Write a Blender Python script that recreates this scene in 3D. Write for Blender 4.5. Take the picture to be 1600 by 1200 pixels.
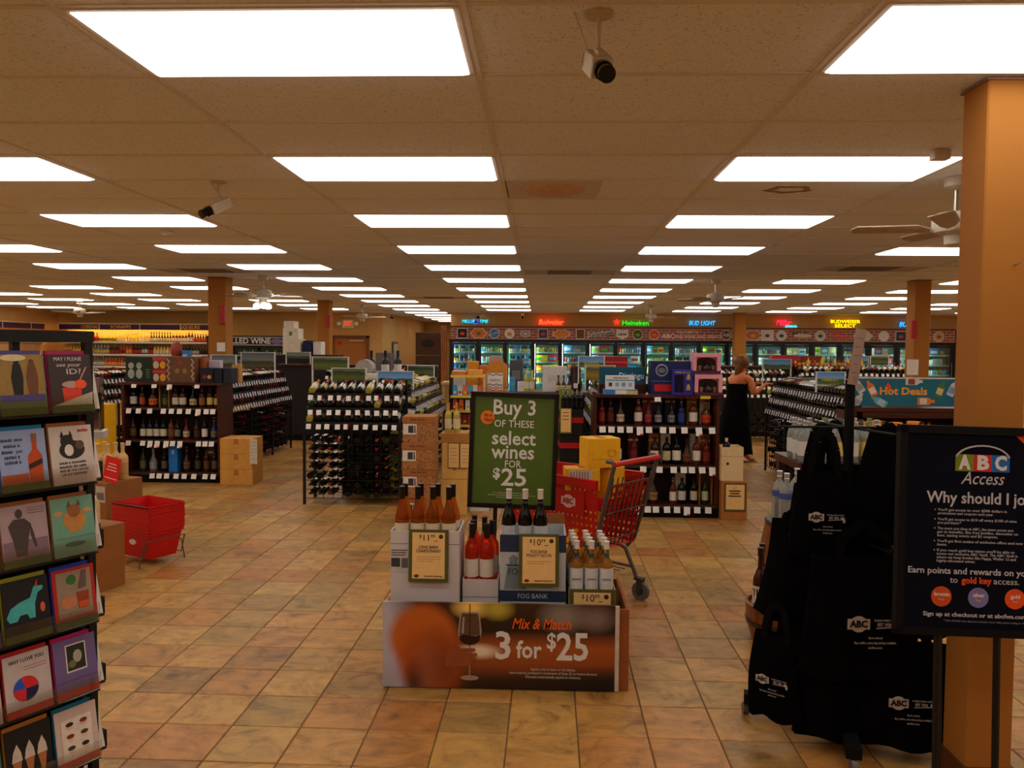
import bpy, math, random
from mathutils import Matrix, Vector
random.seed(7)
R=math.radians
for o in list(bpy.data.objects): bpy.data.objects.remove(o)
SC=bpy.context.scene; COL=SC.collection
# ---------------------------------------------------------------- camera, world, exposure
H=1.678; ZC=2.683                      # eye height, ceiling height (m)
PITCH,YAW,ROLL,FPX=.0451,.0358,.0078,1245.5
cd=bpy.data.cameras.new('camera'); cam=bpy.data.objects.new('camera',cd); COL.objects.link(cam)
cd.sensor_width=36; cd.lens=36*FPX/1600; cd.clip_end=200
fw=Vector((-math.sin(YAW)*math.cos(PITCH),math.cos(YAW)*math.cos(PITCH),-math.sin(PITCH)))
rt=Vector((math.cos(YAW),math.sin(YAW),0)); up=rt.cross(fw)
cr,sr=math.cos(ROLL),math.sin(ROLL); CR=rt*cr+up*sr; CU=up*cr-rt*sr
m=Matrix((CR,CU,-fw)).transposed().to_4x4(); m.translation=(0,0,H); cam.matrix_world=m
SC.camera=cam
W=bpy.data.worlds.new('world'); SC.world=W; W.use_nodes=True
W.node_tree.nodes['Background'].inputs[0].default_value=(.9,.75,.6,1)
W.node_tree.nodes['Background'].inputs[1].default_value=.02
SC.view_settings.view_transform='Standard'; SC.view_settings.look='None'
SC.view_settings.gamma=1; SC.view_settings.use_curve_mapping=False
SC.view_settings.exposure=0.0
PANEL_LIGHT=4.5                        # radiance of the fluorescent ceiling panels
def proj(p):
    d=Vector(p)-Vector((0,0,H)); z=d.dot(fw)
    if z<=.05: return None
    return (800+FPX*d.dot(CR)/z, 600-FPX*d.dot(CU)/z, z)
# ---------------------------------------------------------------- materials
def lin(c):
    o=[]
    for v in c[:3]:
        v=v/255; o.append(v/12.92 if v<=.04045 else ((v+.055)/1.055)**2.4)
    return (*o,1)
MATS={}
def P(rgb,rough=.5,metal=0,spec=.4,noise=.12,scale=25,emit=0,trans=0,ior=1.45,bump=0,name=None):
    key=(tuple(rgb),rough,metal,spec,noise,scale,emit,trans,ior,bump,name)
    if key in MATS: return MATS[key]
    mt=bpy.data.materials.new(name or 'paint_%d_%d_%d'%tuple(rgb[:3])); mt.use_nodes=True
    nt=mt.node_tree; b=nt.nodes['Principled BSDF']; I=b.inputs
    c=lin(rgb); I['Base Color'].default_value=c; I['Roughness'].default_value=rough; I['Metallic'].default_value=metal
    I['Specular IOR Level'].default_value=spec; I['Transmission Weight'].default_value=trans; I['IOR'].default_value=ior
    if emit:
        I['Emission Color'].default_value=c; I['Emission Strength'].default_value=emit
    if noise and not emit:
        tc=nt.nodes.new('ShaderNodeTexCoord'); n=nt.nodes.new('ShaderNodeTexNoise'); n.inputs['Scale'].default_value=scale
        n.inputs['Detail'].default_value=3
        hs=nt.nodes.new('ShaderNodeHueSaturation'); hs.inputs['Color'].default_value=c
        mr=nt.nodes.new('ShaderNodeMapRange'); mr.inputs['From Min'].default_value=.3; mr.inputs['From Max'].default_value=.7
        mr.inputs['To Min'].default_value=1-noise; mr.inputs['To Max'].default_value=1+noise
        nt.links.new(tc.outputs['Object'],n.inputs['Vector']); nt.links.new(n.outputs['Fac'],mr.inputs['Value'])
        nt.links.new(mr.outputs[0],hs.inputs['Value']); nt.links.new(hs.outputs[0],I['Base Color'])
        if bump:
            bp=nt.nodes.new('ShaderNodeBump'); bp.inputs['Strength'].default_value=bump; bp.inputs['Distance'].default_value=.01
            nt.links.new(n.outputs['Fac'],bp.inputs['Height']); nt.links.new(bp.outputs[0],I['Normal'])
    MATS[key]=mt; return mt
class NT:
    def __init__(s,name):
        s.m=bpy.data.materials.new(name); s.m.use_nodes=True; s.t=s.m.node_tree; s.b=s.t.nodes['Principled BSDF']
    def n(s,typ,**kw):
        o=s.t.nodes.new('ShaderNode'+typ)
        for k,v in kw.items():
            if k in ('operation','blend_type','data_type','feature','noise_dimensions','vector_type','interpolation','gradient_type','offset'):
                setattr(o,k,v)
            else: o.inputs[k.replace('_',' ')].default_value=v
        return o
    def l(s,a,b): s.t.links.new(a,b)
    def ramp(s,fac,stops,interp='LINEAR'):
        r=s.t.nodes.new('ShaderNodeValToRGB'); r.color_ramp.interpolation=interp
        e=r.color_ramp.elements
        while len(e)<len(stops): e.new(.5)
        for q,(p,c) in zip(e,stops): q.position=p; q.color=lin(c)
        s.l(fac,r.inputs[0]); return r.outputs[0]
FROT=-.0106; FX,FY,TS=-1.6906,3.0908,.305      # slate floor grid
def mat_floor():
    k=NT('slate_tile'); g=k.n('NewGeometry'); mp=k.n('Mapping'); mp.vector_type='TEXTURE'
    mp.inputs['Rotation'].default_value=(0,0,FROT)
    k.l(g.outputs['Position'],mp.inputs['Vector'])
    sb=k.n('VectorMath',operation='SUBTRACT'); sb.inputs[1].default_value=(FX,FY,0); k.l(mp.outputs[0],sb.inputs[0])
    dv=k.n('VectorMath',operation='SCALE'); dv.inputs['Scale'].default_value=1/TS; k.l(sb.outputs[0],dv.inputs[0])
    fl=k.n('VectorMath',operation='FLOOR'); k.l(dv.outputs[0],fl.inputs[0])
    fz=k.n('VectorMath',operation='MULTIPLY'); fz.inputs[1].default_value=(1,1,0); k.l(fl.outputs[0],fz.inputs[0])
    wn=k.n('TexWhiteNoise'); wn.noise_dimensions='3D'; k.l(fz.outputs[0],wn.inputs['Vector'])
    base=k.ramp(wn.outputs['Value'],[(0,(190,136,70)),(.16,(204,158,86)),(.3,(150,124,70)),(.45,(190,122,62)),(.58,(210,166,94)),(.7,(172,140,78)),(.8,(140,116,70)),(.9,(170,96,48)),(1,(198,146,76))])
    # per tile offset so veins do not run on across joints
    of=k.n('VectorMath',operation='SCALE'); of.inputs['Scale'].default_value=13; k.l(wn.outputs['Color'],of.inputs[0])
    ad=k.n('VectorMath',operation='ADD'); k.l(g.outputs['Position'],ad.inputs[0]); k.l(of.outputs[0],ad.inputs[1])
    st=k.n('Mapping'); st.inputs['Rotation'].default_value=(0,0,R(35)); st.inputs['Scale'].default_value=(4,13,4); k.l(ad.outputs[0],st.inputs['Vector'])
    n1=k.n('TexNoise',Scale=1,Detail=6,Roughness=.6,Distortion=1.2); k.l(st.outputs[0],n1.inputs['Vector'])
    n2=k.n('TexNoise',Scale=4,Detail=5,Roughness=.65,Distortion=2); k.l(ad.outputs[0],n2.inputs['Vector'])
    tint=k.ramp(n1.outputs['Fac'],[(.3,(116,98,56)),(.45,(176,134,72)),(.6,(206,154,80)),(.74,(192,108,50))])
    mx=k.n('MixRGB',blend_type='MIX'); mx.inputs[0].default_value=.42; k.l(base,mx.inputs[1]); k.l(tint,mx.inputs[2])
    dk=k.ramp(n2.outputs['Fac'],[(.3,(150,140,124)),(.44,(222,216,206)),(.6,(250,246,240)),(.75,(255,255,255))])
    mu=k.n('MixRGB',blend_type='MULTIPLY'); mu.inputs[0].default_value=.85; k.l(mx.outputs[0],mu.inputs[1]); k.l(dk,mu.inputs[2])
    k.l(mu.outputs[0],k.b.inputs['Base Color'])
    k.b.inputs['Roughness'].default_value=.42; k.b.inputs['Specular IOR Level'].default_value=.35
    bp=k.n('Bump',Strength=.35,Distance=.006); k.l(n2.outputs['Fac'],bp.inputs['Height']); k.l(bp.outputs[0],k.b.inputs['Normal'])
    return k.m
def mat_ceiling():
    k=NT('mineral_fibre_tile'); g=k.n('NewGeometry')
    n=k.n('TexNoise',Scale=90,Detail=4,Roughness=.7); k.l(g.outputs['Position'],n.inputs['Vector'])
    v=k.n('TexVoronoi',Scale=70); k.l(g.outputs['Position'],v.inputs['Vector'])
    c=k.ramp(n.outputs['Fac'],[(.34,(166,164,168)),(.42,(228,231,240)),(.7,(232,236,246))])
    k.l(c,k.b.inputs['Base Color']); k.b.inputs['Roughness'].default_value=.95; k.b.inputs['Specular IOR Level'].default_value=.1
    bp=k.n('Bump',Strength=.3,Distance=.004); k.l(n.outputs['Fac'],bp.inputs['Height']); k.l(bp.outputs[0],k.b.inputs['Normal'])
    return k.m
def mat_wood(name,c1,c2,scale=3,rough=.35,axis=(1,1,12)):
    k=NT(name); tc=k.n('TexCoord'); mp=k.n('Mapping'); mp.inputs['Scale'].default_value=axis
    k.l(tc.outputs['Object'],mp.inputs['Vector']); n=k.n('TexNoise',Scale=scale,Detail=5,Roughness=.6,Distortion=.6)
    k.l(mp.outputs[0],n.inputs['Vector']); c=k.ramp(n.outputs['Fac'],[(.35,c1),(.65,c2)])
    k.l(c,k.b.inputs['Base Color']); k.b.inputs['Roughness'].default_value=rough; k.b.inputs['Specular IOR Level'].default_value=.3; return k.m
def mat_landscape(name,sky1,sky2,g1,g2,hz=0.0,hh=.12):
    """printed landscape: sky over rolling fields; flat print on a board (object z = height on the board)"""
    k=NT(name); tc=k.n('TexCoord'); sp=k.n('SeparateXYZ'); k.l(tc.outputs['Object'],sp.inputs[0])
    n=k.n('TexNoise',Scale=6,Detail=4); k.l(tc.outputs['Object'],n.inputs['Vector'])
    a=k.n('Math',operation='MULTIPLY_ADD'); a.inputs[1].default_value=hh*.6; k.l(n.outputs['Fac'],a.inputs[0]); k.l(sp.outputs['Z'],a.inputs[2])
    f=k.n('MapRange'); f.inputs['From Min'].default_value=hz-hh; f.inputs['From Max'].default_value=hz+hh*1.6; k.l(a.outputs[0],f.inputs[0])
    c=k.ramp(f.outputs[0],[(0,g1),(.25,g2),(.42,g1),(.47,(70,90,90)),(.5,sky2),(1,sky1)])
    k.l(c,k.b.inputs['Base Color']); k.b.inputs['Roughness'].default_value=.4; return k.m
def mat_glassy(rgb,mix=.08,name='clear_glass',rough=.03):
    """thin clear pane: mostly see-through with a faint reflection"""
    mt=bpy.data.materials.new(name); mt.use_nodes=True; t=mt.node_tree; t.nodes.clear()
    o=t.nodes.new('ShaderNodeOutputMaterial'); tr=t.nodes.new('ShaderNodeBsdfTransparent'); tr.inputs[0].default_value=lin(rgb)
    gl=t.nodes.new('ShaderNodeBsdfGlossy'); gl.inputs['Roughness'].default_value=rough
    fr=t.nodes.new('ShaderNodeFresnel'); fr.inputs[0].default_value=1.45; mx=t.nodes.new('ShaderNodeMixShader')
    t.links.new(fr.outputs[0],mx.inputs[0]); t.links.new(tr.outputs[0],mx.inputs[1]); t.links.new(gl.outputs[0],mx.inputs[2]); t.links.new(mx.outputs[0],o.inputs[0])
    return mt
# ---------------------------------------------------------------- mesh building helpers
class MB:
    def __init__(s): s.v=[]; s.f=[]; s.m=[]; s.T=None
    def add(s,vs,fs,m=0):
        b=len(s.v)
        if s.T is not None: vs=[tuple(s.T@Vector(p)) for p in vs]
        s.v+=[tuple(p) for p in vs]
        for q in fs: s.f.append([b+i for i in q]); s.m.append(m)
        return s
    def box(s,x0,x1,y0,y1,z0,z1,m=0):
        return s.add([(x0,y0,z0),(x1,y0,z0),(x1,y1,z0),(x0,y1,z0),(x0,y0,z1),(x1,y0,z1),(x1,y1,z1),(x0,y1,z1)],
          [(0,3,2,1),(4,5,6,7),(0,1,5,4),(1,2,6,5),(2,3,7,6),(3,0,4,7)],m)
    def bbox(s,x0,x1,y0,y1,z0,z1,b=.005,m=0):
        """box with bevelled vertical and top edges"""
        r=[(x0+b,y0),(x1-b,y0),(x1,y0+b),(x1,y1-b),(x1-b,y1),(x0+b,y1),(x0,y1-b),(x0,y0+b)]
        cx,cy=(x0+x1)/2,(y0+y1)/2
        def ins(p): return (p[0]+(b if p[0]<cx else -b)*.7,p[1]+(b if p[1]<cy else -b)*.7)
        vs=[(*p,z0) for p in r]+[(*p,z1-b) for p in r]+[(*ins(p),z1) for p in r]
        fs=[tuple(range(7,-1,-1)),tuple(range(16,24))]
        for k in (0,8):
            for i in range(8): j=(i+1)%8; fs.append((k+i,k+j,k+8+j,k+8+i))
        return s.add(vs,fs,m)
    def cyl(s,p0,p1,r0,r1=None,n=8,m=0,cap=True):
        if r1 is None: r1=r0
        p0=Vector(p0); p1=Vector(p1); d=(p1-p0).normalized()
        a=d.orthogonal().normalized(); b=d.cross(a)
        vs=[];fs=[]
        for p,r in ((p0,r0),(p1,r1)):
            for i in range(n):
                t=2*math.pi*i/n; vs.append(p+a*math.cos(t)*r+b*math.sin(t)*r)
        for i in range(n): j=(i+1)%n; fs.append((i,j,n+j,n+i))
        if cap: fs+= [tuple(range(n-1,-1,-1)),tuple(range(n,2*n))]
        return s.add(vs,fs,m)
    def tube(s,pts,r,n=6,m=0,closed=False):
        pts=[Vector(p) for p in pts]; L=len(pts); vs=[];fs=[]
        a=None
        for i,p in enumerate(pts):
            if closed: d=pts[(i+1)%L]-pts[i-1]
            else: d=pts[min(i+1,L-1)]-pts[max(i-1,0)]
            d.normalize()
            if a is None: a=d.orthogonal().normalized()
            else:
                a=a-d*a.dot(d)
                a=d.orthogonal().normalized() if a.length<1e-5 else a.normalized()
            b=d.cross(a)
            for k in range(n):
                t=2*math.pi*k/n; vs.append(p+a*math.cos(t)*r+b*math.sin(t)*r)
        for i in range(L if closed else L-1):
            q=(i+1)%L
            for k in range(n): j=(k+1)%n; fs.append((i*n+k,i*n+j,q*n+j,q*n+k))
        if not closed: fs+=[tuple(range(n-1,-1,-1)),tuple(range((L-1)*n,L*n))]
        return s.add(vs,fs,m)
    def lathe(s,prof,n=12,m=0,c=(0,0,0),arc=None,mf=None):
        vs=[];fs=[];ms=[]
        a0,a1=arc if arc else (0,2*math.pi)
        cnt=n if not arc else n+1
        for r,z in prof:
            for i in range(cnt):
                t=a0+(a1-a0)*i/n; vs.append((c[0]+r*math.cos(t),c[1]+r*math.sin(t),c[2]+z))
        for k in range(len(prof)-1):
            for i in range(n):
                j=(i+1)%cnt if not arc else i+1
                s_=(k*cnt+i,k*cnt+j,(k+1)*cnt+j,(k+1)*cnt+i); fs.append(s_); ms.append(mf[k] if mf else m)
        if not arc:
            if prof[0][0]>1e-4: fs.append(tuple(range(n-1,-1,-1))); ms.append(ms[0])
            if prof[-1][0]>1e-4: fs.append(tuple(range((len(prof)-1)*n,len(prof)*n))); ms.append(ms[-2] if len(ms)>1 else m)
        b=len(s.m); s.add(vs,fs,0)
        s.m[b:]=ms; return s
    def prism(s,pts,y0,y1,m=0):
        """polygon given in (x,z), extruded along y"""
        n=len(pts); vs=[(x,y0,z) for x,z in pts]+[(x,y1,z) for x,z in pts]
        fs=[tuple(range(n)),tuple(range(2*n-1,n-1,-1))]
        for i in range(n): j=(i+1)%n; fs.append((j,i,n+i,n+j))
        return s.add(vs,fs,m)
    def ball(s,c,r,n=10,k=6,m=0,sc=(1,1,1)):
        vs=[];fs=[]
        for i in range(k+1):
            ph=math.pi*i/k
            for j in range(n):
                t=2*math.pi*j/n; vs.append((c[0]+r*sc[0]*math.sin(ph)*math.cos(t),c[1]+r*sc[1]*math.sin(ph)*math.sin(t),c[2]+r*sc[2]*math.cos(ph)))
        for i in range(k):
            for j in range(n): q=(j+1)%n; fs.append((i*n+j,(i+1)*n+j,(i+1)*n+q,i*n+q))
        return s.add(vs,fs,m)
    def mesh(s,name,mats,smooth=False):
        me=bpy.data.meshes.new(name); me.from_pydata(s.v,[],s.f)
        if not isinstance(mats,(list,tuple)): mats=[mats]
        for q in mats: me.materials.append(q)
        me.polygons.foreach_set('material_index',s.m)
        if smooth:
            me.polygons.foreach_set('use_smooth',[True]*len(me.polygons))
            try: me.set_sharp_from_angle(angle=R(40))
            except Exception: pass
        me.update(); return me
    def build(s,name,mats,parent=None,smooth=False,loc=None,rot=None):
        return link(name,s.mesh(name,mats,smooth),parent,loc,rot)
def link(name,me,parent=None,loc=None,rot=None):
    o=bpy.data.objects.new(name,me); COL.objects.link(o)
    if parent: o.parent=parent
    if loc: o.location=loc
    if rot: o.rotation_euler=rot
    return o
def tag(o,label,cat,group=None):
    o['label']=label; o['category']=cat
    if group: o['group']=group
    return o
def thing(name,label,cat,loc=(0,0,0),rz=0,group=None,rot=None):
    o=link(name,None); o.empty_display_size=.1; o.location=loc; o.rotation_euler=rot or (0,0,rz)
    return tag(o,label,cat,group)
def struct(o): o['kind']='structure'; return o
def copy_tree(o,parent=None):
    c=o.copy(); COL.objects.link(c)
    if parent: c.parent=parent
    for ch in list(o.children): copy_tree(ch,c)
    return c
TXT={}
def txt(parent,s,size,x,z,y,mat,width=None,bold=0,shear=0,name='lettering',align='CENTER',sx=1,extrude=.0006,space=1,rz=0):
    """flat lettering on the face of a sign: board local x/z, facing -y"""
    key=(s,size,bold,shear,align,extrude,space)
    if key not in TXT:
        cu=bpy.data.curves.new('t','FONT'); cu.body=s; cu.size=size; cu.align_x=align; cu.align_y='CENTER'
        cu.offset=bold; cu.shear=shear; cu.extrude=extrude; cu.resolution_u=2; cu.space_character=space
        ob=bpy.data.objects.new('t',cu)
        me=bpy.data.meshes.new_from_object(ob)
        bpy.data.objects.remove(ob); bpy.data.curves.remove(cu)
        me.transform(Matrix.Rotation(math.pi/2,4,'X')); TXT[key]=me
    me=TXT[key].copy(); me.materials.clear(); me.materials.append(mat)
    if width:
        xs=[q.co.x for q in me.vertices]
        w=max(xs)-min(xs) if xs else 1; sx=width/w
    if sx!=1: me.transform(Matrix.Scale(sx,4,(1,0,0)))
    if rz: me.transform(Matrix.Rotation(rz,4,'Y'))
    o=link(name,me,parent,(x,y,z)); return o
def flat(parent,name,pts,y,mat,t=.0012):
    return MB().prism(pts,y-t,y).build(name,mat,parent)
def circ(cx,cz,r,n=20,sx=1,sz=1): return [(cx+r*sx*math.cos(2*math.pi*i/n),cz+r*sz*math.sin(2*math.pi*i/n)) for i in range(n)]
def rect(x0,x1,z0,z1): return [(x0,z0),(x1,z0),(x1,z1),(x0,z1)]
def scribble(parent,x,z,y,width,h,mat,seed=1,name='illegible_print'):
    """a row of small strokes where the photograph shows print that cannot be read"""
    rs=random.Random(seed); b=MB(); q=x-width/2
    while q<x+width/2-h*.3:
        w=h*rs.uniform(.3,.7); k=rs.uniform(.55,1)
        b.box(q,q+w,y-.0006,y,z-h/2,z-h/2+h*k); b.box(q,q+w*.35,y-.0006,y,z-h/2,z+h/2)
        q+=w+h*(.18 if rs.random()<.8 else .6)
    return b.build(name,mat,parent)
ORD='first second third fourth fifth sixth seventh eighth ninth tenth eleventh twelfth thirteenth fourteenth fifteenth sixteenth seventeenth eighteenth nineteenth twentieth'.split()
TENS={2:'twenty',3:'thirty',4:'forty',5:'fifty',6:'sixty',7:'seventy',8:'eighty',9:'ninety'}
def nth(i):
    """0-based index to an ordinal word"""
    if i<20: return ORD[i]
    t,u=divmod(i+1,10)
    return TENS[t]+'-'+ORD[u-1] if u else TENS[t][:-1]+'ieth'
BULK={}
def bulk(kind,name,me,mat4,label,cat,group):
    BULK.setdefault(kind,[]).append((name,me,mat4,label,cat,group))
LIMIT={'wine':200,'spirit':240,'cold':300}
def flush_bulk():
    for kind,(stuffname,stufflabel,stuffcat) in BULKINFO.items():
        it=BULK.get(kind,[])
        def size(e):
            p=proj(e[2].translation)
            if p is None: return 1e9
            off=0 if -20<p[0]<1620 and -20<p[1]<1220 else 100
            return p[2]+off
        it=sorted(it,key=size)
        for name,me,mx,label,cat,group in it[:LIMIT[kind]]:
            o=link(name,me); o.matrix_world=mx; tag(o,label,cat,group)
        rest=it[LIMIT[kind]:]
        if rest:
            V=[];F=[];MI=[];mats=[]
            for name,me,mx,*_ in rest:
                b=len(V); V+=[tuple(mx@q.co) for q in me.vertices]
                idx=[]
                for q in me.materials:
                    if q not in mats: mats.append(q)
                    idx.append(mats.index(q))
                for p in me.polygons: F.append([b+i for i in p.vertices]); MI.append(idx[p.material_index])
            me=bpy.data.meshes.new(stuffname); me.from_pydata(V,[],F)
            for q in mats: me.materials.append(q)
            me.polygons.foreach_set('material_index',MI); me.polygons.foreach_set('use_smooth',[True]*len(F))
            try: me.set_sharp_from_angle(angle=R(40))
            except Exception: pass
            o=link(stuffname,me); tag(o,stufflabel,stuffcat); o['kind']='stuff'
BULKINFO={'wine':('wine_bottles','more wine bottles lying deeper in the long black racks','wine bottles'),
 'spirit':('liquor_bottles','more small liquor bottles on the far wall shelves','liquor bottles'),
 'cold':('chilled_drinks','more cans, bottles and cartons behind the cooler glass','chilled drinks')}
# ---------------------------------------------------------------- common materials
BLACK=P((14,14,15),.45,name='black_metal'); MATTEBLACK=P((9,9,10),.8,name='matte_black',spec=.2)
WHITE=P((232,228,220),.6,noise=.04,name='white_card'); TAGW=P((238,236,232),.5,noise=.05,name='price_tag_white')
PAPER=P((240,198,128),.6,noise=.04,name='cream_paper'); INK=P((40,32,28),.6,name='dark_ink'); REDINK=P((190,40,36),.5,name='red_ink')
KRAFT=P((176,128,72),.8,noise=.1,scale=14,name='kraft_cardboard'); KRAFTD=P((140,92,48),.8,noise=.15,scale=14,name='dark_cardboard')
MAHOG=mat_wood('mahogany',(52,20,14),(84,36,24)); SHELFW=mat_wood('mahogany_shelf',(58,24,16),(92,42,28),axis=(10,1,1))
CHROME=P((150,146,140),.3,metal=.9,name='worn_steel'); GREY=P((128,124,118),.5,name='grey_plastic')
WALLM=P((198,152,92),.85,noise=.05,scale=3,spec=.15,name='tan_wall_paint'); TANCOL=P((166,108,44),.7,noise=.05,scale=3,spec=.2,name='tan_column_paint')
# ================================================================ ROOM SHELL
XL,XR,YB,YF=-14.4,12.2,23.3,-2.6
fl=MB().box(XL-.3,XR+.3,YF,33,-.06,-.004).build('floor',P((104,78,48),.8,name='grout',noise=.2,scale=8)); struct(fl)
FLOORM=mat_floor()
def tile_mesh():
    a,b=TS/2-.0025,TS/2-.0055; b0=MB()
    b0.add([(-a,-a,-.004),(a,-a,-.004),(a,a,-.004),(-a,a,-.004),(-b,-b,0),(b,-b,0),(b,b,0),(-b,b,0)],[(4,5,6,7),(0,1,5,4),(1,2,6,5),(2,3,7,6),(3,0,4,7)])
    return b0
TM=tile_mesh(); tme=TM.mesh('tile',FLOORM)
rf=Matrix.Rotation(FROT,3,'Z'); tiles=[]
for j in range(-46,48):
    for k in range(-18,68):
        a=FX+(j+.5)*TS; b=FY+(k+.5)*TS; w=rf@Vector((a,b,0))
        if not (XL<w.x<XR and YF<w.y<23.4) : continue
        p=proj(w); vis=p and -40<p[0]<1640 and p[1]<1260
        tiles.append((p[2] if vis else 1e6+w.length,w.x,w.y))
tiles.sort()
for d,x,y in tiles[:300]:
    link('tile',tme,fl,(x,y,random.uniform(-.0008,.0004)),(0,0,FROT))
b=MB()
for d,x,y in tiles[300:]:
    b.T=Matrix.Translation((x,y,random.uniform(-.0008,.0004)))@Matrix.Rotation(FROT,4,'Z'); b.add(TM.v,TM.f)
o=b.build('tiles',FLOORM,fl); o['kind']='stuff'
# ceiling -----------------------------------------------------------------
ce=MB().box(XL-.3,XR+.3,YF,33,ZC+.05,ZC+.12).build('ceiling',P((150,140,130),.9,name='ceiling_void')); struct(ce)
CEILM=mat_ceiling(); LX,LY,LW,LL=-.8487,2.6746,1.2192,.6096
MISSING={(2,4),(-3,5)}
lights=[(c,r) for c in range(-6,6) for r in range(-2,11) if (c,r) not in MISSING]
lights+=[(-1,r) for r in range(11,16)]
occ=set((2*c,3*r) for c,r in lights)
VENTS=[(1,4),(1,13),(-3,13),(4,12),(-1,22)]
a,c_=LW/2-.011,LL/2-.011
CT=MB().box(-a,a,-c_,c_,0,.018); cme=CT.mesh('ceiling_tile',CEILM); cl=[]
half=[(1,4)]
for i in range(-12,12):
    for k in range(-8,50):
        x=LX+i*LW; y=LY+k*LL
        if not (XL<x+.6 and x-.6<XR and YF-.3<y): continue
        if y>23.2 and not (-4.7<x<-2.6): continue
        if (i,k) in occ or (i,k) in VENTS: continue
        p=proj((x,y,ZC)); vis=p and -200<p[0]<1800 and p[1]>-150
        cl.append((p[2] if vis else 1e6+abs(x)+abs(y),x,y))
cl.sort()
for d,x,y in cl[:300]: link('ceiling_tile',cme,ce,(x,y,ZC+random.uniform(0,.004)),(random.uniform(-.004,.004),random.uniform(-.002,.002),0))
b=MB()
for d,x,y in cl[300:]:
    b.T=Matrix.Translation((x,y,ZC+random.uniform(0,.003))); b.add(CT.v,CT.f)
o=b.build('ceiling_tiles',CEILM,ce); o['kind']='stuff'
GRIDM=P((216,210,202),.6,noise=.03,name='ceiling_grid_paint')
for i in range(-12,13):
    x=LX+(i-.5)*LW
    if XL<x<XR: MB().box(x-.012,x+.012,YF,23.2 if not -4.7<x<-2.6 else 32,ZC-.004,ZC+.01).build('grid_runner',GRIDM,ce)
for k in range(-8,44):
    y=LY+(k-.5)*LL
    if YF<y<23.2: MB().box(XL,XR,y-.012,y+.012,ZC-.003,ZC+.01).build('cross_runner',GRIDM,ce)
# walls ---------------------------------------------------------------------
def wall(name,*b_): return struct(MB().box(*b_).build(name,WALLM))
wall('wall_left',XL-.15,XL,YF,YB,0,ZC+.05)
wall('wall_right',XR,XR+.15,YF,YB,0,ZC+.05)
wall('wall_front',XL-.15,XR+.15,YF-.15,YF,0,ZC+.05)
b=MB().box(XL-.15,-6.12,YB,YB+.15,0,ZC+.05); b.box(-5.1,-4.64,YB,YB+.15,0,ZC+.05); b.box(-6.12,-5.1,YB,YB+.15,1.95,ZC+.05)
struct(b.build('wall_back',WALLM))
wall('wall_hall_left',-4.79,-4.64,YB+.15,32,0,ZC+.05)
wall('wall_hall_end',-4.64,-2.6,32,32.15,0,ZC+.05)
wall('wall_hall_right',-2.72,-2.6,24.6,32,0,ZC+.05)
# wall above and behind the coolers
wall('wall_cooler',-2.6,XR,22.95,23.1,2.3,ZC+.05)
wall('wall_cooler_back',-2.72,XR,24.5,24.6,0,2.4)
# wood planking beside the coolers
wd=mat_wood('orange_planking',(120,62,20),(176,98,36),axis=(8,8,1))
pl=thing('plank_panel','orange-brown upright plank panel at the left end of the beer coolers','panel',(-2.84,22.78,0))
for i in range(3): MB().bbox(-.02+i*.055,.03+i*.055,0,.05,0,2.3,.004).build('plank',wd,pl)
# rear door with frame and exit sign
dr=MB().box(-6.12,-5.1,YB+.05,YB+.1,0,1.95).build('door_1',P((170,104,38),.6,noise=.05,name='brown_door')); struct(dr)
fr=MB(); fr.box(-6.18,-6.1,YB-.03,YB+.1,0,2.0); fr.box(-5.12,-5.04,YB-.03,YB+.1,0,2.0); fr.box(-6.18,-5.04,YB-.03,YB+.1,1.94,2.01)
fr.build('door_frame',P((112,66,26),.6,name='door_frame_paint'),dr)
MB().box(-5.62,-5.2,YB-.03,YB+.05,1.84,1.88).build('door_closer',P((190,180,165),.4,name='closer_metal'),dr)
MB().prism(circ(-5.93,1.8,.065,16),YB+.035,YB+.05).build('round_notice',P((190,30,24),.5,name='red_notice'),dr)
MB().box(-5.95,-5.3,YB+.0,YB+.05,.98,1.05).build('push_bar',CHROME,dr)
for nm,(x0,x1,y,) in {'baseboard_back':(XL,-6.2,YB-.015),'baseboard_hall':(-5.04,-4.64,YB-.015)}.items():
    struct(MB().box(x0,x1,y,YB,0,.1).build(nm,P((70,44,24),.6,name='baseboard_brown')))
ex=thing('exit_sign','white exit sign with two round lamps above the brown door','exit sign',(-5.66,YB-.06,2.36))
MB().bbox(-.17,.17,-.04,.05,-.14,.12,.01).build('housing',P((220,200,160),.6,name='exit_housing'),ex)
txt(ex,'EXIT',.19,0,-.005,-.042,P((230,70,30),.5,emit=1.0,name='exit_red'),width=.24,bold=.004)
for sx in (-1,1):
    b=MB(); b.ball((sx*.25,-.06,.0),.07,m=0,sc=(1,.7,1)); b.cyl((sx*.16,0,0),(sx*.25,0,0),.015); b.build('lamp',P((236,224,196),.3,name='lamp_lens'),ex)
# hallway picture, stacked boxes and table in the recess
pf=thing('picture_frame','tall narrow framed notice hanging on the recess wall','picture',(-4.62,25.1,1.55),R(90))
b=MB().box(-.4,.4,-.03,0,-.45,.3); b.build('frame',P((86,78,66),.5,name='frame_grey'),pf)
MB().box(-.33,.33,-.034,-.03,-.38,.23).build('print',P((188,176,150),.6,name='print_grey'),pf)
for i in range(3):
    bx=thing('carton','dark brown carton, %s of the stack in the rear recess'%('lowest','middle one','topmost')[i],'box',(-3.5,24.9,.0+i*.72),0,'cartons stacked in the recess')
    MB().bbox(-.38,.38,-.3,.3,.002,.7,.01).build('carton_body',P((74,40,18),.8,name='dark_carton'),bx)
    MB().prism(circ(0,.36,.17,18,1.3,.7),-.303,-.3).build('print',P((40,22,14),.8,name='carton_print'),bx)
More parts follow.
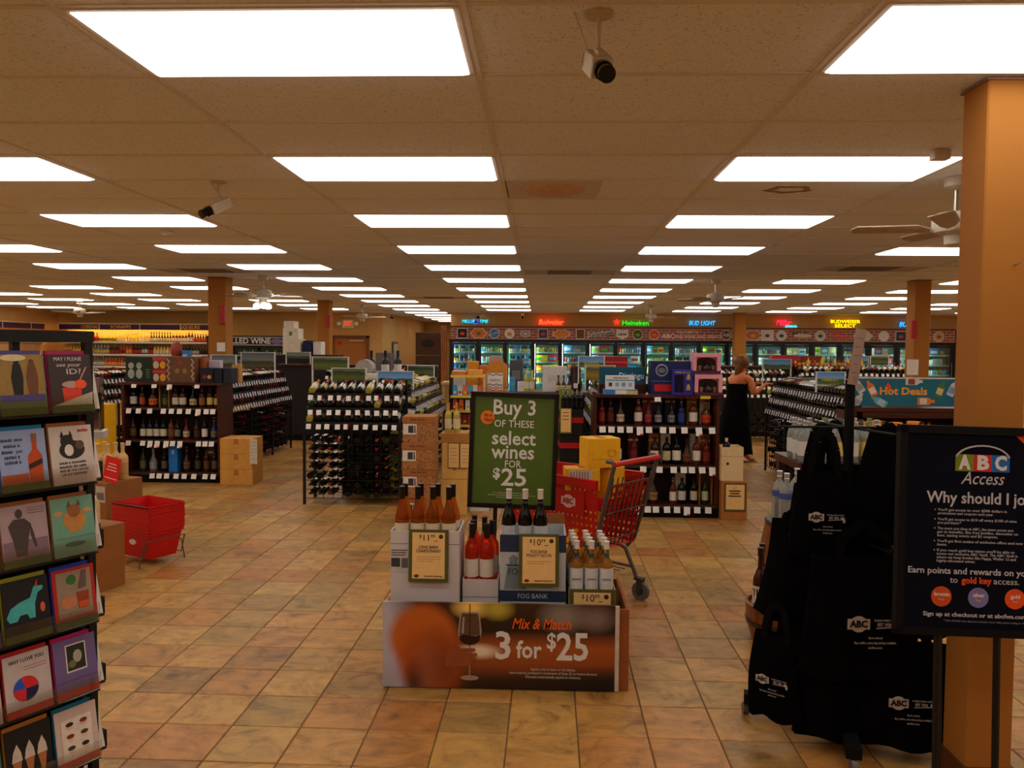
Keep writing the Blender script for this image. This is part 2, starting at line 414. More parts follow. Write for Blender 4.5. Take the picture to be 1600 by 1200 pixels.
# columns -------------------------------------------------------------------
def column(x0,x1,y0,y1,label,strobe=None,paper=None):
    t=thing('column',label,'column',((x0+x1)/2,(y0+y1)/2,0),0,'square tan columns')
    w,d=(x1-x0)/2,(y1-y0)/2
    b=MB().bbox(-w,w,-d,d,.1,ZC,.006); b.build('shaft',TANCOL,t)
    MB().box(-w-.012,w+.012,-d-.012,d+.012,0,.1).build('base_trim',P((92,48,22),.6,name='base_trim'),t)
    MB().box(-w-.008,w+.008,-d-.008,d+.008,ZC-.012,ZC-.004).build('shade_collar',P((140,110,80),.7,name='shade_collar'),t)  # added strip at the ceiling joint, standing in for shadow there
    if strobe:
        sx,z=strobe
        MB().bbox(sx-.04,sx+.04,-d-.06,-d,z-.13,z+.13,.008).build('alarm_strobe',P((176,16,14),.4,name='alarm_red'),t)
    if paper:
        sx,z,pw,ph=paper; MB().box(sx-pw/2,sx+pw/2,-d-.004,-d,z-ph/2,z+ph/2).build('paper_notice',WHITE,t)
    return t
column(1.629,1.80,3.025,3.20,'nearest square tan column, behind the loyalty poster')
column(-4.86,-4.60,11.5,11.78,'square tan column behind the left spirits shelf',(.10,2.13),(.06,1.66,.12,.13))
column(-4.86,-4.60,17.2,17.5,'square tan column in front of the brown exit door',(.12,2.22))
column(5.27,5.49,11.48,11.75,'square tan column behind the blue deals sign',(-.13,1.98),(-.12,1.45,.16,.22))
column(5.27,5.57,21.9,22.2,'farthest square tan column in front of the coolers',None)
hk=thing('wall_hook','small metal hook screwed into the nearest tan column','hook',(1.745,3.02,1.998))
MB().tube([(-.003,.005,0),(-.003,-.012,0),(.006,-.02,.006),(.012,-.02,.012)],.002).build('hook_wire',CHROME,hk)
# ceiling panels ------------------------------------------------------------
PANELM=P((255,248,238),.5,emit=PANEL_LIGHT,name='lit_diffuser'); FRAMEM=P((214,204,190),.5,name='troffer_frame',noise=.03)
fb=MB(); a,c=LW/2-.012,LL/2-.012; ia,ic=.578,.276
fb.box(-a,a,-c,-ic,-.006,.01); fb.box(-a,a,ic,c,-.006,.01); fb.box(-a,-ia,-ic,ic,-.006,.01); fb.box(ia,a,-ic,ic,-.006,.01); fb.box(-a,a,-c,c,.03,.04)
fme=fb.mesh('frame',FRAMEM); 
db_=MB(); prof=[(0,.002),(.0,-.010),(.02,-.020),(.06,-.024)]   # shallow dropped lens
vs=[];fs=[]
for i_,z_ in prof: vs+=[(-ia+i_,-ic+i_,z_),(ia-i_,-ic+i_,z_),(ia-i_,ic-i_,z_),(-ia+i_,ic-i_,z_)]
for q in range(3):
    for i in range(4): j=(i+1)%4; fs.append((q*4+j,q*4+i,q*4+4+i,q*4+4+j))
fs+=[(15,14,13,12),(0,1,2,3)]; db_.add(vs,fs); dme=db_.mesh('diffuser',PANELM)
COLN={0:'centre column',1:'first column right of centre',-1:'first column left of centre'}
for i in range(2,6): COLN[i]='%s column right of centre'%nth(i-1); COLN[-i]='%s column left of centre'%nth(i-1)
COLN[-6]='sixth column left of centre'
for c,r in lights:
    if c>=4 and r<8: pass
    t=thing('ceiling_light','lit white ceiling panel, %s from the front in the %s'%(nth(r+2),COLN[c]),'ceiling light',(LX+c*2.4384,LY+r*1.8288,ZC),0,'fluorescent ceiling panels')
    link('frame',fme,t); link('diffuser',dme,t,(0,0,.001))
# vents ---------------------------------------------------------------------
VM=P((186,176,170),.5,name='vent_metal')
for n,(i,k) in enumerate(VENTS):
    x,y=LX+i*LW,LY+k*LL
    if (i,k)==(1,4):
        t=thing('ceiling_vent','grey square ceiling vent with a round dished diffuser near the camera','vent',(x-.3,y,ZC))
        MB().box(-.29,.29,-.29,.29,-.004,.012).build('panel',P((206,196,194),.5,name='vent_panel'),t)
        MB().lathe([(.205,-.004),(.19,-.012),(.13,-.02),(.06,-.023),(.0,-.024)],24).build('diffuser_cone',P((206,168,132),.5,name='vent_cone'),t,True)
        MB().box(.292,.9,-.295,.295,0,.018).build('filler_tile',CEILM,t)
    else:
        lab={(1,13):'dark square grille in the ceiling over the centre aisle',(-3,13):'dark grille in the ceiling left of the front column',(4,12):'dark grille in the ceiling near the right fan',(-1,22):'farthest dark grille in the ceiling, left of centre'}[(i,k)]
        t=thing('ceiling_vent',lab,'vent',(x,y,ZC))
        MB().box(-.6,.6,-.29,.29,.008,.016).build('panel',VM,t)
        for q in range(9):
            yy=-.24+q*.06; MB().box(-.29,.29,yy-.012,yy+.012,-.006,.008).build('slat',P((130,120,114),.5,name='vent_slat'),t)
# water stain on a tile
k=NT('water_stain'); tc=k.n('TexCoord'); n=k.n('TexNoise',Scale=9,Detail=3); k.l(tc.outputs['Object'],n.inputs['Vector'])
k.l(k.ramp(n.outputs['Fac'],[(.3,(150,104,72)),(.7,(190,150,118))]),k.b.inputs['Base Color']); k.b.inputs['Roughness'].default_value=.95
b=MB(); pts=[]
for i in range(28):
    t_=2*math.pi*i/28; r=1+.12*math.sin(5*t_)+.07*math.sin(11*t_+1); pts.append((.14*r*math.cos(t_),.1*r*math.sin(t_)))
q=[(.72*x,.72*y) for x,y in pts]; n_=28
b.add([(x,y,0) for x,y in pts]+[(x,y,0) for x,y in q],[(i,n_+i,n_+(i+1)%n_,(i+1)%n_) for i in range(n_)])
o=b.build('stain',k.m,ce,loc=(1.546,5.118,ZC-.001))
# ceiling fans --------------------------------------------------------------
FANW=P((196,186,170),.45,name='fan_white'); FANB=P((176,160,138),.5,name='fan_blade')
def fan(x,y,a0,label,kit=False,z=2.40):
    t=thing('ceiling_fan',label,'ceiling fan',(x,y,z),R(a0),'white ceiling fans')
    MB().lathe([(.07,ZC-z),(.065,ZC-z-.05),(.02,ZC-z-.07)],14).build('canopy',FANW,t,True)
    MB().cyl((0,0,.05),(0,0,ZC-z-.04),.012).build('rod',CHROME,t)
    MB().lathe([(.03,.09),(.1,.08),(.125,.06),(.125,.0),(.11,-.03),(.06,-.05),(.055,-.1),(.03,-.115),(0,-.118)],18).build('motor',FANW,t,True)
    bm=MB(); bm.add([(.13,-.02,-.025),(.2,-.05,-.02),(.53,-.065,-.01),(.56,-.03,-.01),(.56,.03,.0),(.53,.065,.01),(.2,.05,.008),(.13,.02,-.01)],[tuple(range(8))])
    bm.add([(p[0],p[1],p[2]+.006) for p in bm.v],[tuple(range(7,-1,-1))]); 
    for i in range(8): j=(i+1)%8; bm.f.append([j,i,8+i,8+j]); bm.m.append(0)
    bme=bm.mesh('blade',FANB); 
    for i in range(5): link('blade',bme,t,rot=(0,0,R(72*i)))
    if kit:
        for i in range(3):
            a=R(120*i+30); MB().lathe([(.02,.0),(.05,-.03),(.055,-.075),(.03,-.09),(0,-.092)],10,c=(.09*math.cos(a),.09*math.sin(a),-.1)).build('light_shade',P((250,238,214),.3,emit=3,name='fan_bulb'),t,True)
    MB().tube([(.05,0,-.08),(.055,0,-.2)],.003).build('pull_chain',CHROME,t)
    return t
fan(2.40,4.76,20,'white ceiling fan half hidden by the nearest tan column')
fan(2.51,11.64,8,'white ceiling fan over the aisle where the woman stands')
fan(-3.99,11.34,30,'white ceiling fan with glowing lamps beside the left column',True)
fan(-10.3,17.5,5,'white ceiling fan over the liqueur shelves at far left')
fan(-4.3,19.1,12,'white ceiling fan in front of the exit sign')
fan(2.5,18.35,0,'white ceiling fan before the green neon sign')
# security cameras ----------------------------------------------------------
CAMW=P((196,180,150),.5,name='camera_beige'); LENS=P((10,10,12),.15,name='lens_black')
def seccam(x,y,drop,rz,pitch,label,s=1,cable=True):
    t=thing('security_camera',label,'security camera',(x,y,ZC),R(rz),'box security cameras on ceiling posts')
    MB().lathe([(.045*s,0),(.045*s,-.006),(.02*s,-.012)],14).build('ceiling_plate',CAMW,t,True)
    MB().cyl((0,0,-.01),(0,0,-drop+.03),.0075*s).build('post',CAMW,t)
    hd=MB(); hd.T=Matrix.Translation((0,0,-drop))@Matrix.Rotation(R(pitch),4,'X')
    hd.bbox(-.033*s,.033*s,-.06*s,.075*s,-.03*s,.03*s,.004); hd.box(-.012*s,.012*s,-.03*s,.03*s,.03*s,.042*s)
    h=hd.build('housing',CAMW,t)
    l=MB(); l.T=hd.T; l.cyl((0,-.06*s,-.002),(0,-.085*s,-.002),.029*s,n=16); l.cyl((0,-.085*s,-.002),(0,-.125*s,-.002),.024*s,.026*s,n=16); l.build('lens',LENS,h)
    if cable:
        MB().tube([(-.075*s,0,0),(-.05*s,.02,-.3*drop),(-.03*s,.04*s,-.55*drop),(-.04*s,.06*s,-.8*drop),(-.02*s,.075*s,-drop-.0)],.003*s).build('cable',CAMW,t)
    return t
seccam(.165,2.45,.150,10,30,'beige box camera hanging from the ceiling nearest the viewer',1.0)
seccam(-1.99,4.88,.15,-38,28,'beige box camera on a post pointing left beside a light panel',1.05)
seccam(-1.65,22.0,.14,-60,14,'small camera under the ceiling above the first cooler door',1.2,False)
seccam(-4.3,22.6,.14,40,14,'small camera under the ceiling at the recess corner',1.2,False)
seccam(-.5,21.6,.12,0,24,'small camera hanging just left of the red neon sign',1.2,False)
sd=thing('smoke_detector','round white smoke detector on the ceiling at left','smoke detector',(-3.31,6.99,ZC))
MB().lathe([(.06,0),(.06,-.025),(.045,-.04),(0,-.042)],18).build('detector_body',P((214,200,180),.5,name='detector_white'),sd,True)
sp=thing('motion_sensor','small white sensor on the ceiling left of the nearest column','sensor',(1.98,4.1,ZC))
MB().bbox(-.04,.04,-.04,.03,-.05,0,.008).build('sensor_body',P((196,176,150),.5,name='sensor'),sp)
# ================================================================ BOTTLES
GL={'amber':P((120,56,14),.12,trans=.35,name='amber_glass',noise=.05),'dark':P((9,10,8),.1,name='dark_glass',noise=.05),'green':P((30,52,22),.12,name='green_glass',noise=.05),
 'whisky':P((110,46,16),.1,trans=.25,name='whisky_glass',noise=.05),'brown':P((56,24,12),.14,name='brown_glass',noise=.05),'clear':P((206,214,208),.08,trans=.75,name='clear_bottle_glass',noise=0),
 'rose':P((250,92,48),.04,trans=.85,ior=1.25,name='rose_wine',noise=.03),'white':P((240,180,72),.04,trans=.85,ior=1.25,name='white_wine',noise=.03),'chard':P((206,120,40),.04,trans=.85,ior=1.25,name='chardonnay',noise=.03),
 'red':P((96,20,14),.15,name='red_glass'),'yellow':P((226,190,40),.2,name='yellow_bottle'),'blue':P((22,34,90),.15,name='blue_glass'),'straw':P((180,166,70),.15,name='straw_glass')}
def bprof(kind,h,r):
    if kind=='bord': return [(r*.9,0),(r,.01*h),(r,.58*h),(r*.93,.63*h),(r*.55,.70*h),(r*.38,.75*h),(r*.36,.98*h),(r*.40,.985*h),(r*.40,h)]
    if kind=='burg': return [(r*.9,0),(r,.01*h),(r,.44*h),(r*.94,.5*h),(r*.74,.6*h),(r*.5,.70*h),(r*.38,.78*h),(r*.35,.98*h),(r*.38,.985*h),(r*.38,h)]
    if kind=='whis': return [(r*.93,0),(r,.02*h),(r,.58*h),(r*.9,.65*h),(r*.5,.71*h),(r*.36,.76*h),(r*.33,.9*h),(r*.4,.91*h),(r*.4,h)]
    if kind=='squat': return [(r*.85,0),(r,.05*h),(r*1.02,.3*h),(r*.9,.48*h),(r*.5,.6*h),(r*.32,.68*h),(r*.3,.86*h),(r*.4,.87*h),(r*.4,h)]
    if kind=='jug': return [(r*.95,0),(r,.02*h),(r,.6*h),(r*.88,.7*h),(r*.5,.78*h),(r*.34,.82*h),(r*.34,.9*h),(r*.38,.91*h),(r*.38,h)]
    if kind=='can': return [(r*.85,0),(r,.04*h),(r,.9*h),(r*.82,h)]
LABZ={'bord':(.14,.46),'burg':(.1,.36),'whis':(.12,.46),'squat':(.12,.4),'jug':(.15,.5),'can':(.1,.8)}
CAPZ={'bord':.76,'burg':.79,'whis':.86,'squat':.84,'jug':.88,'can':.97}
BM={}
def bottle_mesh(kind,h,r,glass,lab,cap,n=8,labfull=True):
    """one-piece bottle for distant ones"""
    key=(kind,h,r,glass,lab,cap,n)
    if key in BM: return BM[key]
    pr=bprof(kind,h,r); b=MB()
    cz=CAPZ[kind]*h; mf=[2 if (pr[i][1]+pr[i+1][1])/2>cz else 0 for i in range(len(pr)-1)]
    b.lathe(pr,n,mf=mf)
    if lab:
        z0,z1=LABZ[kind]; b.lathe([(r*1.02,z0*h),(r*1.02,z1*h)],n,m=1,arc=(R(-180-60),R(60)))
    g=GL[glass] if isinstance(glass,str) else P(glass,.3,noise=.05)
    me=b.mesh('bottle_body',[g,P(lab,.6,noise=.06,scale=60) if lab else g,P(cap,.4,noise=.05)],True); BM[key]=me; return me
def bottle_parts(name,label,cat,group,loc,kind,h,r,glass,lab,cap,rz=0,n=14,lz=None,capz=None,text=None,mx=None,neck=None):
    """near bottle: glass, label and cap as parts"""
    key=('p',kind,h,r,glass,lab,cap,n,lz,capz,neck)
    if key not in BM:
        pr=bprof(kind,h,r); cz=(capz or CAPZ[kind])*h
        g=GL[glass] if isinstance(glass,str) else P(glass,.3,noise=.05)
        body=MB().lathe(pr,n).mesh('glass_body',g,True)
        z0,z1=lz or LABZ[kind]
        lb=MB().lathe([(r*1.012,z0*h),(r*1.012,z1*h)],n,arc=(R(-180-65),R(65))).mesh('paper_label',P(lab,.6,noise=.06,scale=60),True) if lab else None
        cp=[(q[0]*1.05+.0004,max(q[1],cz)) for q in pr if q[1]>=cz*.97]+[(.0,h*1.002)]
        ca=MB().lathe([(pr[-3][0]*1.06+.0006,cz),(pr[-3][0]*1.06+.0006,h*.98),(pr[-1][0]*1.06+.0006,h*.985),(pr[-1][0]*1.06+.0006,h*1.001),(0,h*1.003)],n).mesh('capsule',P(cap,.35,noise=.05),True)
        nk=None
        if neck: nk=MB().lathe([(pr[-3][0]*1.1+.001,.72*h),(pr[-3][0]*1.06+.0008,.80*h)],n).mesh('neck_band',P(neck,.5,noise=.05),True)
        BM[key]=(body,lb,ca,nk)
    body,lb,ca,nk=BM[key]
    t=thing(name,label,cat,loc,rz,group)
    if mx is not None: t.matrix_world=mx
    link('glass_body',body,t)
    if lb:
        l=link('paper_label',lb,t)
        if text:
            for (s,sz,z,wd) in text:
                txt(l,s,sz,0,z*h,-r*1.03,INK,width=wd)
    link('capsule',ca,t)
    if nk: link('neck_band',nk,t)
    return t
# ================================================================ BEER COOLERS
C0,CP_,CN=-2.57,.785,18; CY=22.8
ck=thing('cooler_bank','long black wall of glass-door beer coolers across the back','cooler',(0,CY,0))
CB=P((12,12,13),.4,name='cooler_black')
MB().box(C0-.06,C0+CN*CP_+.06,-.02,.12,1.84,1.93).build('header',CB,ck)
MB().box(C0-.06,C0+CN*CP_+.06,-.02,.12,0,.16).build('kick_panel',CB,ck)
MB().box(C0,C0+CN*CP_,.1,.95,2.0,2.06).build('roof',CB,ck)
MB().box(C0,C0+CN*CP_,.85,.9,.1,2.0).build('back_panel',P((120,150,146),.6,name='cooler_back'),ck)
CG=mat_glassy((232,246,244),name='cooler_glass'); TUBE=P((226,255,246),.5,emit=42,name='cooler_tube')
mm=MB().box(-.045,.045,-.02,.1,.16,1.84).mesh('mullion',CB)
dframe=MB(); 
for q in ((-.345,-.305,.2,1.82),(.305,.345,.2,1.82)): dframe.box(q[0],q[1],-.035,-.0,q[2],q[3])
dframe.box(-.345,.345,-.035,0,.2,.26); dframe.box(-.345,.345,-.035,0,1.775,1.82)
dme_=dframe.mesh('door',P((22,22,24),.35,name='door_frame_black')); gme=MB().box(-.305,.305,-.02,-.014,.26,1.775).mesh('pane',CG)
hme=MB().box(.31,.33,-.075,-.055,.8,1.35).mesh('handle',CHROME); tme_=MB().cyl((-.35,.12,.25),(-.35,.12,1.8),.014).mesh('light_tube',TUBE)
sme=MB().box(-.385,.385,.15,.75,-.012,.0).mesh('wire_shelf',P((150,190,184),.5,name='cooler_shelf'))
rail=MB().box(-.385,.385,.14,.15,-.02,.025).mesh('price_rail',P((196,206,196),.5,name='shelf_rail'))
SHZ=[.36,.68,.99,1.27,1.55]
for i in range(CN+1): link('mullion',mm,ck,(C0+i*CP_,0,0))
for i in range(CN):
    x=C0+(i+.5)*CP_
    d=link('door',dme_,ck,(x,-.0,0)); link('pane',gme,d); link('handle',hme,d)
    link('light_tube',tme_,ck,(x,0,0))
    for z in SHZ[(0 if i<6 else 1):]:
        s=link('shelf',sme,ck,(x,0,z)); link('price_rail',rail,s)
# chilled goods
BRIGHT=[(40,70,190),(60,150,220),(220,40,36),(240,200,40),(40,160,70),(230,232,228),(240,130,30),(150,200,60),(30,120,200),(190,190,186),(120,30,120),(250,220,90)]
def box_mesh(w,d,h,c1,c2):
    key=('bx',w,d,h,c1,c2)
    if key not in BM:
        b=MB().box(-w/2,w/2,0,d,0,h*.72,0); b.box(-w/2,w/2,0,d,h*.72,h,0); b.box(-w*.36,w*.36,-.002,0,h*.3,h*.68,1)
        BM[key]=b.mesh('carton_body',[P(c1,.45,noise=.08,scale=30),P(c2,.45,noise=.08,scale=60)])
    return BM[key]
DOORPAL=[[0,0,1,5],[4,10,3,5],[4,5,1,8],[3,6,2,3],[1,1,8,6],[2,5,6,9],[2,1,5,9],[7,3,1,4],[9,9,1,5],[3,5,9,4],[5,8,1,2],[1,8,8,5],[5,9,6,5],[5,3,9,1],[3,0,0,4],[2,2,9,5],[9,9,5,1],[9,1,5,9]]
cnt={}
for i in range(CN):
    x0=C0+i*CP_+.06
    for si,z in enumerate(SHZ):
        if i>=6 and si<1: continue
        if i>=3 and si<1: continue
        gap=(SHZ[si+1]-z if si<4 else .28)-.04
        x=x0; n=0; mode=random.choice(['can','bottle','box','box']) if i>2 else ('bottle' if random.random()<.75 else 'can')
        while x<x0+.66:
            c=BRIGHT[random.choice(DOORPAL[i])]; c2=random.choice(BRIGHT)
            nm={'can':'drink_can','bottle':'chilled_bottle','box':'beer_carton'}[mode]; 
            if mode=='can':
                w=.066; me=bottle_mesh('can',min(.15,gap),.031,c,c2,(190,190,188),6); px=x+w/2
            elif mode=='bottle':
                w=.066; me=bottle_mesh('whis',min(.235,gap),.03,random.choice(['green','brown',c,c]),c2,c,6); px=x+w/2
            else:
                w=random.choice([.15,.2,.26]); 
                if x+w>x0+.68: break
                me=box_mesh(w,.3,round(min(random.uniform(.16,.24),gap),2),c,c2); px=x+w/2; w+=.01
            cat={'can':'can','bottle':'bottle','box':'carton'}[mode]
            lab='chilled %s, %s from left on the %s shelf behind the %s cooler door'%({'can':'can','bottle':'bottle','box':'carton'}[mode],nth(n),('lowest','second lowest','middle','second highest','highest')[si],nth(i))
            bulk('cold',nm,me,Matrix.Translation((px,CY+.2,z+.001)),lab,cat,'chilled drinks in the coolers')
            x+=w; n+=1
# printed brick banner with brewery emblems -----------------------------------
k=NT('brick_print'); tc=k.n('TexCoord'); mp=k.n('Mapping'); mp.inputs['Rotation'].default_value=(R(90),0,0); k.l(tc.outputs['Object'],mp.inputs['Vector'])
br=k.n('TexBrick',Scale=1.0); br.inputs['Color1'].default_value=lin((150,62,44)); br.inputs['Color2'].default_value=lin((122,66,52)); br.inputs['Mortar'].default_value=lin((196,160,140))
br.inputs['Brick Width'].default_value=.22; br.inputs['Row Height'].default_value=.075; br.inputs['Mortar Size'].default_value=.008
k.l(mp.outputs[0],br.inputs['Vector']); k.l(br.outputs['Color'],k.b.inputs['Base Color']); k.b.inputs['Roughness'].default_value=.5
bn=thing('brick_banner','long printed brick banner with brewery emblems above the coolers','banner',(0,CY-.03,2.09))
MB().box(C0-.02,C0+CN*CP_+.02,0,.03,-.165,.165).build('board',k.m,bn)
MB().box(C0-.05,C0+CN*CP_+.05,-.02,.03,.165,.215).build('top_trim',P((116,52,26),.5,name='banner_trim'),bn)
def X_(px): # emblem spacing along the banner, read off at the banner's depth
    return C0+(px-705)*.018
def emblem(px,shape,c1,c2,text=None,w=None,hh=.29,tc_=None):
    x=X_(px); b=MB(); w=w or (.29 if shape=='circle' else .5)
    def sh(s):
        if shape=='circle': return circ(x,0,hh/2*s,20,w/hh if w>hh*1.2 else 1,1)
        if shape=='square': return rect(x-w/2*s,x+w/2*s,-hh/2*s,hh/2*s)
        if shape=='shield': return [(x-w/2*s,hh/2*s),(x-w/2*s,-hh*.2*s),(x,-hh/2*s),(x+w/2*s,-hh*.2*s),(x+w/2*s,hh/2*s),(x,hh*.42*s)][::-1]
        if shape=='lobe': return [(x+w/2*s*math.cos(t)*(1+.12*math.cos(6*t)),hh/2*s*math.sin(t)*(1+.12*math.cos(6*t))) for t in [2*math.pi*i/36 for i in range(36)]]
        if shape=='star': return [(x+w/2*s*math.cos(t)*(1 if i%2 else .84),hh/2*s*math.sin(t)*(1 if i%2 else .7)) for i,t in enumerate([2*math.pi*i/16 for i in range(16)])]
    b.prism(sh(1),-.008,0,0); b.prism(sh(.88),-.014,-.008,1)
    o=b.build('emblem',[P((222,212,196),.5,name='emblem_white',noise=.04),P(c1,.5,noise=.08)],bn)
    if c2: MB().prism(circ(x,-.01,hh*.16,14,1.4,1),-.02,-.014).build('emblem_mark',P(c2,.5),o)
    if text: txt(o,text,.12,x,0,-.022,P(tc_ or (30,26,24),.5),width=w*.74,bold=.003)
emblem(723,'square',(20,18,18),(220,70,24),w=.3); emblem(749,'lobe',(206,120,40),(96,104,60),w=.46); emblem(774,'circle',(60,120,190),None,w=.29)
txt(bn,'BLUE MOON',.07,X_(774),0,-.02,P((226,206,150),.5),width=.38,rz=R(-18)); emblem(798,'circle',(226,222,214),(206,140,50)); txt(bn,'D-G',.08,X_(798),-.06,-.024,INK,width=.14)
emblem(823,'circle',(150,146,150),(200,190,180),w=.3,hh=.2); emblem(851,'square',(50,56,110),(190,60,40),w=.27); emblem(880,'star',(206,126,50),None,w=.56); emblem(910,'square',(104,58,26),None,w=.24)
txt(bn,"Leinenkugel's",.2,X_(943),0,-.016,P((30,24,24),.5),width=.74,shear=.3,bold=.004,rz=R(-8)); txt(bn,"Leinenkugel's",.2,X_(942.4),.012,-.010,P((232,224,208),.5),width=.78,shear=.3,bold=.016,rz=R(-8))
emblem(976,'shield',(214,210,206),None,w=.34); scribble(bn,X_(976),0,-.015,.24,.06,INK,4); emblem(1000,'circle',(60,84,30),(120,160,40)); emblem(1026,'circle',(206,74,30),(220,110,50))
txt(bn,'WELCOME TO',.11,X_(1078),.075,-.006,P((232,190,176),.5),width=.62,bold=.001); txt(bn,'ABC',.17,X_(1048),-.045,-.006,P((240,214,204),.5),width=.36,bold=.003)
txt(bn,'FINE WINE AND SPIRITS',.12,X_(1094),-.06,-.006,P((236,200,188),.5),width=1.3,bold=.001)
emblem(1138,'circle',(104,70,64),None,'AB',tc_=(206,196,190)); emblem(1180,'lobe',(190,104,40),(220,160,70),w=.5); emblem(1202,'square',(206,198,186),(70,66,64),w=.36); emblem(1224,'circle',(196,196,190),(40,70,64))
scribble(bn,X_(1254),.05,-.004,.44,.1,P((70,50,120),.5),5); emblem(1257,'circle',(196,190,150),None,w=.5,hh=.1); emblem(1284,'circle',(180,186,176),(50,66,56))
txt(bn,'KEY',.13,X_(1314),.07,-.008,P((206,60,40),.5),width=.36,bold=.006); txt(bn,'WEST',.13,X_(1316),-.07,-.008,P((206,60,40),.5),width=.44,bold=.006)
emblem(1350,'lobe',(190,186,170),(214,206,190),w=.5,hh=.26); emblem(1382,'circle',(214,204,200),None,w=.3); emblem(1408,'square',(40,48,80),(196,60,40),w=.3); emblem(1466,'circle',(190,150,90),(150,80,50))
# neon signs --------------------------------------------------------------------
def neon(s,px,z,w,rgb,label,size=.16,shear=.25,bold=.005,e=9,extra=None):
    t=thing('neon_sign',label,'neon sign',(X_(px)+.0,22.86,z))
    MB().box(-w/2,w/2,.03,.06,-.03,-.01).build('mounting_bar',P((30,28,28),.5,name='neon_bar'),t)
    txt(t,s,size,0,0,0,P(rgb,.5,emit=e,name='neon_%d_%d_%d'%rgb),width=w,bold=bold,shear=shear,name='neon_lettering',extrude=.006)
    if extra: extra(t)
    return t
def em(rgb,e): return P(rgb,.5,emit=e,name='neon_%d_%d_%d'%rgb)
def ring_blue(t): MB().tube([(.0+.11*math.cos(a),0,.065*math.sin(a)) for a in [2*math.pi*i/18 for i in range(18)]],.012,closed=True).build('ring_tube',em((40,70,190),2),t)
neon('MILLER    TIME',742,2.43,.76,(40,200,230),'cyan neon beer sign with a blue ring, leftmost over the coolers',.13,.3,0,2.2,ring_blue)
neon('Budweiser',863,2.42,.72,(255,60,30),'red glowing neon script sign above the coolers',.2,.3,0,6)
def star(t): MB().prism([(-.53+.1*math.cos(a)*(1 if i%2==0 else .42),.03+.1*math.sin(a)*(1 if i%2==0 else .42)) for i,a in enumerate([math.pi/2+math.pi*i/5 for i in range(10)])],-.005,.01).build('star_tube',em((255,40,24),2.5),t)
neon('Heineken',997,2.41,.74,(20,220,40),'green neon sign with a red star above the coolers',.19,.0,0,2,star)
neon('BUD LIGHT',1101,2.42,.74,(30,150,255),'blue neon sign with slanted capitals above the coolers',.18,.2,0,3)
def lite(t): MB().tube([(.06+.02*i,0,-.1+(.03 if i%2 else -.03)) for i in range(17)],.011,5).build('neon_strokes',em((60,210,240),2),t)
neon('Miller',1228,2.45,.42,(255,24,60),'pink-red neon script sign with small cyan letters below',.2,.3,0,4,lite)
def sel(t): txt(t,'SELECT',.13,0,-.12,0,em((255,220,10),2.2),width=.58,name='neon_lettering',extrude=.006)
neon('BUDWEISER',1324,2.49,.82,(255,220,10),'yellow two-line neon sign above the coolers',.13,0,0,2.2,sel)
neon('BUD',1416,2.42,.34,(30,140,255),'blue neon sign partly hidden by the right column',.19,.3,0,3)
# ================================================================ LIQUEUR WALL SHELVES (far left)
def wallshelf(name,label,loc,rz,width,words,levels,seed,cls):
    rs=random.Random(seed); t=thing(name,label,'wall shelf',loc,rz)
    MB().box(0,width,.42,.46,0,2.3).build('back_panel',P((206,176,110),.6,name='shelf_back_cream',noise=.05),t)
    MB().box(0,width,0,.02,2.12,2.27).build('sign_board',P((66,22,62),.5,name='purple_board',noise=.05),t)
    MB().box(0,width,-.02,.03,2.27,2.31).build('cornice',P((206,180,140),.6,name='cornice_cream'),t)
    MB().box(0,width,.02,.44,2.24,2.27).build('valance',P((206,180,140),.6,name='cornice_cream'),t)
    MB().cyl((.1,.06,2.2),(width-.1,.06,2.2),.014).build('light_tube',P((255,214,120),.5,emit=40,name='warm_tube'),t)
    for x,s,wd in words: txt(t,s,.13,x,2.195,-.002,P((226,170,70),.5,name='gold_letters'),width=wd,bold=.002)
    for i in range(int(width/1.2)+1): MB().box(i*1.2-.012,i*1.2+.012,-.004,0,2.12,2.27).build('joint_strip',P((226,206,170),.5,name='joint_cream'),t)
    for li,z in enumerate(levels):
        s=MB().box(0,width,.02,.42,z-.03,z).build('shelf',P((196,186,170),.5,name='shelf_cream'),t)
        MB().box(0,width,.0,.02,z-.045,z+.01).build('tag_strip',P((228,222,214),.5,name='tag_strip'),s)
        x=.06; n=0
        mx0=Matrix.Translation(loc)@Matrix.Rotation(rz,4,'Z')
        run=0
        while x<width-.05:
            if run==0:
                run=rs.randint(2,6); kind=rs.choice(['whis','squat','bord','whis','jug']); hh=round(rs.uniform(.22,.31),2); rr=round(rs.uniform(.034,.044),3)
                g=rs.choice(['whisky','brown','dark','amber','red','yellow','green','clear',(210,60,40),(226,180,60),(240,200,60)]) if li<len(levels)-1 or 1 else 'yellow'
                lb=rs.choice([(226,214,190),(214,60,40),(236,196,80),(60,50,40),(230,226,214)]); cp=rs.choice([(30,26,24),(196,150,60),(170,30,26),(220,210,196)])
            me=bottle_mesh(kind,hh,rr,g,lb,cp,6)
            bulk('spirit','liquor_bottle',me,mx0@Matrix.Translation((x+rr,.13,z)),'small liquor bottle, %s from left on the %s of the %s'%(nth(n),('bottom shelf','middle shelf','upper shelf','top shelf')[li],cls),'bottle','bottles on the far wall shelves')
            x+=rr*2+.008; n+=1; run-=1
    return t
wallshelf('liqueur_wall_shelf','lit wall shelving with purple cordials and liqueurs sign at far left',(-14.0,22.7,0),0,4.45,[(.95,'CORDIALS',.56),(1.84,'SCHNAPPS',.6),(3.87,'LIQUEURS',.58)],[.72,1.06,1.41,1.77],3,'liqueur wall')
wallshelf('side_wall_shelf','lit shelving with purple sign along the left side wall',(-14.35,19.6,0),R(90),3.0,[],[1.41,1.77],5,'side wall')
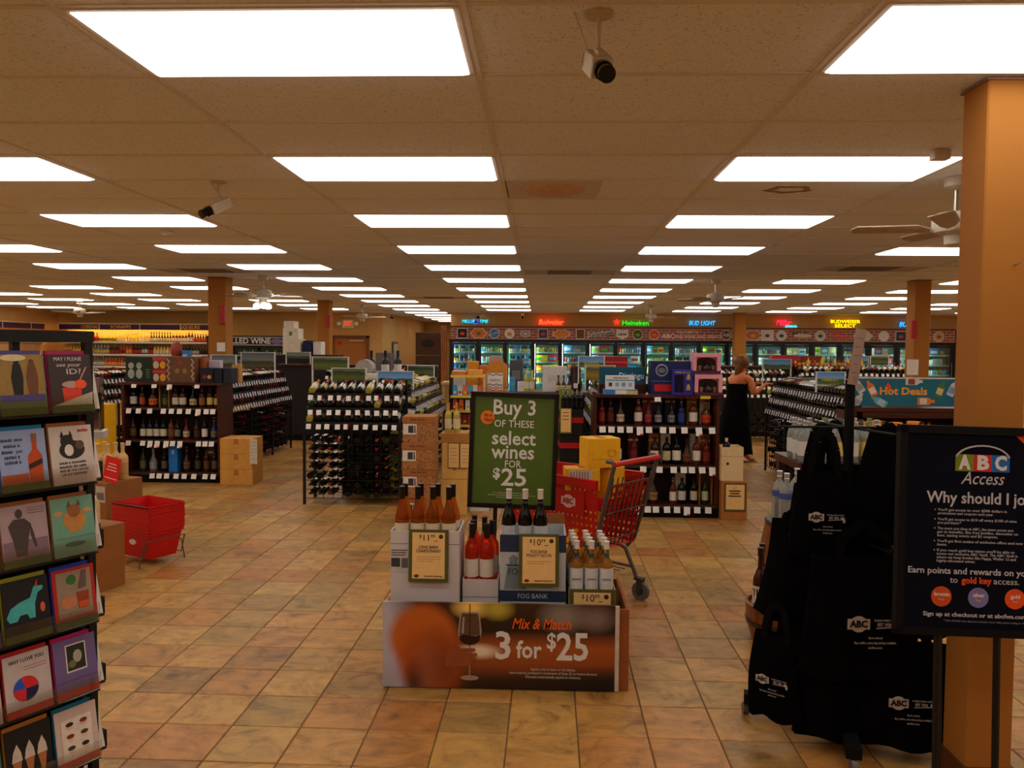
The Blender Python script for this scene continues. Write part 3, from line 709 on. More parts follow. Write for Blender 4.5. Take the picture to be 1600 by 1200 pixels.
# chilled wine cooler -------------------------------------------------------------
cw=thing('wine_cooler','black chilled wine cooler with lettered sign at the back wall','cooler',(-8.35,22.4,0))
b=MB().box(-1.15,1.1,.45,.85,0,1.66); b.box(-1.15,-1.1,.05,.45,0,1.66); b.box(1.05,1.1,.05,.45,0,1.66); b.box(-1.15,1.1,.05,.45,0,.15); b.box(-1.15,1.1,.05,.45,1.62,1.66); b.build('cabinet',CB,cw)
MB().cyl((-1.05,.12,1.6),(1.05,.12,1.6),.01).build('light_tube',P((200,235,215),.5,emit=2,name='dim_tube'),cw)
sg=MB(); sg.bbox(-1.15,1.1,-.02,.06,1.66,1.97,.01); s_=sg.build('sign_board',P((16,16,18),.5,name='sign_black'),cw)
b=MB()
for q in ((-1.1,1.05,1.7,1.715),(-1.1,1.05,1.915,1.93),(-1.1,-1.085,1.7,1.93),(1.035,1.05,1.7,1.93)): b.box(q[0],q[1],-.026,-.02,q[2],q[3])
b.build('sign_border',P((200,190,176),.5,name='sign_line'),cw)
txt(cw,'CHILLED WINE',.22,-.06,1.815,-.026,P((206,200,190),.5,name='sign_letters'),width=1.5,bold=.004)
MB().prism(circ(.87,1.815,.085,18,2,1),-.026,-.02).build('sign_oval',P((86,96,150),.5,name='sign_oval_blue'),cw); MB().prism(rect(.76,.98,1.79,1.84),-.03,-.026).build('sign_oval_bar',P((180,70,60),.5,name='sign_oval_red'),cw)
for i in range(3):
    x=-1.1+i*.73
    b=MB()
    for q in ((x,x+.04,.15,1.62),(x+.67,x+.71,.15,1.62)): b.box(q[0],q[1],-.02,.05,q[2],q[3])
    b.box(x,x+.71,-.02,.05,1.57,1.64); d=b.build('door',CB,cw); MB().box(x+.04,x+.67,0,.006,.15,1.57).build('pane',CG,d)
    for z in (.95,1.2,1.42):
        MB().box(x+.02,x+.69,.09,.45,z-.02,z).build('shelf',P((150,160,150),.5,name='rail_dim'),cw); MB().box(x+.02,x+.69,.07,.09,z-.035,z+.01).build('price_rail',P((190,196,186),.5,name='rail_light'),cw)
        for q in range(8):
            me=bottle_mesh('bord',.2,.034,'green' if (i+q)%3 else 'straw',(206,206,186),(90,90,70),6)
            bulk('spirit','wine_bottle',me,Matrix.Translation((-8.35+x+.08+q*.08,22.4+.16,z)),'standing wine bottle, %s from left on the %s shelf of the %s chilled wine door'%(nth(q),{.95:'low',1.2:'middle',1.42:'high'}[z],nth(i)),'bottle','bottles in the chilled wine cooler')
# ================================================================ BLACK WINE RACKS
WINEG=['dark','dark','green','dark','straw','dark']
LABC=[(226,222,212),(206,198,180),(226,222,216),(236,232,226),(90,84,80),(214,190,140),(150,40,34)]
CAPLOW=[(16,14,14),(16,14,14),(14,12,12),(150,26,26),(18,16,16),(70,18,20),(16,14,14)]
CAPC=[(20,18,18),(120,20,22),(30,26,26),(196,60,50),(226,220,210),(60,20,24),(180,30,28)]
rackr=random.Random(11)
TAGME=MB().box(-.026,.026,-.003,0,-.055,0).mesh('price_tag',TAGW)
TAGRED=MB().box(-.026,.014,-.003,0,-.055,0,0).box(.014,.026,-.003,0,-.055,0,1).mesh('price_tag',[TAGW,P((206,40,36),.5,name='tag_red')])
TAGS=MB().box(-.021,.021,-.003,0,-.06,0).mesh('price_tag',P((206,198,206),.5,noise=.06,name='price_tag_grey'))
def wine_rack(loc,rz,width,label,short,cols=None,tiers=3,rows=7,group='black metal wine racks',palette=None,detail=False,tagme=None,low_every=1,zt=(.87,1.02,1.17),near_parts=False):
    t=thing('wine_rack',label,'wine rack',loc,R(rz),group); n=cols or int(width/.098); dx=width/n; D=.42
    T0=Matrix.Translation(loc)@Matrix.Rotation(R(rz),4,'Z')
    for x in (0,width):
        for y in (.0,D): MB().box(x-.013,x+.013,y-.013,y+.013,0,zt[0] if y==0 else zt[-1]+.16).build('post',BLACK,t)
    if width>1.6:
        for x in (width/3,2*width/3):
            MB().box(x-.013,x+.013,-.013,.013,0,zt[0]).build('post',BLACK,t)
    # sloped display trays
    for k in range(tiers):
        z=zt[k]; y=.05*k
        s=MB(); s.add([(0,y,z),(width,y,z),(width,y+.30,z+.10),(0,y+.30,z+.10),(0,y,z-.008),(width,y,z-.008),(width,y+.30,z+.092),(0,y+.30,z+.092)],[(0,1,2,3),(7,6,5,4),(0,4,5,1),(1,5,6,2),(2,6,7,3),(3,7,4,0)])
        s.box(0,width,y-.012,y,z-.02,z+.022); tr=s.build('tray',BLACK,t)
        for i in range(n):
            x=(i+.5)*dx
            if tagme is None: me=TAGRED if rackr.random()<.15 else TAGME
            else: me=tagme
            link('price_tag',me,tr,(x+rackr.uniform(-.008,.008),y-.014,z-.004+rackr.uniform(-.004,.004)),(R(-16),R(rackr.uniform(-3,3)),0))
            g=rackr.choice(palette or WINEG); lb=rackr.choice(LABC); cp=rackr.choice(CAPC)
            M_=T0@Matrix.Translation((x,y+.012,z+.046))@Matrix.Rotation(R(-71.6),4,'X')@Matrix.Rotation(R(180 if 0 else 0),4,'Z')
            lab='wine bottle on its side, %s from left on the %s tray of the %s'%(nth(i),('lowest','middle','top')[k] if tiers==3 else ('lower','upper')[k],short)
            if near_parts:
                bottle_parts('wine_bottle',lab,'wine bottle','bottles on the front wine rack',(0,0,0),'bord',.3,.037,g,lb,cp,mx=M_,n=10)
            else:
                bulk('wine','wine_bottle',bottle_mesh('bord',.3,.037,g,lb,cp,7),M_,lab,'wine bottle','bottles on the wine racks')
    # lower grid: bottles lying with necks out
    zr=[.11+.096*q for q in range(rows)]
    g_=MB()
    for z in zr:
        g_.box(0,width,-.006,.004,z-.046,z-.040); g_.box(0,width,D-.06,D-.05,z-.046,z-.040)
    for i in range(n+1): g_.box(i*dx-.003,i*dx+.003,-.004,.002,.06,zt[0]-.03)
    g_.build('wire_grid',BLACK,t)
    for q,z in enumerate(zr):
        for i in range(n):
            if low_every>1 and (i+q)%low_every: continue
            if rackr.random()<.05: continue
            x=(i+.5)*dx; base=rackr.random()<.3
            g=rackr.choice(['dark','dark','dark','green']) if not palette else rackr.choice(palette); cp=CAPLOW[(i*3//2)%7] if rackr.random()<.8 else rackr.choice(CAPC)
            if base: M_=T0@Matrix.Translation((x,.02,z))@Matrix.Rotation(R(-90),4,'X')
            else: M_=T0@Matrix.Translation((x,.335,z))@Matrix.Rotation(R(90),4,'X')
            bulk('wine','wine_bottle',bottle_mesh('bord',.3,.037,g,None,cp,7),M_,'wine bottle %s out, %s from left in the %s grid row of the %s'%('base' if base else 'neck',nth(i),nth(rows-1-q),short),'wine bottle','bottles on the wine racks')
    return t
wine_rack((-2.50,8.34,0),0,1.02,'black metal wine rack with white price tags facing the viewer','front rack',cols=10,rows=7,detail=True,near_parts=True,zt=(.86,1.01,1.16))
wine_rack((-1.36,8.85,0),90,2.4,'long black wine rack lining the centre-left aisle behind the cork boxes','centre-left rack',palette=['straw','straw','dark','green','white'],tagme=TAGS)
wine_rack((-4.12,10.3,0),90,2.7,'long black wine rack lining the left aisle behind the kraft boxes','left rack',palette=['dark','red','dark','brown','dark'],tagme=TAGS,low_every=1)
wine_rack((3.15,11.2,0),-90,2.6,'long black wine rack lining the right aisle behind the woman','right rack',palette=['dark','dark','brown','dark'],tagme=TAGS)
wine_rack((.60,11.2,0),-90,2.6,'long black wine rack beside the tall black and red cartons','centre-right rack',palette=['straw','dark','green'],tagme=TAGS,low_every=2)
wine_rack((-3.75,13.6,0),0,1.9,'black wine rack facing front behind the left aisle','rear left rack',rows=5,low_every=2,palette=['red','dark','yellow','dark'])
wine_rack((-6.3,10.4,0),90,1.9,'black wine rack behind the left spirits shelf at far left','far left rack',rows=4,low_every=2,tagme=TAGS,palette=['dark','dark','red'])
wine_rack((3.3,14.6,0),0,1.2,'black wine rack facing front beyond the woman','rear right rack',rows=5,low_every=2)
wine_rack((4.9,15.2,0),0,2.4,'black wine rack of dark bottles between woman and right column','far right rack',rows=4,low_every=2,zt=(.95,1.1,1.25))
# gondola tops behind the racks so that toppers and boxes have something to stand on
def plinth(x0,x1,y0,y1,z,label):
    t=thing('gondola',label,'shelf unit',((x0+x1)/2,(y0+y1)/2,0)); w,d=(x1-x0)/2,(y1-y0)/2
    MB().box(-w,w,-d,d,0,.1).build('base',MATTEBLACK,t); MB().box(-w+.02,w-.02,-d+.02,d-.02,.1,z-.03).build('core',P((26,20,18),.7,name='gondola_core'),t); MB().box(-w,w,-d,d,z-.03,z).build('top_board',MAHOG,t)
    return t
plinth(-2.25,-1.8,8.95,11.2,1.3,'dark gondola core behind the centre-left rack')
plinth(-4.95,-4.56,10.3,11.45,1.3,'dark gondola core behind the left rack')
plinth(1.06,1.5,8.7,11.2,1.3,'dark gondola core behind the centre-right rack')
plinth(3.6,4.1,8.65,11.2,1.3,'dark gondola core behind the right rack')
plinth(-4.7,-1.85,14.05,14.4,1.36,'dark gondola core behind the rear left rack')
plinth(3.3,7.3,15.65,16.1,1.36,'dark gondola core behind the far right racks')
plinth(-5.2,-3.9,15.2,15.7,1.52,'dark shelf unit under the stacked white boxes')
# landscape topper boards ---------------------------------------------------------
LAND=[mat_landscape('print_vineyard_blue',(40,90,190),(110,160,210),(60,80,30),(110,130,40)),mat_landscape('print_vineyard_green',(70,90,60),(110,116,50),(30,54,16),(90,100,26),hz=.06),
      mat_landscape('print_mountain',(40,66,110),(120,120,96),(56,50,30),(84,76,40)),mat_landscape('print_autumn',(90,80,80),(170,140,60),(90,80,24),(150,120,30),hz=.06)]
FRW=P((206,204,198),.5,name='topper_white')
def topper(x,y,z,w,h,mi,label,text=None,stand=.0,rz=0,base=None):
    """printed board in a white frame on posts; z = bottom of the board, base = what it stands on"""
    t=thing('topper_sign',label,'sign',(x,y,z+h/2),R(rz),'landscape topper signs')
    MB().box(-w/2,w/2,-.006,.006,-h/2,h/2).build('print_board',LAND[mi],t)
    b=MB().box(-w/2-.015,w/2+.015,-.012,.012,h/2,h/2+.008)
    bz=(base if base is not None else z)-z-h/2
    b.build('frame_top',FRW,t)
    for sx in (-1,1): MB().box(sx*w/2-.003 if sx>0 else -w/2-.012,w/2+.012 if sx>0 else -w/2+.003,-.012,.012,bz,h/2).build('frame_post',FRW,t)
    if text: txt(t,text,h*.36,0,-h*.1,-.008,P((176,166,60),.5,name='topper_letters'),width=w*.62,bold=.002)
    return t
topper(-4.27,10.6,1.36,.33,.19,2,'mountain landscape board just behind the left spirits shelf',base=1.2)
topper(-4.16,11.6,1.36,.49,.22,2,'second mountain landscape board, beside the chilled wine sign',base=1.2)
topper(-4.36,14.2,1.46,.43,.11,2,'thin landscape board below the stacked white boxes',base=1.36)
topper(-2.5,9.4,1.40,.42,.15,1,'olive hillside board over the left end of the front rack',base=1.2)
topper(-2.18,9.0,1.27,.38,.16,1,'dark green landscape board behind the front rack',base=1.2)
topper(-1.66,11.0,1.28,.36,.14,1,'green landscape board at the far end of the centre-left rack',base=1.2)
topper(-1.64,8.95,1.26,.40,.14,0,'blue-sky landscape board at the right of the front rack',base=1.2)
topper(.69,10.9,1.42,.34,.15,0,'blue-sky landscape board with yellow letters near the red cartons','ZINFANDEL',base=1.2)
topper(.69,9.3,1.31,.33,.17,3,'brown autumn landscape board beside the teal sign',base=1.2)
topper(3.22,11.0,1.42,.37,.13,0,'blue-sky landscape board right of the woman',base=1.2)
topper(3.30,9.2,1.29,.31,.14,0,'blue landscape board with green letters above the right rack','MERLOT',base=1.2)
topper(6.2,15.85,1.40,.40,.17,0,'blue landscape board left of the right column',base=1.36)
topper(6.62,15.85,1.40,.34,.17,1,'green landscape board touching the right column',base=1.36)
# boxes on the far shelf unit ---------------------------------------------------------
def box_thing(name,label,loc,w,d,h,rgb,rz=0,group=None,tape=None,mat=None,marks=()):
    t=thing(name,label,'box',loc,R(rz),group); mt=mat or P(rgb,.7,noise=.08,scale=10)
    MB().bbox(-w/2,w/2,-d/2,d/2,0,h,.004).build('box_body',mt,t)
    MB().box(-w/2+.004,w/2-.004,-.003,.003,h-.001,h+.0012).build('lid_seam',KRAFTD,t)
    if tape: MB().box(-.03,.03,-d/2-.0015,-d/2,h-.07,h-.004).build('tape',P(tape,.4),t)
    for (x0,x1,z0,z1,c) in marks: MB().box(x0*w,x1*w,-d/2-.0015,-d/2,z0*h,z1*h).build('print',P(c,.5),t)
    return t
box_thing('carton','lower white carton of the stack left of the second column',(-4.82,15.45,1.521),.34,.36,.3,(220,210,186),group='white cartons on the far shelf')
box_thing('carton','middle white carton of the stack left of the second column',(-4.84,15.45,1.823),.3,.34,.2,(226,218,200),group='white cartons on the far shelf',marks=((-.1,.1,.3,.7,(110,130,80)),))
box_thing('carton','top white carton of the stack left of the second column',(-4.88,15.45,2.025),.2,.3,.14,(228,220,204),group='white cartons on the far shelf')
box_thing('carton','dark blue box beside the stacked white cartons',(-4.52,15.45,1.521),.17,.3,.27,(26,28,70))
box_thing('carton','tall white box right of the dark blue box',(-4.33,15.45,1.521),.15,.3,.25,(220,214,204))
# ================================================================ DARK WOOD SPIRITS CABINETS
def cabinet(loc,width,label,short,shelves=(.12,.52,.915),top=1.225,D=.42):
    t=thing('spirits_cabinet',label,'shelf unit',loc,0,'dark wood spirits cabinets')
    for x in (0,width-.035): MB().bbox(x,x+.035,0,D,.03,top,.003).build('side_panel',MAHOG,t)
    MB().box(.035,width-.035,D-.02,D,.1,top-.03).build('back_panel',P((40,18,12),.6,name='cabinet_back'),t)
    MB().bbox(-.02,width+.02,-.02,D+.01,top-.03,top,.004).build('top_board',SHELFW,t)
    MB().box(0,width,.02,D,0,.1).build('kick_base',MATTEBLACK,t)
    MB().box(0,width,-.005,.02,.0,.1).build('toe_board',MATTEBLACK,t)
    for z in shelves:
        s=MB().box(.035,width-.035,.0,D-.02,z-.022,z).build('shelf',SHELFW,t); MB().box(.035,width-.035,-.008,0,z-.026,z+.004).build('tag_rail',P((60,40,34),.4,name='tag_rail'),s)
    return t
def tags(t,zs,D=0):
    for z,xs in zs:
        for x in xs: link('price_tag',BIGTAG if random.random()<.85 else BIGTAGR,t,(x,-.012,z),(R(-18),R(random.uniform(-3,3)),0))
BIGTAG=MB().box(-.031,.031,-.003,0,-.062,0).mesh('price_tag',TAGW)
BIGTAGR=MB().box(-.031,.031,-.003,0,-.062,0).box(-.031,.031,-.003,0,-.085,-.062,0).box(.0,.031,-.0035,0,-.085,-.07,1).mesh('price_tag',[TAGW,P((206,60,40),.5,name='tag_red2')])
def shelf_bottles(base,items,z,where,group):
    """items: (x, kind, h, r, glass, label colour, cap colour, short description[, carton colour])"""
    for i,it in enumerate(items):
        x,kind,h,r,g,lb,cp,desc=it[:8]
        if z>.9: h=min(h,.262)
        bottle_parts('liquor_bottle','%s, %s from left, %s'%(desc,nth(i),where),'bottle',group,(base[0]+x,base[1]+.12,z+.001),kind,h,r,g,lb,cp,n=12)
        if len(it)>8:
            c=it[8]; b=thing('gift_carton','upright gift carton behind a bottle, %s place, %s'%(nth(i),where),'box',(base[0]+x,base[1]+.25,z+.001),0,'gift cartons')
            MB().bbox(-.05,.05,-.05,.05,0,.268 if z>.9 else .3,.003).build('carton_body',P(c,.5,noise=.1,scale=30),b); MB().box(-.05,.05,-.052,-.05,.22,.24).build('band',P((200,180,120),.5),b)
# right cabinet
CRX,CRY=.53,7.95
cabR=cabinet((CRX,CRY,0),1.25,'dark wood cabinet of whisky bottles right of the cart','right cabinet')
W_=(228,222,206)
shelf_bottles((CRX,CRY),[(.09,'whis',.27,.036,'red',(150,40,28),(120,24,20),'red whisky bottle'),(.18,'whis',.27,.036,'brown',(90,30,20),(40,20,14),'dark brown whisky bottle'),(.28,'squat',.26,.04,'brown',(210,190,160),(50,20,16),'brown bottle with pale label'),
 (.46,'jug',.25,.04,'whisky',W_,(220,220,220),'bottle with tall white label'),(.56,'squat',.25,.036,'red',(160,60,56),(60,20,20),'dark red decanter',(120,24,30)),(.66,'squat',.25,.036,'dark',(150,150,156),(40,40,50),'black decanter with silver mark',(24,30,66)),
 (.79,'squat',.25,.036,'dark',(130,130,140),(40,40,50),'black decanter near middle',(22,26,60)),(.89,'whis',.29,.034,'blue',(40,60,130),(200,120,40),'slim blue-labelled bottle'),(1.01,'jug',.28,.042,'whisky',W_,(220,200,160),'whisky bottle with square white label',(168,112,48)),(1.14,'squat',.27,.05,'amber',(206,60,30),(226,206,160),'round amber bottle with red label',(206,196,180))],.915,'right cabinet top shelf','bottles on the right cabinet')
shelf_bottles((CRX,CRY),[(.08,'whis',.28,.036,'brown',(130,40,30),(60,20,16),'brown bottle'),(.26,'jug',.3,.038,'brown',(226,220,206),(30,26,24),'bottle with pale label'),(.42,'whis',.3,.036,'red',(110,30,20),(80,20,16),'red-brown bottle',(92,26,16)),
 (.63,'jug',.27,.042,'brown',W_,(30,28,28),'brown bottle with big white label',(150,92,40)),(.75,'jug',.27,.042,'dark',(190,180,130),(20,20,20),'dark bottle with green-white label',(196,190,180)),(.85,'jug',.28,.044,'dark',W_,(24,22,22),'dark bottle with broad white label'),
 (.95,'squat',.26,.042,'brown',(120,60,36),(40,24,18),'squat brown bottle'),(1.05,'jug',.28,.042,'whisky',W_,(30,24,22),'amber bottle with white label',(206,200,190)),(1.15,'whis',.28,.042,'red',(120,40,26),(150,30,24),'deep red bottle',(156,84,36))],.52,'right cabinet middle shelf','bottles on the right cabinet')
shelf_bottles((CRX,CRY),[(.1,'whis',.28,.038,'brown',(150,110,50),(40,26,20),'brown bottle'),(.22,'whis',.28,.038,'amber',(170,120,40),(30,24,20),'amber bottle'),(.36,'whis',.29,.036,'brown',(190,150,60),(30,24,20),'brown bottle with gold label'),
 (.50,'whis',.3,.036,'amber',(190,130,60),(40,30,24),'amber bottle with tan label'),(.62,'squat',.29,.046,'brown',(150,120,80),(40,70,140),'brown bottle with blue stopper'),(.82,'whis',.26,.034,'whisky',W_,(206,140,50),'bottle with white label and gold cap'),
 (.91,'jug',.26,.042,'dark',(200,196,176),(30,28,26),'dark bottle with grey label',(200,196,188)),(1.03,'jug',.26,.038,'dark',(200,190,160),(26,24,24),'dark bottle with small cream label'),(1.14,'jug',.26,.036,'green',(190,200,160),(30,28,26),'green bottle in an open wooden case')],.12,'right cabinet bottom shelf','bottles on the right cabinet')
tags(cabR,[(.905,[.09,.18,.27,.36,.46,.55,.69,.78,.9,1.04,1.17]),(.51,[.5,.66,.80,.90,.98,1.08,1.18]),(.11,[.38,.46,.55,.63,.74,.84,.94,1.04,1.15]),(1.218,[.63])])
MB().box(-.05,.05,-.003,0,-.03,0).build('yellow_tag',P((230,214,60),.5,name='tag_yellow'),cabR,loc=(1.1,-.024,1.222))
wc=thing('wooden_case','open upright wooden case around the last bottom-shelf bottle of right cabinet','case',(CRX+1.14,CRY+.1,.121))
for q in ((-.066,-.056,-.03,.12,0,.32),(.056,.066,-.03,.12,0,.32),(-.066,.066,.12,.13,0,.32),(-.066,.066,-.03,.12,.32,.33)): MB().box(*q).build('board',P((150,96,44),.6,name='case_wood'),wc)
# left cabinet
CLX,CLY=-5.12,9.55
cabL=cabinet((CLX,CLY,0),1.22,'dark wood cabinet of spirits on the left behind the baskets','left cabinet')
DKS=[(44,30,20),(60,44,28),(30,24,22)]
shelf_bottles((CLX,CLY),[(.09,'jug',.26,.044,'dark',(196,190,180),(60,50,44),'dark bottle with pale label'),(.2,'whis',.28,.036,'brown',(170,70,24),(190,90,30),'slim brown bottle with orange mark'),(.34,'squat',.28,.055,'brown',(206,96,24),(150,70,30),'round bottle with orange disc label'),
 (.49,'whis',.25,.034,'green',(90,90,60),(30,30,24),'green bottle in a wooden frame'),(.62,'jug',.24,.042,'brown',(206,196,170),(60,50,40),'bottle with two-part cream label'),(.71,'jug',.24,.042,'brown',(206,196,170),(60,50,40),'second bottle with two-part cream label'),
 (.84,'squat',.27,.045,'dark',(190,170,120),(200,200,200),'dark decanter with silver mark'),(.95,'whis',.28,.038,'brown',(150,90,40),(40,30,26),'brown bottle'),(1.05,'jug',.25,.038,'brown',(206,186,110),(30,26,24),'bottle with yellow label'),(1.135,'jug',.24,.034,'brown',(196,170,90),(30,26,24),'bottle with gold label')],.915,'left cabinet top shelf','bottles on the left cabinet')
shelf_bottles((CLX,CLY),[(.08,'jug',.26,.04,'brown',(90,70,50),(30,24,20),'brown bottle')]+[(.21+.085*i,'jug',.25,.04,'dark',(206,200,176),(24,22,22),'dark bottle with low cream label') for i in range(4)]+[(.56,'jug',.25,.038,'amber',(110,70,36),(40,30,24),'amber bottle'),
 (.64,'jug',.24,.036,'dark',(110,110,104),(30,30,30),'dark bottle with grey label'),(.75,'squat',.25,.04,'red',(196,180,150),(60,26,20),'red-brown bottle'),(.88,'whis',.24,.036,'brown',(60,40,30),(30,24,20),'plain brown bottle'),(.98,'whis',.29,.036,'dark',(226,222,206),(20,20,20),'dark bottle with white oval label'),(1.1,'squat',.27,.042,'blue',(120,110,70),(190,170,90),'blue-based bottle with gold top')],.52,'left cabinet middle shelf','bottles on the left cabinet')
shelf_bottles((CLX,CLY),[(.2,'whis',.28,.038,'green',(90,96,60),(30,30,26),'green bottle'),(.33,'squat',.28,.045,'clear',(150,150,150),(90,90,90),'glass decanter'),(.47,'whis',.28,.036,'dark',(96,84,60),(24,22,22),'dark bottle'),(.75,'squat',.3,.04,'brown',(110,80,60),(150,140,130),'brown decanter with silver top'),
 (.89,'whis',.3,.036,'dark',(70,56,44),(130,124,116),'dark bottle'),(1.0,'whis',.3,.036,'brown',(96,60,34),(40,26,20),'brown bottle',(92,52,26)),(1.1,'whis',.3,.036,'dark',(90,80,70),(80,76,70),'dark slim bottle')],.12,'left cabinet bottom shelf','bottles on the left cabinet')
tags(cabL,[(.905,[.1,.22,.36,.53,.63,.73,.84,.96,1.06,1.14]),(.51,[.09,.27,.36,.45,.56,.64,.73,.96,1.04,1.12]),(.11,[.38,.47,.56,.68,.78,.90,1.04,1.14]),(1.218,[.17,.42,.61,.95])])
bc=thing('gift_carton','bright blue upright gift carton on the bottom shelf of left cabinet','box',(CLX+.61,CLY+.1,.121)); MB().bbox(-.055,.055,-.05,.05,0,.33,.003).build('carton_body',P((20,110,190),.5,name='carton_blue'),bc)
MB().box(-.012,.012,-.0515,-.05,.22,.27).build('emblem',P((150,190,226),.5),bc)
MB().box(-.075,-.055,-.03,.12,0,.31).build('board',P((120,90,44),.6,name='case_wood2'),wc) if 0 else None
wf=thing('wooden_case','narrow wooden frame around a bottle on the top shelf of left cabinet','case',(CLX+.49,CLY+.12,.916))
for q in ((-.062,-.05,-.04,.08,0,.262),(.05,.062,-.04,.08,0,.262),(-.062,.062,-.04,.08,.262,.272)): MB().box(*q).build('board',P((130,96,48),.6,name='case_wood2'),wf)
# ---------------------------------------------------------------- goods standing on the cabinets
ZT=1.226
def printed_box(name,label,loc,w,d,h,rgb,rz=0,group=None): 
    t=thing(name,label,'box',loc,R(rz),group); MB().bbox(-w/2,w/2,-d/2,d/2,0,h,.004).build('box_body',P(rgb,.45,noise=.08,scale=20),t); return t
# right cabinet top
t=thing('drink_mix_display','white and blue counter box with printed pouches on the right cabinet','box',(.79,7.98,ZT))
MB().box(-.16,.17,-.08,.1,0,.05).build('tray',P((60,130,200),.5,name='tray_blue'),t); MB().box(-.05,.06,-.082,-.08,.005,.045).build('tray_label',WHITE,t); MB().box(.06,.17,-.081,-.08,.003,.04).build('tray_patch',P((210,190,110),.5),t)
MB().box(-.14,.14,-.06,.06,.05,.185).build('carton_body',P((228,232,236),.5,noise=.05,name='mix_white'),t)
MB().box(-.14,.14,-.0615,-.06,.135,.147).build('stripe',P((70,170,220),.5),t); scribble(t,0,.165,-.0605,.14,.018,P((150,150,160),.5),2)
for i,c in enumerate(((70,80,110),(130,180,220),(110,160,210),(170,170,220))): MB().box(-.115+i*.065,-.08+i*.065,-.0615,-.06,.08,.118).build('picture',P(c,.5),t)
t=thing('shelf_sign','teal sign board with white serif word behind the white box','sign',(.84,8.22,ZT+.09)); 
MB().box(-.24,.24,-.01,.01,0,.175).build('board',P((12,86,110),.5,name='teal_board',noise=.05),t); txt(t,'Distingu',.085,.09,.085,-.012,P((214,236,240),.5),width=.25,bold=.001)
MB().box(-.24,.24,-.03,.06,-.09,-.0).build('holder',MAHOG,t)
t=printed_box('gift_box','large navy gift box with round silver emblem and red panel on right cabinet',(1.30,8.12,ZT),.40,.2,.335,(20,36,96))
MB().tube([(-.09+.055*math.cos(a),-.102,.24+.055*math.sin(a)) for a in [2*math.pi*i/20 for i in range(20)]],.008,closed=True).build('emblem_ring',P((150,156,170),.4),t)
MB().prism(circ(-.09,.24,.034,16,1.1,.8),-.104,-.1).build('emblem',P((120,126,140),.4),t); MB().box(-.16,.01,-.103,-.1,.03,.1).build('red_panel',P((206,30,40),.5,name='red_panel'),t); MB().box(-.2,.2,-.102,-.1,.13,.135).build('rule',P((120,140,180),.5),t)
t=printed_box('gift_box','smaller violet-blue gift box with window in front of the navy box',(1.40,7.95,ZT),.2,.09,.25,(44,40,150))
MB().box(-.08,.01,-.047,-.045,.03,.2).build('window',P((16,16,50),.2,name='box_window'),t); scribble(t,0,.226,-.0455,.15,.018,P((220,180,60),.5),3)
for z in (.05,.15): MB().lathe([(.02,0),(.022,.02),(.014,.045),(.008,.06)],8,c=(.055,-.048,z)).build('glass_print',P((180,150,80),.4),t)
MB().lathe([(.022,0),(.022,.06),(.008,.09),(.008,.12)],8,c=(-.035,-.045,.045)).build('bottle',P((14,18,60),.2,name='navy_bottle'),t)
PINK=P((236,160,180),.5,noise=.04,name='pink_card')
for k,(x,z) in enumerate(((1.655,ZT),(1.635,ZT+.212))):
    t=thing('pink_gift_box','%s pink gift box with arched window on the right cabinet'%('lower','upper')[k],'box',(x,8.0,z),0,'pink gift boxes')
    b=MB().box(-.135,.135,-.02,.09,0,.205); b.box(-.135,-.1,-.09,-.02,.03,.205); b.box(.1,.135,-.09,-.02,.03,.205); b.box(-.1,.1,-.09,-.02,.165,.205); b.build('box_body',PINK,t)
    MB().box(-.137,.137,-.092,-.02,0,.03).build('base_band',P((86,26,60),.5,name='plum_band'),t)
    MB().prism([(-.1,.03)]+[(.1,.03),(.1,.12)]+[(.1*math.cos(a),.12+.04*math.sin(a)) for a in [math.pi*i/8 for i in range(1,8)]]+[(-.1,.12)],-.024,-.02).build('window',P((46,30,26),.2,name='window_dark'),t)
    MB().lathe([(.045,0),(.05,.03),(.03,.07),(.012,.09),(.012,.1)],12,c=(0,-.055,.032)).build('bottle',P((40,24,20),.15,name='decanter_dark'),t,True)
    for sx in (-.065,.065): MB().lathe([(.018,0),(.022,.03),(.02,.05)],10,c=(sx,-.055,.032)).build('tumbler',P((120,96,70),.15,name='tumbler'),t,True)
# left cabinet top
t=printed_box('gift_box','dark green gift box with two silver figures on left cabinet',(-4.93,9.72,ZT),.34,.2,.31,(16,44,26))
for x in (-.1,.0):
    b=MB(); b.prism(circ(x,.2,.036,12,1,1.1),-.103,-.1); b.prism(circ(x,.1,.046,12,.9,1.3),-.103,-.1); b.build('figure_print',P((160,166,160),.4),t)
[scribble(t,.11,.06+.03*i,-.1005,.05,.016,P((120,140,120),.5),i) for i in range(4)]
for k in range(2):
    t=thing('candy_box','%s red and yellow round-window box next to the green gift box'%('lower','upper')[k],'box',(-4.675,9.7,ZT+k*.155),0,'boxes with round windows')
    MB().bbox(-.085,.085,-.08,.08,0,.15,.003).build('box_body',P((120,60,40),.5),t); MB().box(-.085,.085,-.082,-.08,.11,.15).build('band',P((190,60,60),.5),t)
    for sx,c in ((-.042,(196,186,160)),(.042,(220,160,40))): MB().prism(circ(sx,.056,.036,14,1,1.3),-.084,-.08).build('window_print',P(c,.5),t)
t=printed_box('gift_box','brown patterned gift box with pale scroll borders on left cabinet',(-4.395,9.68,ZT),.36,.2,.315,(104,70,48))
for sx in (-.15,.15):
    MB().tube([(sx+.016*math.sin(q*1.6),-.102,.02+q*.018) for q in range(16)],.008,5).build('scroll_border',P((190,170,140),.5),t)
MB().prism(circ(0,.245,.024,12),-.104,-.1).build('seal',P((180,40,36),.5),t)
for sx in (-.04,.05): MB().prism(circ(sx,.14,.028,12,1,1.2),-.103,-.1).build('picture',P((140,116,64),.5),t)
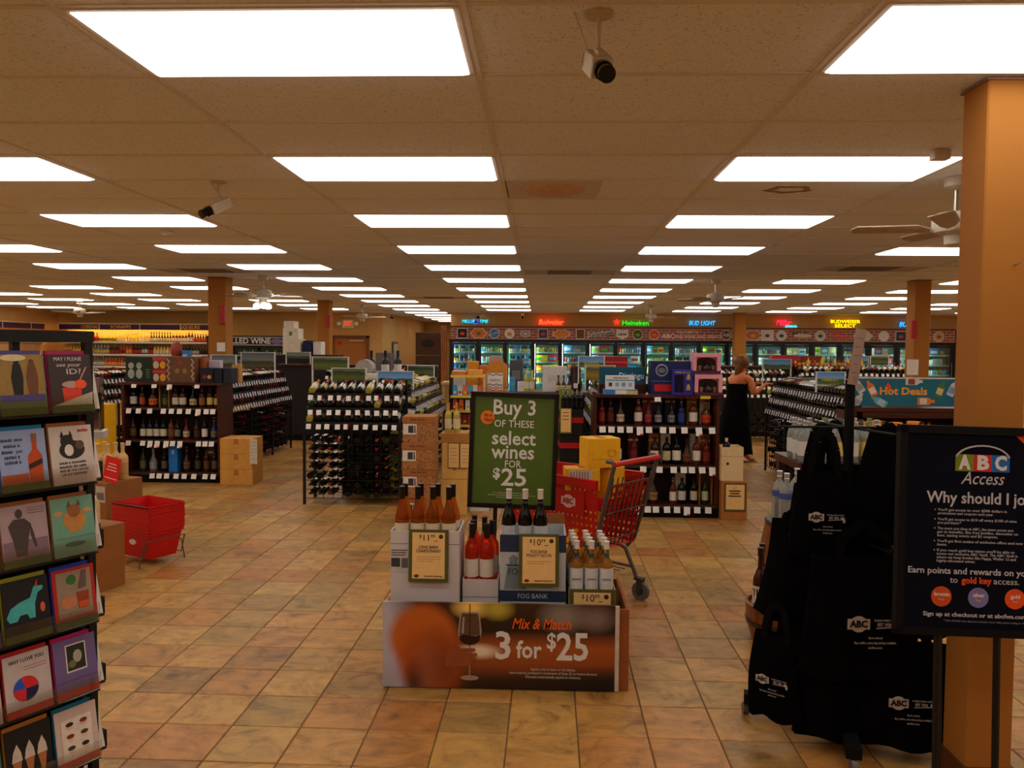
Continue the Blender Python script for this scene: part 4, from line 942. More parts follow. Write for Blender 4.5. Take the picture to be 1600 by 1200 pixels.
t=printed_box('carton','orange-brown narrow carton behind the patterned gift box',(-4.182,9.78,ZT),.05,.16,.3,(150,72,30))
for k in range(3):
    t=printed_box('gift_box','dark navy gift box, %s of three at right end of left cabinet'%nth(k),((-4.07,-3.935,-3.825)[k],9.68+.01*k,ZT),.16 if k==0 else .1,.2,.18,(20,22,40) if k<2 else (26,36,56),group='navy gift boxes')
    for i in range(2 if k==0 else 0): MB().prism(circ(-.03+.06*i,.07,.024,12),-.104,-.1).build('seal',P(((150,40,40),(206,150,50))[i],.5),t)
t=printed_box('carton','tan open carton behind the navy gift boxes',(-3.80,9.86,ZT),.1,.1,.22,(190,140,70))
t=printed_box('carton','pale lilac small box on the left cabinet',(-4.07,9.86,ZT),.14,.1,.27,(190,180,200))
# ---------------------------------------------------------------- floor cartons
for k in range(3):
    box_thing('kraft_box','%s kraft box of the stack right of the left cabinet'%('bottom','middle','top')[k],(-3.66,9.62,.001+k*.188),.40,.36,.185,(206,148,66),group='kraft boxes by the left cabinet',tape=(170,112,48))
t=thing('paper_sheet','white printed sheet hanging on the corner of the kraft box stack','paper',(-3.455,9.42,.36)); MB().box(-.03,.06,-.005,-.002,-.1,.2).build('sheet',P((206,196,176),.6),t)
for i in range(6): MB().box(-.02,.05,-.0056,-.005,.16-i*.04,.164-i*.04).build('print_line',P((140,130,120),.6),t)
# cork print wine cases
k=NT('cork_print'); tc=k.n('TexCoord'); v=k.n('TexNoise',Scale=55,Detail=4,Roughness=.7); k.l(tc.outputs['Object'],v.inputs['Vector'])
k.l(k.ramp(v.outputs['Fac'],[(.36,(84,48,22)),(.47,(160,106,56)),(.7,(184,130,76))]),k.b.inputs['Base Color']); k.b.inputs['Roughness'].default_value=.8; CORK=k.m
for q in range(4):
    t=thing('wine_case','cork-patterned wine case, %s from the floor beside the front rack'%nth(q),'box',(-1.165,7.72+.01*(q%2),.001+q*.254),R(random.uniform(-2,2)),'cork-patterned wine cases')
    MB().bbox(-.155,.155,-.16,.16,0,.195,.004).build('case_body',CORK,t); MB().bbox(-.159,.159,-.164,.164,.195,.252,.004).build('case_lid',P((166,104,52),.7,name='cork_lid'),t)
    l=MB().box(-.15,-.02,-.1625,-.16,.08,.18).build('shipping_label',P((222,214,204),.5),t); MB().box(-.1,-.05,-.1632,-.1625,.095,.165).build('barcode_block',P((60,54,50),.6),l); MB().box(-.045,-.028,-.1632,-.1625,.095,.165).build('barcode_strip',P((110,104,98),.6),l)
    scribble(t,0,.224,-.1645,.16,.02,P((110,62,28),.6),6)
# yellow and white cases with bottles on top
for q in range(2):
    t=box_thing('wine_case','yellow wine case, %s of two beside the cork cases'%('lower','upper')[q],(-.855,8.06,.001+q*.36),.25,.3,.355,(226,178,96),group='yellow wine cases',marks=((-.06,.06,.25,.55,(170,130,70)),(-.02,.02,.6,.8,(120,96,60))))
t=box_thing('wine_case','white wine case right of the yellow cases',(-.62,8.25,.001),.2,.3,.55,(220,216,208),marks=((-.3,.3,.6,.64,(130,130,140)),(-.3,.2,.4,.44,(150,150,156))))
t=box_thing('wine_case','kraft tray on the yellow cases holding standing bottles',(-.86,8.1,.719),.27,.32,.1,(186,128,62))
for i,x in enumerate((-.93,-.845)):
    bottle_parts('wine_bottle','%s straw-coloured bottle standing on the yellow cases'%('left','right')[i],'wine bottle','bottles on the yellow cases',(x,8.02,.821),'bord',.3,.036,'straw',(226,216,176),(206,150,50))
t=thing('price_sign','double cream price sign clipped on the yellow cases','sign',(-.80,7.9,.60),R(-4)); MB().box(-.12,.12,-.005,.0,-.13,.13).build('backing',P((110,96,60),.6),t)
for sx in (-.06,.06):
    p=MB().box(sx-.052,sx+.052,-.007,-.005,-.12,.12).build('sheet',PAPER,t)
    for i in range(5): MB().box(sx-.035,sx+.03-.01*(i%2),-.0076,-.007,.07-i*.035,.074-i*.035).build('print_line',P((150,120,80),.6),p)
# black and red sparkling wine cases
for q in range(4):
    t=thing('sparkling_case','black wine case with red band, %s from the floor behind the green sign'%nth(q),'box',(.325,8.32,.001+q*.262),R(3*(-1)**q),'black cases with red bands')
    MB().bbox(-.125,.125,-.15,.15,0,.26,.004).build('case_body',P((10,9,10),.5,name='case_black'),t); MB().box(-.127,.127,-.152,.152,.13,.185).build('band',P((190,20,24),.4,name='band_red'),t)
t=thing('price_sign','cream price sign hanging on the black and red cases','sign',(.262,8.14,.94)); MB().box(-.06,.06,-.006,0,-.13,.13).build('backing',P((110,110,50),.6),t); p=MB().box(-.05,.05,-.008,-.006,-.115,.12).build('sheet',PAPER,t)
for i in range(3): MB().box(-.035,.03,-.0086,-.008,.08-i*.035,.088-i*.035).build('print_line',P((110,86,60),.6),p)
for r_ in range(2):
    for i in range(5):
        bottle_parts('sparkling_bottle','dark bottle with silver-collared neck, %s from left in the %s row on black cases'%(nth(i),('front','rear')[r_]),'bottle','bottles on the black cases',(.235+.05*i*.95,8.22+.07*r_,1.05),'bord',.2,.022,'dark',(20,18,18),(150,150,150) if r_==0 else (20,18,18),n=10)
# tall bits behind: dark bottles, small green box, white bag bottles
t=thing('green_box','tall olive green box standing behind the black and red cases','box',(.29,9.5,0)); MB().bbox(-.07,.07,-.1,.1,.0,1.2,.004).build('box_body',P((120,130,30),.5),t); MB().box(-.04,.04,-.102,-.1,1.14,1.16).build('print',INK,t)
# ---------------------------------------------------------------- snack and gift counter in the middle distance
ct=thing('counter','low dark counter carrying snacks and gifts in the middle aisle','counter',(-.1,11.6,0)); 
MB().box(-1.1,.75,-.3,.3,0,1.02).build('counter_body',P((40,30,26),.7,name='counter_dark'),ct); MB().bbox(-1.13,.78,-.33,.33,1.02,1.06,.005).build('counter_top',P((96,88,80),.5,name='counter_top'),ct)
sn=thing('snack_shelf','wooden snack shelf filled with colourful packets left of the green sign','shelf unit',(-1.0,10.95,0))
SW=P((214,176,112),.5,name='pale_wood')
for x in (-.23,.23): MB().box(x-.015,x+.015,-.1,.14,.0,1.31).build('side_post',SW if x>0 else BLACK,sn)
for z in (.45,.62,.82,1.02,1.30): 
    s=MB().box(-.23,.23,-.1,.14,z-.02,z).build('shelf',P((60,50,44),.6,name='snack_shelf_dark') if z<1 else SW,sn); MB().box(-.23,.23,-.105,-.1,z-.03,z+.005).build('price_strip',P((230,190,60),.5,name='strip_yellow'),s)
SNC=[(226,60,30),(240,120,30),(60,150,200),(230,226,220),(200,30,40),(240,190,50)]
for li,(z,n,cols) in enumerate(((.45,6,[(30,28,30),(200,196,190)]),(.62,6,[(150,26,30),(190,40,40)]),(.82,5,SNC[:2]+[SNC[3]]),(1.02,6,[(60,160,200),(210,200,190),(220,110,60)]))):
    for i in range(n):
        b=thing('snack_packet','snack packet, %s from left on the %s shelf of the snack unit'%(nth(i),('lowest','second','third','top')[li]),'packet',(-1.0-.175+i*(.35/(n-1)),10.92,z+.001),0,'snack packets')
        c=cols[i%len(cols)]; w=.03; bm=MB().add([(-w,-.02,0),(w,-.02,0),(w,.02,0),(-w,.02,0),(-w,-.004,.145),(w,-.004,.145),(w,.004,.145),(-w,.004,.145)],[(0,3,2,1),(4,5,6,7),(0,1,5,4),(1,2,6,5),(2,3,7,6),(3,0,4,7)]); bm.build('packet_body',P(c,.4,noise=.15,scale=40),b)
        MB().box(-.018,.018,-.021,-.018,.03,.06).build('print',P(SNC[(i+3)%6],.5),b)
t=thing('arched_board','tan cardboard display with arched top behind the green sign','cardboard display',(-.62,11.35,1.062)); 
MB().prism([(-.14,0),(.14,0),(.14,.36)]+[(.14*math.cos(a),.36+.07*math.sin(a)) for a in [math.pi*i/10 for i in range(1,10)]]+[(-.14,.36)],0,.02).build('panel',P((206,132,48),.7,name='arched_tan'),t)
MB().box(-.14,.14,-.18,0,0,.02).build('tray',P((206,132,48),.7,name='arched_tan'),t)
t=thing('march_sign','white sign with red and black swirls in front of the arched cardboard','sign',(-.64,11.2,1.062)); MB().box(-.11,.11,-.006,.006,0,.26).build('board',WHITE,t); txt(t,'MARCH',.05,.0,.16,-.008,P((150,60,60),.5),width=.14)
for z,c in ((.24,(40,36,36)),(.1,(40,36,60)),(.06,(190,40,44)),(.03,(190,60,60))): MB().tube([(-.1+.02*i,-.008,z+.012*math.sin(i*1.3)) for i in range(11)],.006,4).build('swirl',P(c,.5),t)
JUNK=[((-1.12,10.97,1.302),.2,.2,.05,(206,110,40),'flat orange tray on the snack shelf'),((-.9,11.0,1.302),.2,.16,.07,(226,150,50),'shallow orange packet stack on the snack shelf'),
 ((-.98,11.55,1.062),.16,.16,.42,(226,140,30),'bright orange box above the snack shelf'),((-.82,11.6,1.062),.14,.14,.36,(220,120,40),'orange gift box beside the bright orange box'),((-.66,11.7,1.062),.16,.14,.5,(190,150,140),'pale pinkish carton above the arched cardboard'),
 ((-.36,11.75,1.062),.2,.1,.44,(80,82,88),'dark grey panel box behind the arched cardboard'),((-.40,11.4,1.062),.08,.08,.2,(60,150,190),'small blue packet right of the arched cardboard'),((-.28,11.4,1.062),.1,.1,.14,(220,216,210),'small white carton on the counter'),
 ((.2,11.5,1.062),.34,.3,.36,(216,214,210),'large white carton right of the green sign top'),((-1.18,11.6,1.062),.2,.16,.28,(214,206,190),'white gift bag at the left end of the counter')]
for loc,w,d,h,c,lab in JUNK:
    t=printed_box('gift_box',lab,loc,w,d,h,c); MB().box(-w*.3,w*.3,-d/2-.002,-d/2,h*.35,h*.65).build('print',P([min(255,int(v*.6+70)) for v in c],.5),t)
for i,(x,g,lb,cp) in enumerate(((-.2,'straw',(220,214,190),(206,190,120)),(-.12,'straw',(226,220,200),(206,190,120)))):
    bottle_parts('wine_bottle','%s pale bottle standing behind the green sign'%('left','right')[i],'wine bottle','pale bottles behind the green sign',(x,11.35,1.062),'bord',.3,.037,g,lb,cp)
for i in range(3): bottle_parts('liquor_bottle','amber bottle with cream label, %s of three before the white carton'%nth(i),'bottle','amber bottles before the white carton',(.25+.075*i,11.2,1.062),'squat',.24,.034,'amber',(230,220,190),(30,26,24))
pm=thing('pump_pot','dark brown rounded dispenser with white tag near the blue-sky board','dispenser',(.5,11.48,1.062)); MB().lathe([(.09,0),(.1,.1),(.09,.2),(.075,.24),(.08,.3),(.07,.36),(0,.38)],14).build('dispenser_body',P((50,24,18),.25,name='dispenser_brown'),pm,True); MB().box(-.03,.03,-.105,-.1,.05,.12).build('tag',WHITE,pm)
rc=printed_box('carton','wide dark red carton stack beyond the blue-sky board',(1.36,14.8,0),.45,.4,1.54,(130,22,28)); MB().box(-.22,.22,-.203,-.2,1.42,1.45).build('stripe',P((200,60,60),.5),rc)
rc2=printed_box('carton','red and white carton on the far shelves right of the woman',(4.75,15.8,1.362),.5,.2,.22,(170,40,44)); MB().box(-.2,.05,-.103,-.1,.05,.12).build('print',WHITE,rc2)
rc3=printed_box('carton','dark red carton near the small landscape board right of the woman',(5.3,15.95,1.362),.4,.2,.2,(150,30,36)); MB().box(-.1,.1,-.103,-.1,.05,.12).build('print',P((200,150,60),.5),rc3)
# amber row of bottles at the far right
for i in range(16):
    bottle_parts('liquor_bottle','small amber bottle, %s from left in the row on the far right shelves'%nth(i),'bottle','amber bottles on the far right shelves',(5.0+.085*i,15.7,1.362),'squat',.2,.034,'amber' if i%3 else 'yellow',(206,60,40) if i%4==0 else (226,170,60),(40,30,24),n=8) if 0 else bulk('spirit','liquor_bottle',bottle_mesh('squat',.2,.034,'amber' if i%3 else 'yellow',(206,60,40) if i%4==0 else (226,170,60),(40,30,24),7),Matrix.Translation((4.95+.085*i,15.72,1.362)),'small amber bottle, %s from left in the row on the far right shelves'%nth(i),'bottle','amber bottles on the far right shelves')
# goods at the left end of the counter: glasses, big dark jugs on the rack top
for i,(x,y) in enumerate(((-2.02,10.3),(-1.9,10.55),(-2.16,10.1))):
    bottle_parts('wine_bottle','large dark wine bottle standing on the centre-left gondola, %s from left'%nth((1,2,0)[i]),'wine bottle','large dark bottles on the gondola',(x,y,1.301),'bord',.33,.05,'dark',(226,222,214),(16,16,16))
t=box_thing('carton','grey carton standing left of the large dark bottles',(-2.12,10.75,1.301),.2,.2,.3,(96,92,90))
t=thing('upright_roll','round white-grey drum lying behind the front rack topper','drum',(-2.2,9.95,1.301)); MB().cyl((0,-.1,.11),(0,.1,.11),.11,n=16).build('drum_body',P((176,170,160),.5),t)
t=box_thing('carton','white flat carton tilted on the centre-left gondola',(-2.05,9.45,1.301),.26,.2,.06,(226,216,196))
for i in range(5):
    x=-.95+.11*i*.9-.35; b=thing('wine_glass','empty wine glass, %s from left on the rear gift table'%nth(i),'glass',(x,12.2,1.16),0,'glasses on the rear table')
    MB().lathe([(.03,0),(.004,.006),(.004,.09),(.03,.12),(.036,.16),(.03,.2)],10).build('glass_body',P((226,214,196),.1,trans=.7,name='wine_glass'),b,True)
rt_=thing('gift_table','small wooden table with glasses behind the centre-left rack','table',(-1.1,12.2,0)); MB().bbox(-.4,.4,-.25,.25,1.12,1.158,.004).build('table_top',SW,rt_)
for sx in (-.36,.36):
    for sy in (-.2,.2): MB().box(sx-.02,sx+.02,sy-.02,sy+.02,0,1.12).build('leg',SW,rt_)

ov=thing('red_vessel','rounded red-brown vessel above the patterned gift box on the left','vessel',(-4.96,10.7,1.301)); MB().lathe([(.03,0),(.05,.02),(.03,.05),(.03,.18),(.05,.2),(.075,.27),(.08,.33),(.065,.39),(.03,.42),(0,.425)],14).build('vessel_body',P((150,56,40),.5,name='vessel_red'),ov,True)
ob_=printed_box('carton','small blue carton beside the red-brown vessel',(-4.82,10.7,1.301),.1,.1,.31,(50,110,170)); MB().box(-.03,.03,-.052,-.05,.2,.26).build('print',P((150,180,210),.5),ob_)
# ================================================================ MIX AND MATCH FLOOR DISPLAY
bin_=thing('cardboard_bin','low cardboard floor bin holding the promoted wine boxes','bin',(0,0,0))
CBD=P((150,84,38),.8,noise=.12,scale=12,name='bin_cardboard')
for n_,q in (('front_wall',(-.76,.43,3.858,3.872,.0,.405)),('back_wall',(-.76,.43,4.39,4.404,0,.40)),('side_wall',(-.762,-.748,3.858,4.404,0,.40)),('side_wall',(.43,.444,3.858,4.404,0,.405)),('bottom',(-.75,.43,3.872,4.39,.0,.012))): MB().box(*q).build(n_,CBD,bin_)
for x in (-.70,-.35,.05,.38): MB().box(x-.015,x+.015,3.862,3.9,-.0,.0+.02).build('foot_tab',INK,bin_)
# printed front panel (flat picture print)
k=NT('bar_scene_print'); tc=k.n('TexCoord'); sp=k.n('SeparateXYZ'); k.l(tc.outputs['Object'],sp.inputs[0])
def blob(cx,cz,rx,rz,soft,dist=0):
    mp=k.n('Mapping'); mp.inputs['Location'].default_value=(-cx/rx,0,-cz/rz); mp.inputs['Scale'].default_value=(1/rx,0,1/rz); k.l(tc.outputs['Object'],mp.inputs['Vector'])
    ln=k.n('VectorMath',operation='LENGTH'); k.l(mp.outputs[0],ln.inputs[0])
    mr=k.n('MapRange'); mr.inputs['From Min'].default_value=1+soft; mr.inputs['From Max'].default_value=1-soft; k.l(ln.outputs['Value'],mr.inputs[0]); return mr.outputs[0]
def over(base,mask,c,amt=1):
    mx=k.n('MixRGB'); mu=k.n('Math',operation='MULTIPLY'); mu.inputs[1].default_value=amt; k.l(mask,mu.inputs[0]); k.l(mu.outputs[0],mx.inputs[0]); k.l(base,mx.inputs[1])
    if isinstance(c,tuple): mx.inputs[2].default_value=lin(c)
    else: k.l(c,mx.inputs[2])
    return mx.outputs[0]
ns=k.n('TexNoise',Scale=5,Detail=3); k.l(tc.outputs['Object'],ns.inputs['Vector'])
zz=k.n('MapRange'); zz.inputs['From Min'].default_value=0; zz.inputs['From Max'].default_value=.43; k.l(sp.outputs['Z'],zz.inputs[0])
base=k.ramp(zz.outputs[0],[(0,(30,16,12)),(.12,(60,28,14)),(.3,(150,72,24)),(.5,(170,84,30)),(.62,(110,50,20)),(.68,(30,16,12)),(1,(62,30,16))])
base=over(base,blob(.5,.0,.62,.1,.4),(18,12,12)); base=over(base,blob(-.33,.405,.07,.04,.6),(255,210,110)); base=over(base,blob(-.2,.4,.06,.04,.6),(190,170,60)); base=over(base,blob(.12,.37,.09,.06,.6),(150,140,130),.8); base=over(base,blob(.28,.36,.07,.05,.6),(140,120,110),.8)
base=over(base,blob(-.30,.19,.09,.03,.5),(240,220,190)); base=over(base,blob(-.36,.3,.12,.03,.6),(30,16,12)); base=over(base,blob(-.9,.2,.27,.42,.25),(190,184,196)); base=over(base,blob(-.70,.02,.16,.09,.5),(176,170,182))
base=over(base,blob(-.565,.25,.165,.165,.16),(196,98,30)); base=over(base,blob(-.53,.12,.15,.17,.2),(176,80,28)); base=over(base,blob(-.59,.02,.05,.09,.7),(40,16,12)); base=over(base,blob(-.53,.04,.05,.14,.9),(176,104,72),.8); base=over(base,blob(-.46,.1,.08,.14,.8),(130,54,18),.8)
k.l(base,k.b.inputs['Base Color']); k.b.inputs['Roughness'].default_value=.4
fp=thing('promo_panel','printed front panel reading Mix and Match 3 for $25','sign',(0,3.856,.0))
MB().box(-.765,.375,-.016,0,.004,.428).build('panel',k.m,fp); MB().box(.375,.395,-.016,0,.004,.424).build('white_edge',P((206,190,176),.6),fp)
WT=P((226,222,214),.5,noise=.02,name='print_white'); ORG=P((240,96,20),.5,noise=.02,name='print_orange')
txt(fp,'Mix & Match',.075,-.045+.06,.33,-.0175,ORG,width=.29,bold=.001,shear=.3); txt(fp,'3',.19,-.17,.215,-.0175,WT,width=.075,bold=.004); txt(fp,'for',.12,-.045,.2,-.0175,WT,width=.125,bold=.0025); txt(fp,'$',.11,.065,.245,-.0175,WT,width=.045,bold=.002); txt(fp,'25',.19,.17,.215,-.0175,WT,width=.155,bold=.004)
for s,z,wd in (('Applies only to items on this display.',.107,.22),('Items must be purchased in increments of three (3) to receive discount.',.088,.43),('Discount automatically applied at checkout.',.069,.27)): txt(fp,s,.018,.075,z,-.0175,P((206,196,186),.5),width=wd)
gx=-.335
flat(fp,'glass_print',[(gx-.056+.0,.26),(gx-.058,.29),(gx-.05,.36),(gx-.044,.385),(gx+.044,.385),(gx+.05,.36),(gx+.058,.29),(gx+.054,.26),(gx+.03,.23),(gx,.222),(gx-.03,.23)],-.016,P((170,150,132),.3,name='print_glass'))
flat(fp,'glass_hollow',[(gx-.05,.27),(gx-.045,.35),(gx-.038,.378),(gx+.038,.378),(gx+.045,.35),(gx+.05,.27)],-.0172,P((96,70,50),.3,name='print_glass_in'))
flat(fp,'glass_glint',[(gx-.04,.28),(gx-.03,.28),(gx-.026,.36),(gx-.034,.36)],-.0184,P((170,160,150),.3))
flat(fp,'wine_print',[(gx-.052,.266),(gx-.03,.272),(gx+.03,.266),(gx+.053,.272),(gx+.046,.243),(gx+.026,.227),(gx,.222),(gx-.026,.227),(gx-.046,.243)],-.0184,P((50,14,10),.3,name='print_wine'))
flat(fp,'pour_print',rect(gx-.002,gx+.002,.27,.427),-.0186,P((90,14,12),.3)); flat(fp,'stem_print',rect(gx-.0035,gx+.0035,.06,.222),-.0176,P((170,130,100),.3)); flat(fp,'foot_print',circ(gx,.058,.045,16,1,.28),-.0178,P((170,146,124),.3))
HAND=P((150,78,36),.6,noise=.1,name='print_hand')
for i,(z,l) in enumerate(((.196,.075),(.172,.085),(.15,.08),(.128,.06))): flat(fp,'finger_print',[(gx-.06,z-.02),(gx+l-.05,z-.006),(gx+l-.046,z+.006),(gx+l-.055,z+.01),(gx-.06,z+.008)],-.0188+.0002*i,HAND)
flat(fp,'palm_print',[(gx-.12,.11),(gx-.05,.112),(gx-.04,.2),(gx-.07,.225),(gx-.12,.19)],-.0170,HAND)
# price cards
OLIVE=P((86,86,36),.6,noise=.05,name='olive_card')
def price_card(loc,w,h,price,cents,l1,l2,label,rz=0,tilt=-3,crop=False):
    t=thing('price_card',label,'price card',loc,rot=(R(tilt),0,R(rz)))
    MB().box(-w/2,w/2,-.003,0,-h,0).build('olive_backing',OLIVE,t); iw=w*.82
    p=MB().box(-iw/2,iw/2,-.005,-.003,-h*(.93 if not crop else .98),-h*.055 if not crop else -h*.16).build('cream_sheet',PAPER,t)
    s=w/.2; zt=-.042*s if not crop else -.045
    txt(p,'$',.026*s,-.041*s,zt+.008*s,-.0056,INK); txt(p,price,.045*s,-.012*s,zt,-.0056,INK); txt(p,cents,.024*s,.021*s,zt+.009*s,-.0056,INK); MB().box(.028*s,.045*s,-.0056,-.005,zt-.016*s,zt-.013*s).build('rule',INK,p)
    MB().prism(circ(.062*s,zt+.008*s,.011*s,14),-.0058,-.005).build('round_logo',P((70,50,30),.5),p)
    if not crop:
        txt(p,l1,.022,0,-.088,-.0056,INK,width=min(.15,.0105*len(l1)),bold=.0002 if 'LONG' in l1 else 0); txt(p,l2,.022,0,-.107,-.0056,INK,width=min(.155,.0125*len(l2)),bold=.0002 if 'LONG' in l1 else 0)
        for i in range(3 if 'LONG' in l1 else 2): MB().box(-.06,.06-.035*(i==2 or (i==1 and 'FOG' in l1)),-.0056,-.005,-.137-.011*i,-.135-.011*i).build('print_line',P((170,120,70),.6),p)
        MB().prism(circ(-.06,-.232,.01,12,1.3,.8),-.0058,-.005).build('oval_logo',P((120,40,34),.5),p); txt(p,'Always Be Celebrating!',.013,.025,-.232,-.0056,INK,width=.09)
    return t
WB=P((206,198,198),.6,noise=.04,scale=8,name='white_carton'); 
def open_carton(name,label,x0,x1,y0,y1,z0,zin,z1,mat,group=None,seam=None):
    t=thing(name,label,'box',((x0+x1)/2,(y0+y1)/2,z0),0,group); w,d=(x1-x0)/2,(y1-y0)/2; a=.006
    MB().box(-w,w,-d,d,0,zin-z0).build('carton_body',mat,t)
    for nm,q in (('front_flap',(-w,w,-d,-d+a)),('back_flap',(-w,w,d-a,d)),('side_flap',(-w,-w+a,-d+a,d-a)),('side_flap',(w-a,w,-d+a,d-a))): MB().box(*q,zin-z0,z1-z0).build(nm,mat,t)
    if seam: MB().box(-w-.001,w+.001,-d-.001,d+.001,seam-z0-.0015,seam-z0+.0015).build('seam',P((120,108,100),.7),t)
    return t
wb=open_carton('wine_carton','white carton of amber chardonnay bottles at left of the bin',-.747,-.40,3.95,4.22,.0125,.66,.755,WB,seam=.69)
l=MB().box(-.172,-.08,-.1365,-.135,.53,.655).build('shipping_label',P((196,192,190),.5),wb); MB().box(-.17,-.125,-.1372,-.1365,.56,.605).build('barcode_block',P((60,58,60),.6),l); MB().box(-.118,-.085,-.1372,-.1365,.555,.605).build('barcode_strip',P((100,98,98),.6),l)
for i in range(3): MB().box(-.168,-.1+.006*i,-.1372,-.1365,.618+.012*i,.622+.012*i).build('print_line',INK,l)
price_card((-.553,3.944,.765),.2,.263,'11','99','LONG BARN','CHARDONNAY','olive-framed price card on the white chardonnay carton')
FW=[(-.703,4.03),(-.622,4.03),(-.545,4.03),(-.463,4.03),(-.70,4.11),(-.62,4.125),(-.53,4.12),(-.45,4.11)]
for i,(x,y) in enumerate(FW):
    bottle_parts('wine_bottle','amber chardonnay bottle, %s from left in the %s row of the white carton'%(nth(i%4),('front','rear')[i//4]),'wine bottle','chardonnay bottles in the white carton',(x,y,.662),'burg',.305,.037,'chard',(222,206,176),(16,14,14),n=20,lz=(.1,.4))
rb=open_carton('wine_carton','lower white carton under the pink wine bottles',-.388,-.205,4.0,4.28,.0125,.47,.5,WB,seam=.41)
l=MB().box(-.085,.05,-.1415,-.14,.3,.37).build('shipping_label',P((186,180,180),.5),rb); MB().box(-.0,.045,-.1422,-.1415,.305,.34).build('barcode_block',P((80,78,80),.6),l)
for i in range(3): MB().box(-.08,.03-.01*i,-.1422,-.1415,.345+.008*i,.348+.008*i).build('print_line',INK,l)
for i,(x,y) in enumerate(((-.345,4.045),(-.268,4.045),(-.246,4.125),(-.345,4.125),(-.29,4.2),(-.348,4.24))):
    bottle_parts('rose_bottle','pink wine bottle, %s, standing in the carton between the two tall boxes'%('front left','front middle','front right','rear left','rear middle','rearmost')[i],'wine bottle','pink wine bottles',(x,y,.472),'bord',.305,.0365,'rose',(222,212,200),(22,16,14),n=20,lz=(.12,.42))
fbx=open_carton('wine_carton','grey and navy lighthouse carton holding dark bottles',-.195,.135,3.95,4.22,.0125,.66,.745,P((176,182,186),.6,noise=.04,name='fog_grey'))
NAVY=P((34,50,76),.5,noise=.05,name='navy_print')
MB().box(-.166,.166,-.1365,-.135,.645,.7325).build('navy_band',NAVY,fbx); MB().box(-.166,.166,-.1365,-.135,.395,.45).build('navy_band',NAVY,fbx); txt(fbx,'FOG BANK',.034,0,.422,-.138,P((176,186,196),.5),width=.15)
LH=P((112,126,136),.5,name='lighthouse_print')
for pts in ([(-.145,.455),(-.03,.455),(-.07,.58),(-.125,.58)],rect(-.135,-.06,.575,.584),rect(-.118,-.078,.584,.61),[(-.125,.61),(-.07,.61),(-.0975,.632)]): flat(fbx,'lighthouse_print',pts,-.135,LH)
txt(fbx,'FOG',.05,-.085,.545,-.138,P((60,72,84),.5),width=.075)
price_card((0,3.942,.752),.2,.263,'10','99','FOG BANK','PINOT NOIR','olive-framed price card on the lighthouse carton',rz=1)
o=MB().box(.04,.135,4.215,4.222,.745,.8).build('raised_flap',P((150,92,46),.8,name='flap_brown'),None); o.parent=fbx; o.location=(.03,-4.085,-.0125)
for i,(x,y) in enumerate(((-.155,4.02),(-.072,4.02),(.005,4.02))):
    bottle_parts('wine_bottle','dark pinot bottle with white cap, %s from left in the lighthouse carton'%nth(i),'wine bottle','dark bottles in the lighthouse carton',(x,y,.662),'burg',.30,.037,'dark',(190,192,196),(222,216,206),n=20,lz=(.1,.4),capz=.84,neck=(60,66,76))
wt=open_carton('wine_carton','low carton of golden wine bottles at the right of the bin',.15,.385,3.945,4.28,.0125,.41,.475,P((150,150,110),.7,name='tray_green'))
price_card((.268,3.94,.478),.225,.1,'10','99','','','small olive-framed price card under the golden wine bottles',crop=True,tilt=0)
for r_ in range(4):
    for c_ in range(3):
        bottle_parts('wine_bottle','golden wine bottle with white cap, %s from left in row %s of the low carton'%(nth(c_),('one','two','three','four')[r_]),'wine bottle','golden wine bottles',(.19+.075*c_-.006*r_,3.985+.077*r_,.411),'bord',.3,.0345,'white',(206,208,208),(226,220,208),n=18,lz=(.2,.56),capz=.87,neck=(40,76,92),text=(('FOG BANK',.012,.38,.045),) if r_==0 else None)
cb2=open_carton('wine_carton','hidden carton behind the lighthouse box with orange-topped bottles',-.19,.14,4.235,4.385,.0125,.47,.5,WB)
for i in range(4): bottle_parts('rose_bottle','orange-capped bottle behind the lighthouse carton, %s from left'%nth(i),'wine bottle','orange-capped bottles',(-.12+.085*i-.03,4.31,.472),'bord',.3,.0345,'rose',(214,190,170),(206,84,30),n=14)
# ================================================================ GREEN PROMOTION SIGN ON A STAND
k=NT('green_poster'); tc=k.n('TexCoord'); sp=k.n('SeparateXYZ'); k.l(tc.outputs['Object'],sp.inputs[0]); mr=k.n('MapRange'); mr.inputs['From Min'].default_value=-.35; mr.inputs['From Max'].default_value=.35; k.l(sp.outputs['Z'],mr.inputs[0])
k.l(k.ramp(mr.outputs[0],[(0,(70,94,10)),(.5,(80,104,14)),(1,(74,94,18))]),k.b.inputs['Base Color']); k.b.inputs['Roughness'].default_value=.5
gs=thing('poster_stand','green poster reading Buy 3 of these select wines for $25','poster stand',(-.165,4.9,1.045),rot=(R(-2),R(1.6),R(1)))
for q in ((-.272,-.245,-.355,.355),(.245,.272,-.355,.355),(-.272,.272,.33,.357),(-.272,.272,-.357,-.33)): MB().box(q[0],q[1],-.02,.012,q[2],q[3]).build('frame_bar',P((10,10,11),.35,name='poster_frame'),gs)
MB().box(-.246,.246,-.008,.004,-.331,.331).build('poster',k.m,gs)
MB().box(-.11,-.085,-.005,.02,-1.03,-.33).build('post',BLACK,gs); MB().box(-.26,.05,-.2,.22,-1.045,-1.03).build('base_plate',BLACK,gs)
for s,z,sz,wd,b_ in (('Buy 3',.262,.13,.26,.002),('OF THESE',.163,.062,.245,.0005),('select',.073,.12,.27,.002),('wines',-.012,.12,.265,.002),('FOR',-.085,.062,.1,.0005),('25',-.17,.15,.155,.0025)): txt(gs,s,sz,.0 if s!='25' else .012,z,-.0095,WT,width=wd,bold=b_)
txt(gs,'$',.085,-.098,-.145,-.0095,WT,width=.045,bold=.003)
